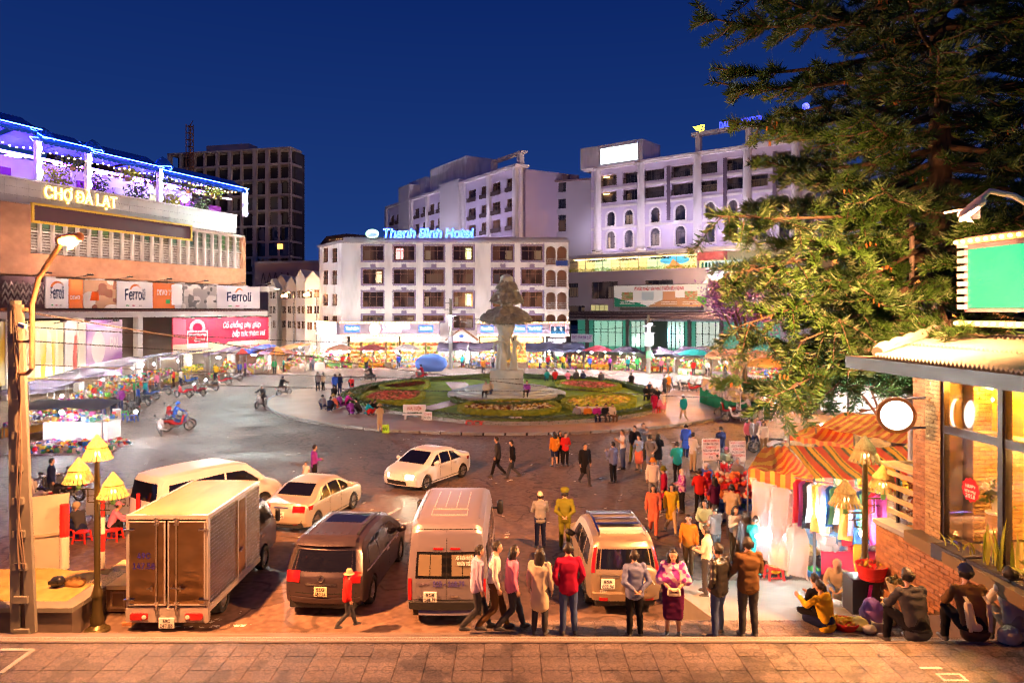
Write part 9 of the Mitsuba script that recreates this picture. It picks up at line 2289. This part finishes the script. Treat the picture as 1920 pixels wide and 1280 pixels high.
for x, y, z, c, lab, sc in ((1634, 1172, .9, (.20, .09, .32), 'plump purple sack at the foot of the brick wall', (.22, .2, .3)), (1668, 1168, 1.0, (.52, .36, .16), 'tan sack beside the purple sack', (.18, .17, .28)), (1612, 1180, .85, (.72, .62, .2), 'yellow plastic bag of snacks by the red basket', (.16, .13, .14)), (1630, 1186, .9, (.7, .62, .45), 'small pale bag before the purple sack', (.13, .1, .09))):
 k = thing('sack', lab, 'sack'); t = trimesh.creation.icosphere(3)
 put('sack', trimesh.Trimesh(GR(x, y) + [0, 0, sc[2] * .8] + t.vertices * sc * (1 + .4 * (meshkit.fbm(t.vertices * 1.8, 3, int(x)) - .5))[:, None], t.faces), C(*c, .6), k, smooth=50)
k = thing('crate', 'black plastic crate with pink bags hung on it at lower right', 'crate'); p = GR(1622, 1150)
put('box', MB().box(p[0] - .28, p[0] + .28, p[1] - .05, p[1] + .4, p[2], p[2] + .72), C(.03, .03, .04, .5), k); put('pink_strap', MB().sheet([[p + [.0 + o, -.07, .62 - z], p + [.08 + o, -.07, .62 - z]] for z, o in ((0, .05), (.3, 0), (.65, -.02))]), C(.7, .04, .35), k)
k = thing('yellow_board', 'leaning oval yellow board beside the lamp post', 'board'); p = GR(1612, 1100)
put('board', MB().poly(affinity.scale(Point(0, 0).buffer(1), .16, .55), p + [.1, .2, .65], (1, 0, 0), (0, .15, 1), (0, .03, 0)), C(.72, .48, .03, .5), k)
k = thing('furry_coat', 'white and brown shop coats on dummies beside the lamp post', 'garment')
for dx, c in ((-.35, (.7, .68, .66)), (0, (.3, .2, .12)), (.22, (.1, .2, .18))):
 p = GR(1590, 1092) + [dx, .5, 0]
 put('coat', rough_solid([((p + UP * .6, .16), (p + UP * 1.35, .15)), ((p + [-.1, 0, 1.4], .08), (p + [.1, 0, 1.4], .08)), ((p + UP * .1, .05), (p + UP * .6, .06))], 4, 3, .04, .08), C(*c), k, smooth=60)
# long green bins and a stall truck on the right road
k = thing('green_bin', 'long dark green sheet bin along the right edge of the road', 'bin')
a, b = G(1312, 757), G(1400, 788)
W = Wall(a[:2], b[:2])
for i in range(6):
 put('panel', W.box(MB(), W.len * i / 6 + .03, W.len * (i + 1) / 6 - .03, .1, 1.25, -.05, 0), C(.03, .20, .09), k)
put('box', W.box(MB(), 0, W.len, .05, 1.15, -1.6, -.06), C(.02, .08, .04), k); put('load', heap(MB(), min(a[0], b[0]), max(a[0], b[0]) + 1.0, min(a[1], b[1]) + .3, max(a[1], b[1]), 1.15, 260, [(.7, .62, .6), (.6, .5, .45), (.5, .4, .4), (.7, .6, .3)], .16, .4, .3), 'vc', k, kind='stuff')
k = thing('stall_cart', 'white framed glass cart at the end of the green bin', 'cart'); p = G(1410, 790)
fr = MB()
for sx in (-.75, .75):
 for sy in (0, .8):
  fr.beam(p + [sx, sy, 0], p + [sx, sy, 1.9], .05)
for z in (.7, 1.9):
 for sy in (0, .8):
  fr.beam(p + [-.75, sy, z], p + [.75, sy, z], .05)
put('frame', fr, wP, k); put('lower_box', MB().box(p[0] - .7, p[0] + .7, p[1] + .05, p[1] + .75, .15, .7), C(.5, .5, .52), k); put('roof', MB().box(p[0] - .85, p[0] + .85, p[1] - .1, p[1] + .9, 1.92, 1.98), C(.45, .43, .45), k)
# small trees
def small_tree(x, Y, z0, h, cw, leafm, label, n, name, size=.14, bare=False, y0=0):
 k = thing(name, label, 'tree'); bs = MB(); tp = []
 bs.tube([(x, Y, z0), (x + .1, Y, z0 + h * .35), (x, Y, z0 + h * .55)], [h * .025, h * .018, h * .014], 7)
 for i in range(14):
  a = i * 2.4; s_ = np.array([x, Y, z0 + h * R.uniform(.3, .55)]); e = np.array([x + cw * math.cos(a) * R.uniform(.5, 1), Y + cw * math.sin(a) * R.uniform(.5, 1), z0 + h * R.uniform(.6, 1)])
  m_ = (s_ + e) / 2 + np.array([R.gauss(0, .2), R.gauss(0, .2), .1 * h]); bs.tube([s_, m_, e], [h * .012, h * .008, h * .003], 5); tp += [m_, e, (m_ + e) / 2]
  for j in range(3):
   e2 = e + np.array([R.gauss(0, .25), R.gauss(0, .25), R.uniform(0, .2)]) * cw; bs.tube([(m_ + e) / 2, e2], [h * .005, h * .002], 4); tp.append(e2)
 put('branches', bs, C(.35, .24, .18) if bare else 'bark', k, smooth=60)
 tp = np.array(tp)
 if n:
  put('crown', leaves(n, lambda n_: tp[rng.integers(0, len(tp), n_)] + rng.normal(size=(n_, 3)) * cw * .16, size), leafm, k, kind='stuff')
small_tree(20.0, 62, 0, 9.4, 3.4, C(.24, .09, .34), 'lilac blossoming tree in front of the podium', 5200, 'blossom_tree')
small_tree(17.5, 56, 0, 5.0, 2.0, 'leaf_dark', 'pale branched bare tree lit among the right stalls', 260, 'bare_tree', bare=True)
small_tree(14.2, 26.5, 0, 5.6, 1.8, 'leaf_dark', 'brown bare branched tree behind the round sign', 120, 'bare_tree', bare=True)
# ================================================================== lamps on poles and billboards
for x, y0, Y, lab in ((845, 592, 88, 'white lamp on the thin pole before the hotel'), (1216, 606, 82, 'white lamp on the transformer pole')):
 k = thing('pole_lamp', lab, 'street lamp'); p = AT(x, y0, Y) + [0, -1.2, 0]
 put('arm', MB().tube([p + [0, 1.1, -.3], p + [0, .5, .1], p], .05), gM, k); put('hood', MB().lathe([(0, .2), (.2, .1), (.3, -.02)], p, 12), gM, k)
 put('lamp_glass', MB().ball(p - UP * .02, (.22, .22, .12)), gW, k, emit=((2600, 2500, 2500) if x < 900 else (9500, 8600, 9200)), weight=8)
k = thing('wall_lamp', 'orange lamp on the podium wall above the curtained window', 'lamp'); a, z = DW.px(1357, 523)
put('arm', MB().tube([DW.p(a, z, 0), DW.p(a, z + .3, 1.2)], .05), gM, k); put('lamp_glass', MB().ball(DW.p(a, z + .2, 1.3), .22), gA, k, emit=(6500, 3600, 1800), weight=6)
def wash(W, a, z, d, aim_z, e, parent, wt=1.5):
 """A hooded lamp on an arm that lights the wall behind it."""
 o = W.p(a, z, d); q = put('wash_lamp', MB().beam(o - W.u * .25, o + W.u * .25, .16, .12), dark, parent)
 put('arm', MB().tube([W.p(a, z, d - .05), W.p(a, z - .2, .1)], .03), dark, q)
 n = W.p(a, aim_z, 0) - o; n /= np.linalg.norm(n); v = np.cross(n, W.u); c = o + n * .1
 v4 = [c - W.u * .22 - v * .06, c + W.u * .22 - v * .06, c + W.u * .22 + v * .06, c - W.u * .22 + v * .06]
 f = [[0, 1, 2], [0, 2, 3]] if np.cross(v4[1] - v4[0], v4[2] - v4[0]) @ n > 0 else [[0, 2, 1], [0, 3, 2]]
 put('lamp_glass', MB().raw(v4, f), gA, q, emit=e, weight=wt)
for i, x in enumerate((60, 140, 215, 290, 360, 430, 480)):
 wash(MF, fx(x), 10.3, 1.9, 11.0, (1500, 1000, 720), ban)
for x in (40, 100, 145, 200):
 wash(MF, fx(x, 640), 6.3, 1.2, 3.6, (700, 600, 430), mk)
for i, (x, y, Y) in enumerate(((1705, 692, 13.3), (1662, 686, 14.3))):
 k = thing('eave_lamp', ('white lamp under the eave beside the brick column', 'white lamp under the far corner of the eave')[i], 'lamp'); o = AT(x, y, Y)
 put('cap', MB().lathe([(0, .12), (.07, .1), (.08, .03)], o, 10), 'frame_dark', k); put('bulb', MB().ball(o, .05), gW, k, emit=(1100, 1150, 1000), weight=3)
for x in (340, 390, 440, 485):
 wash(MF, fx(x, 620), 6.5, 1.6, 4.0, (1500, 1350, 1250), rb)
for i in range(6):
 wash(PW, 2.6 + i * 5.4, zb + .4, 3.4, 27.5, (1800, 1560, 2050), 'lilac_hotel', 2)
for i in range(5):
 wash(FW, FW.len - 3 - i * 9, 17.5, 7.0, 27.5, (2700, 2350, 3050), 'lilac_wing', 1.5)
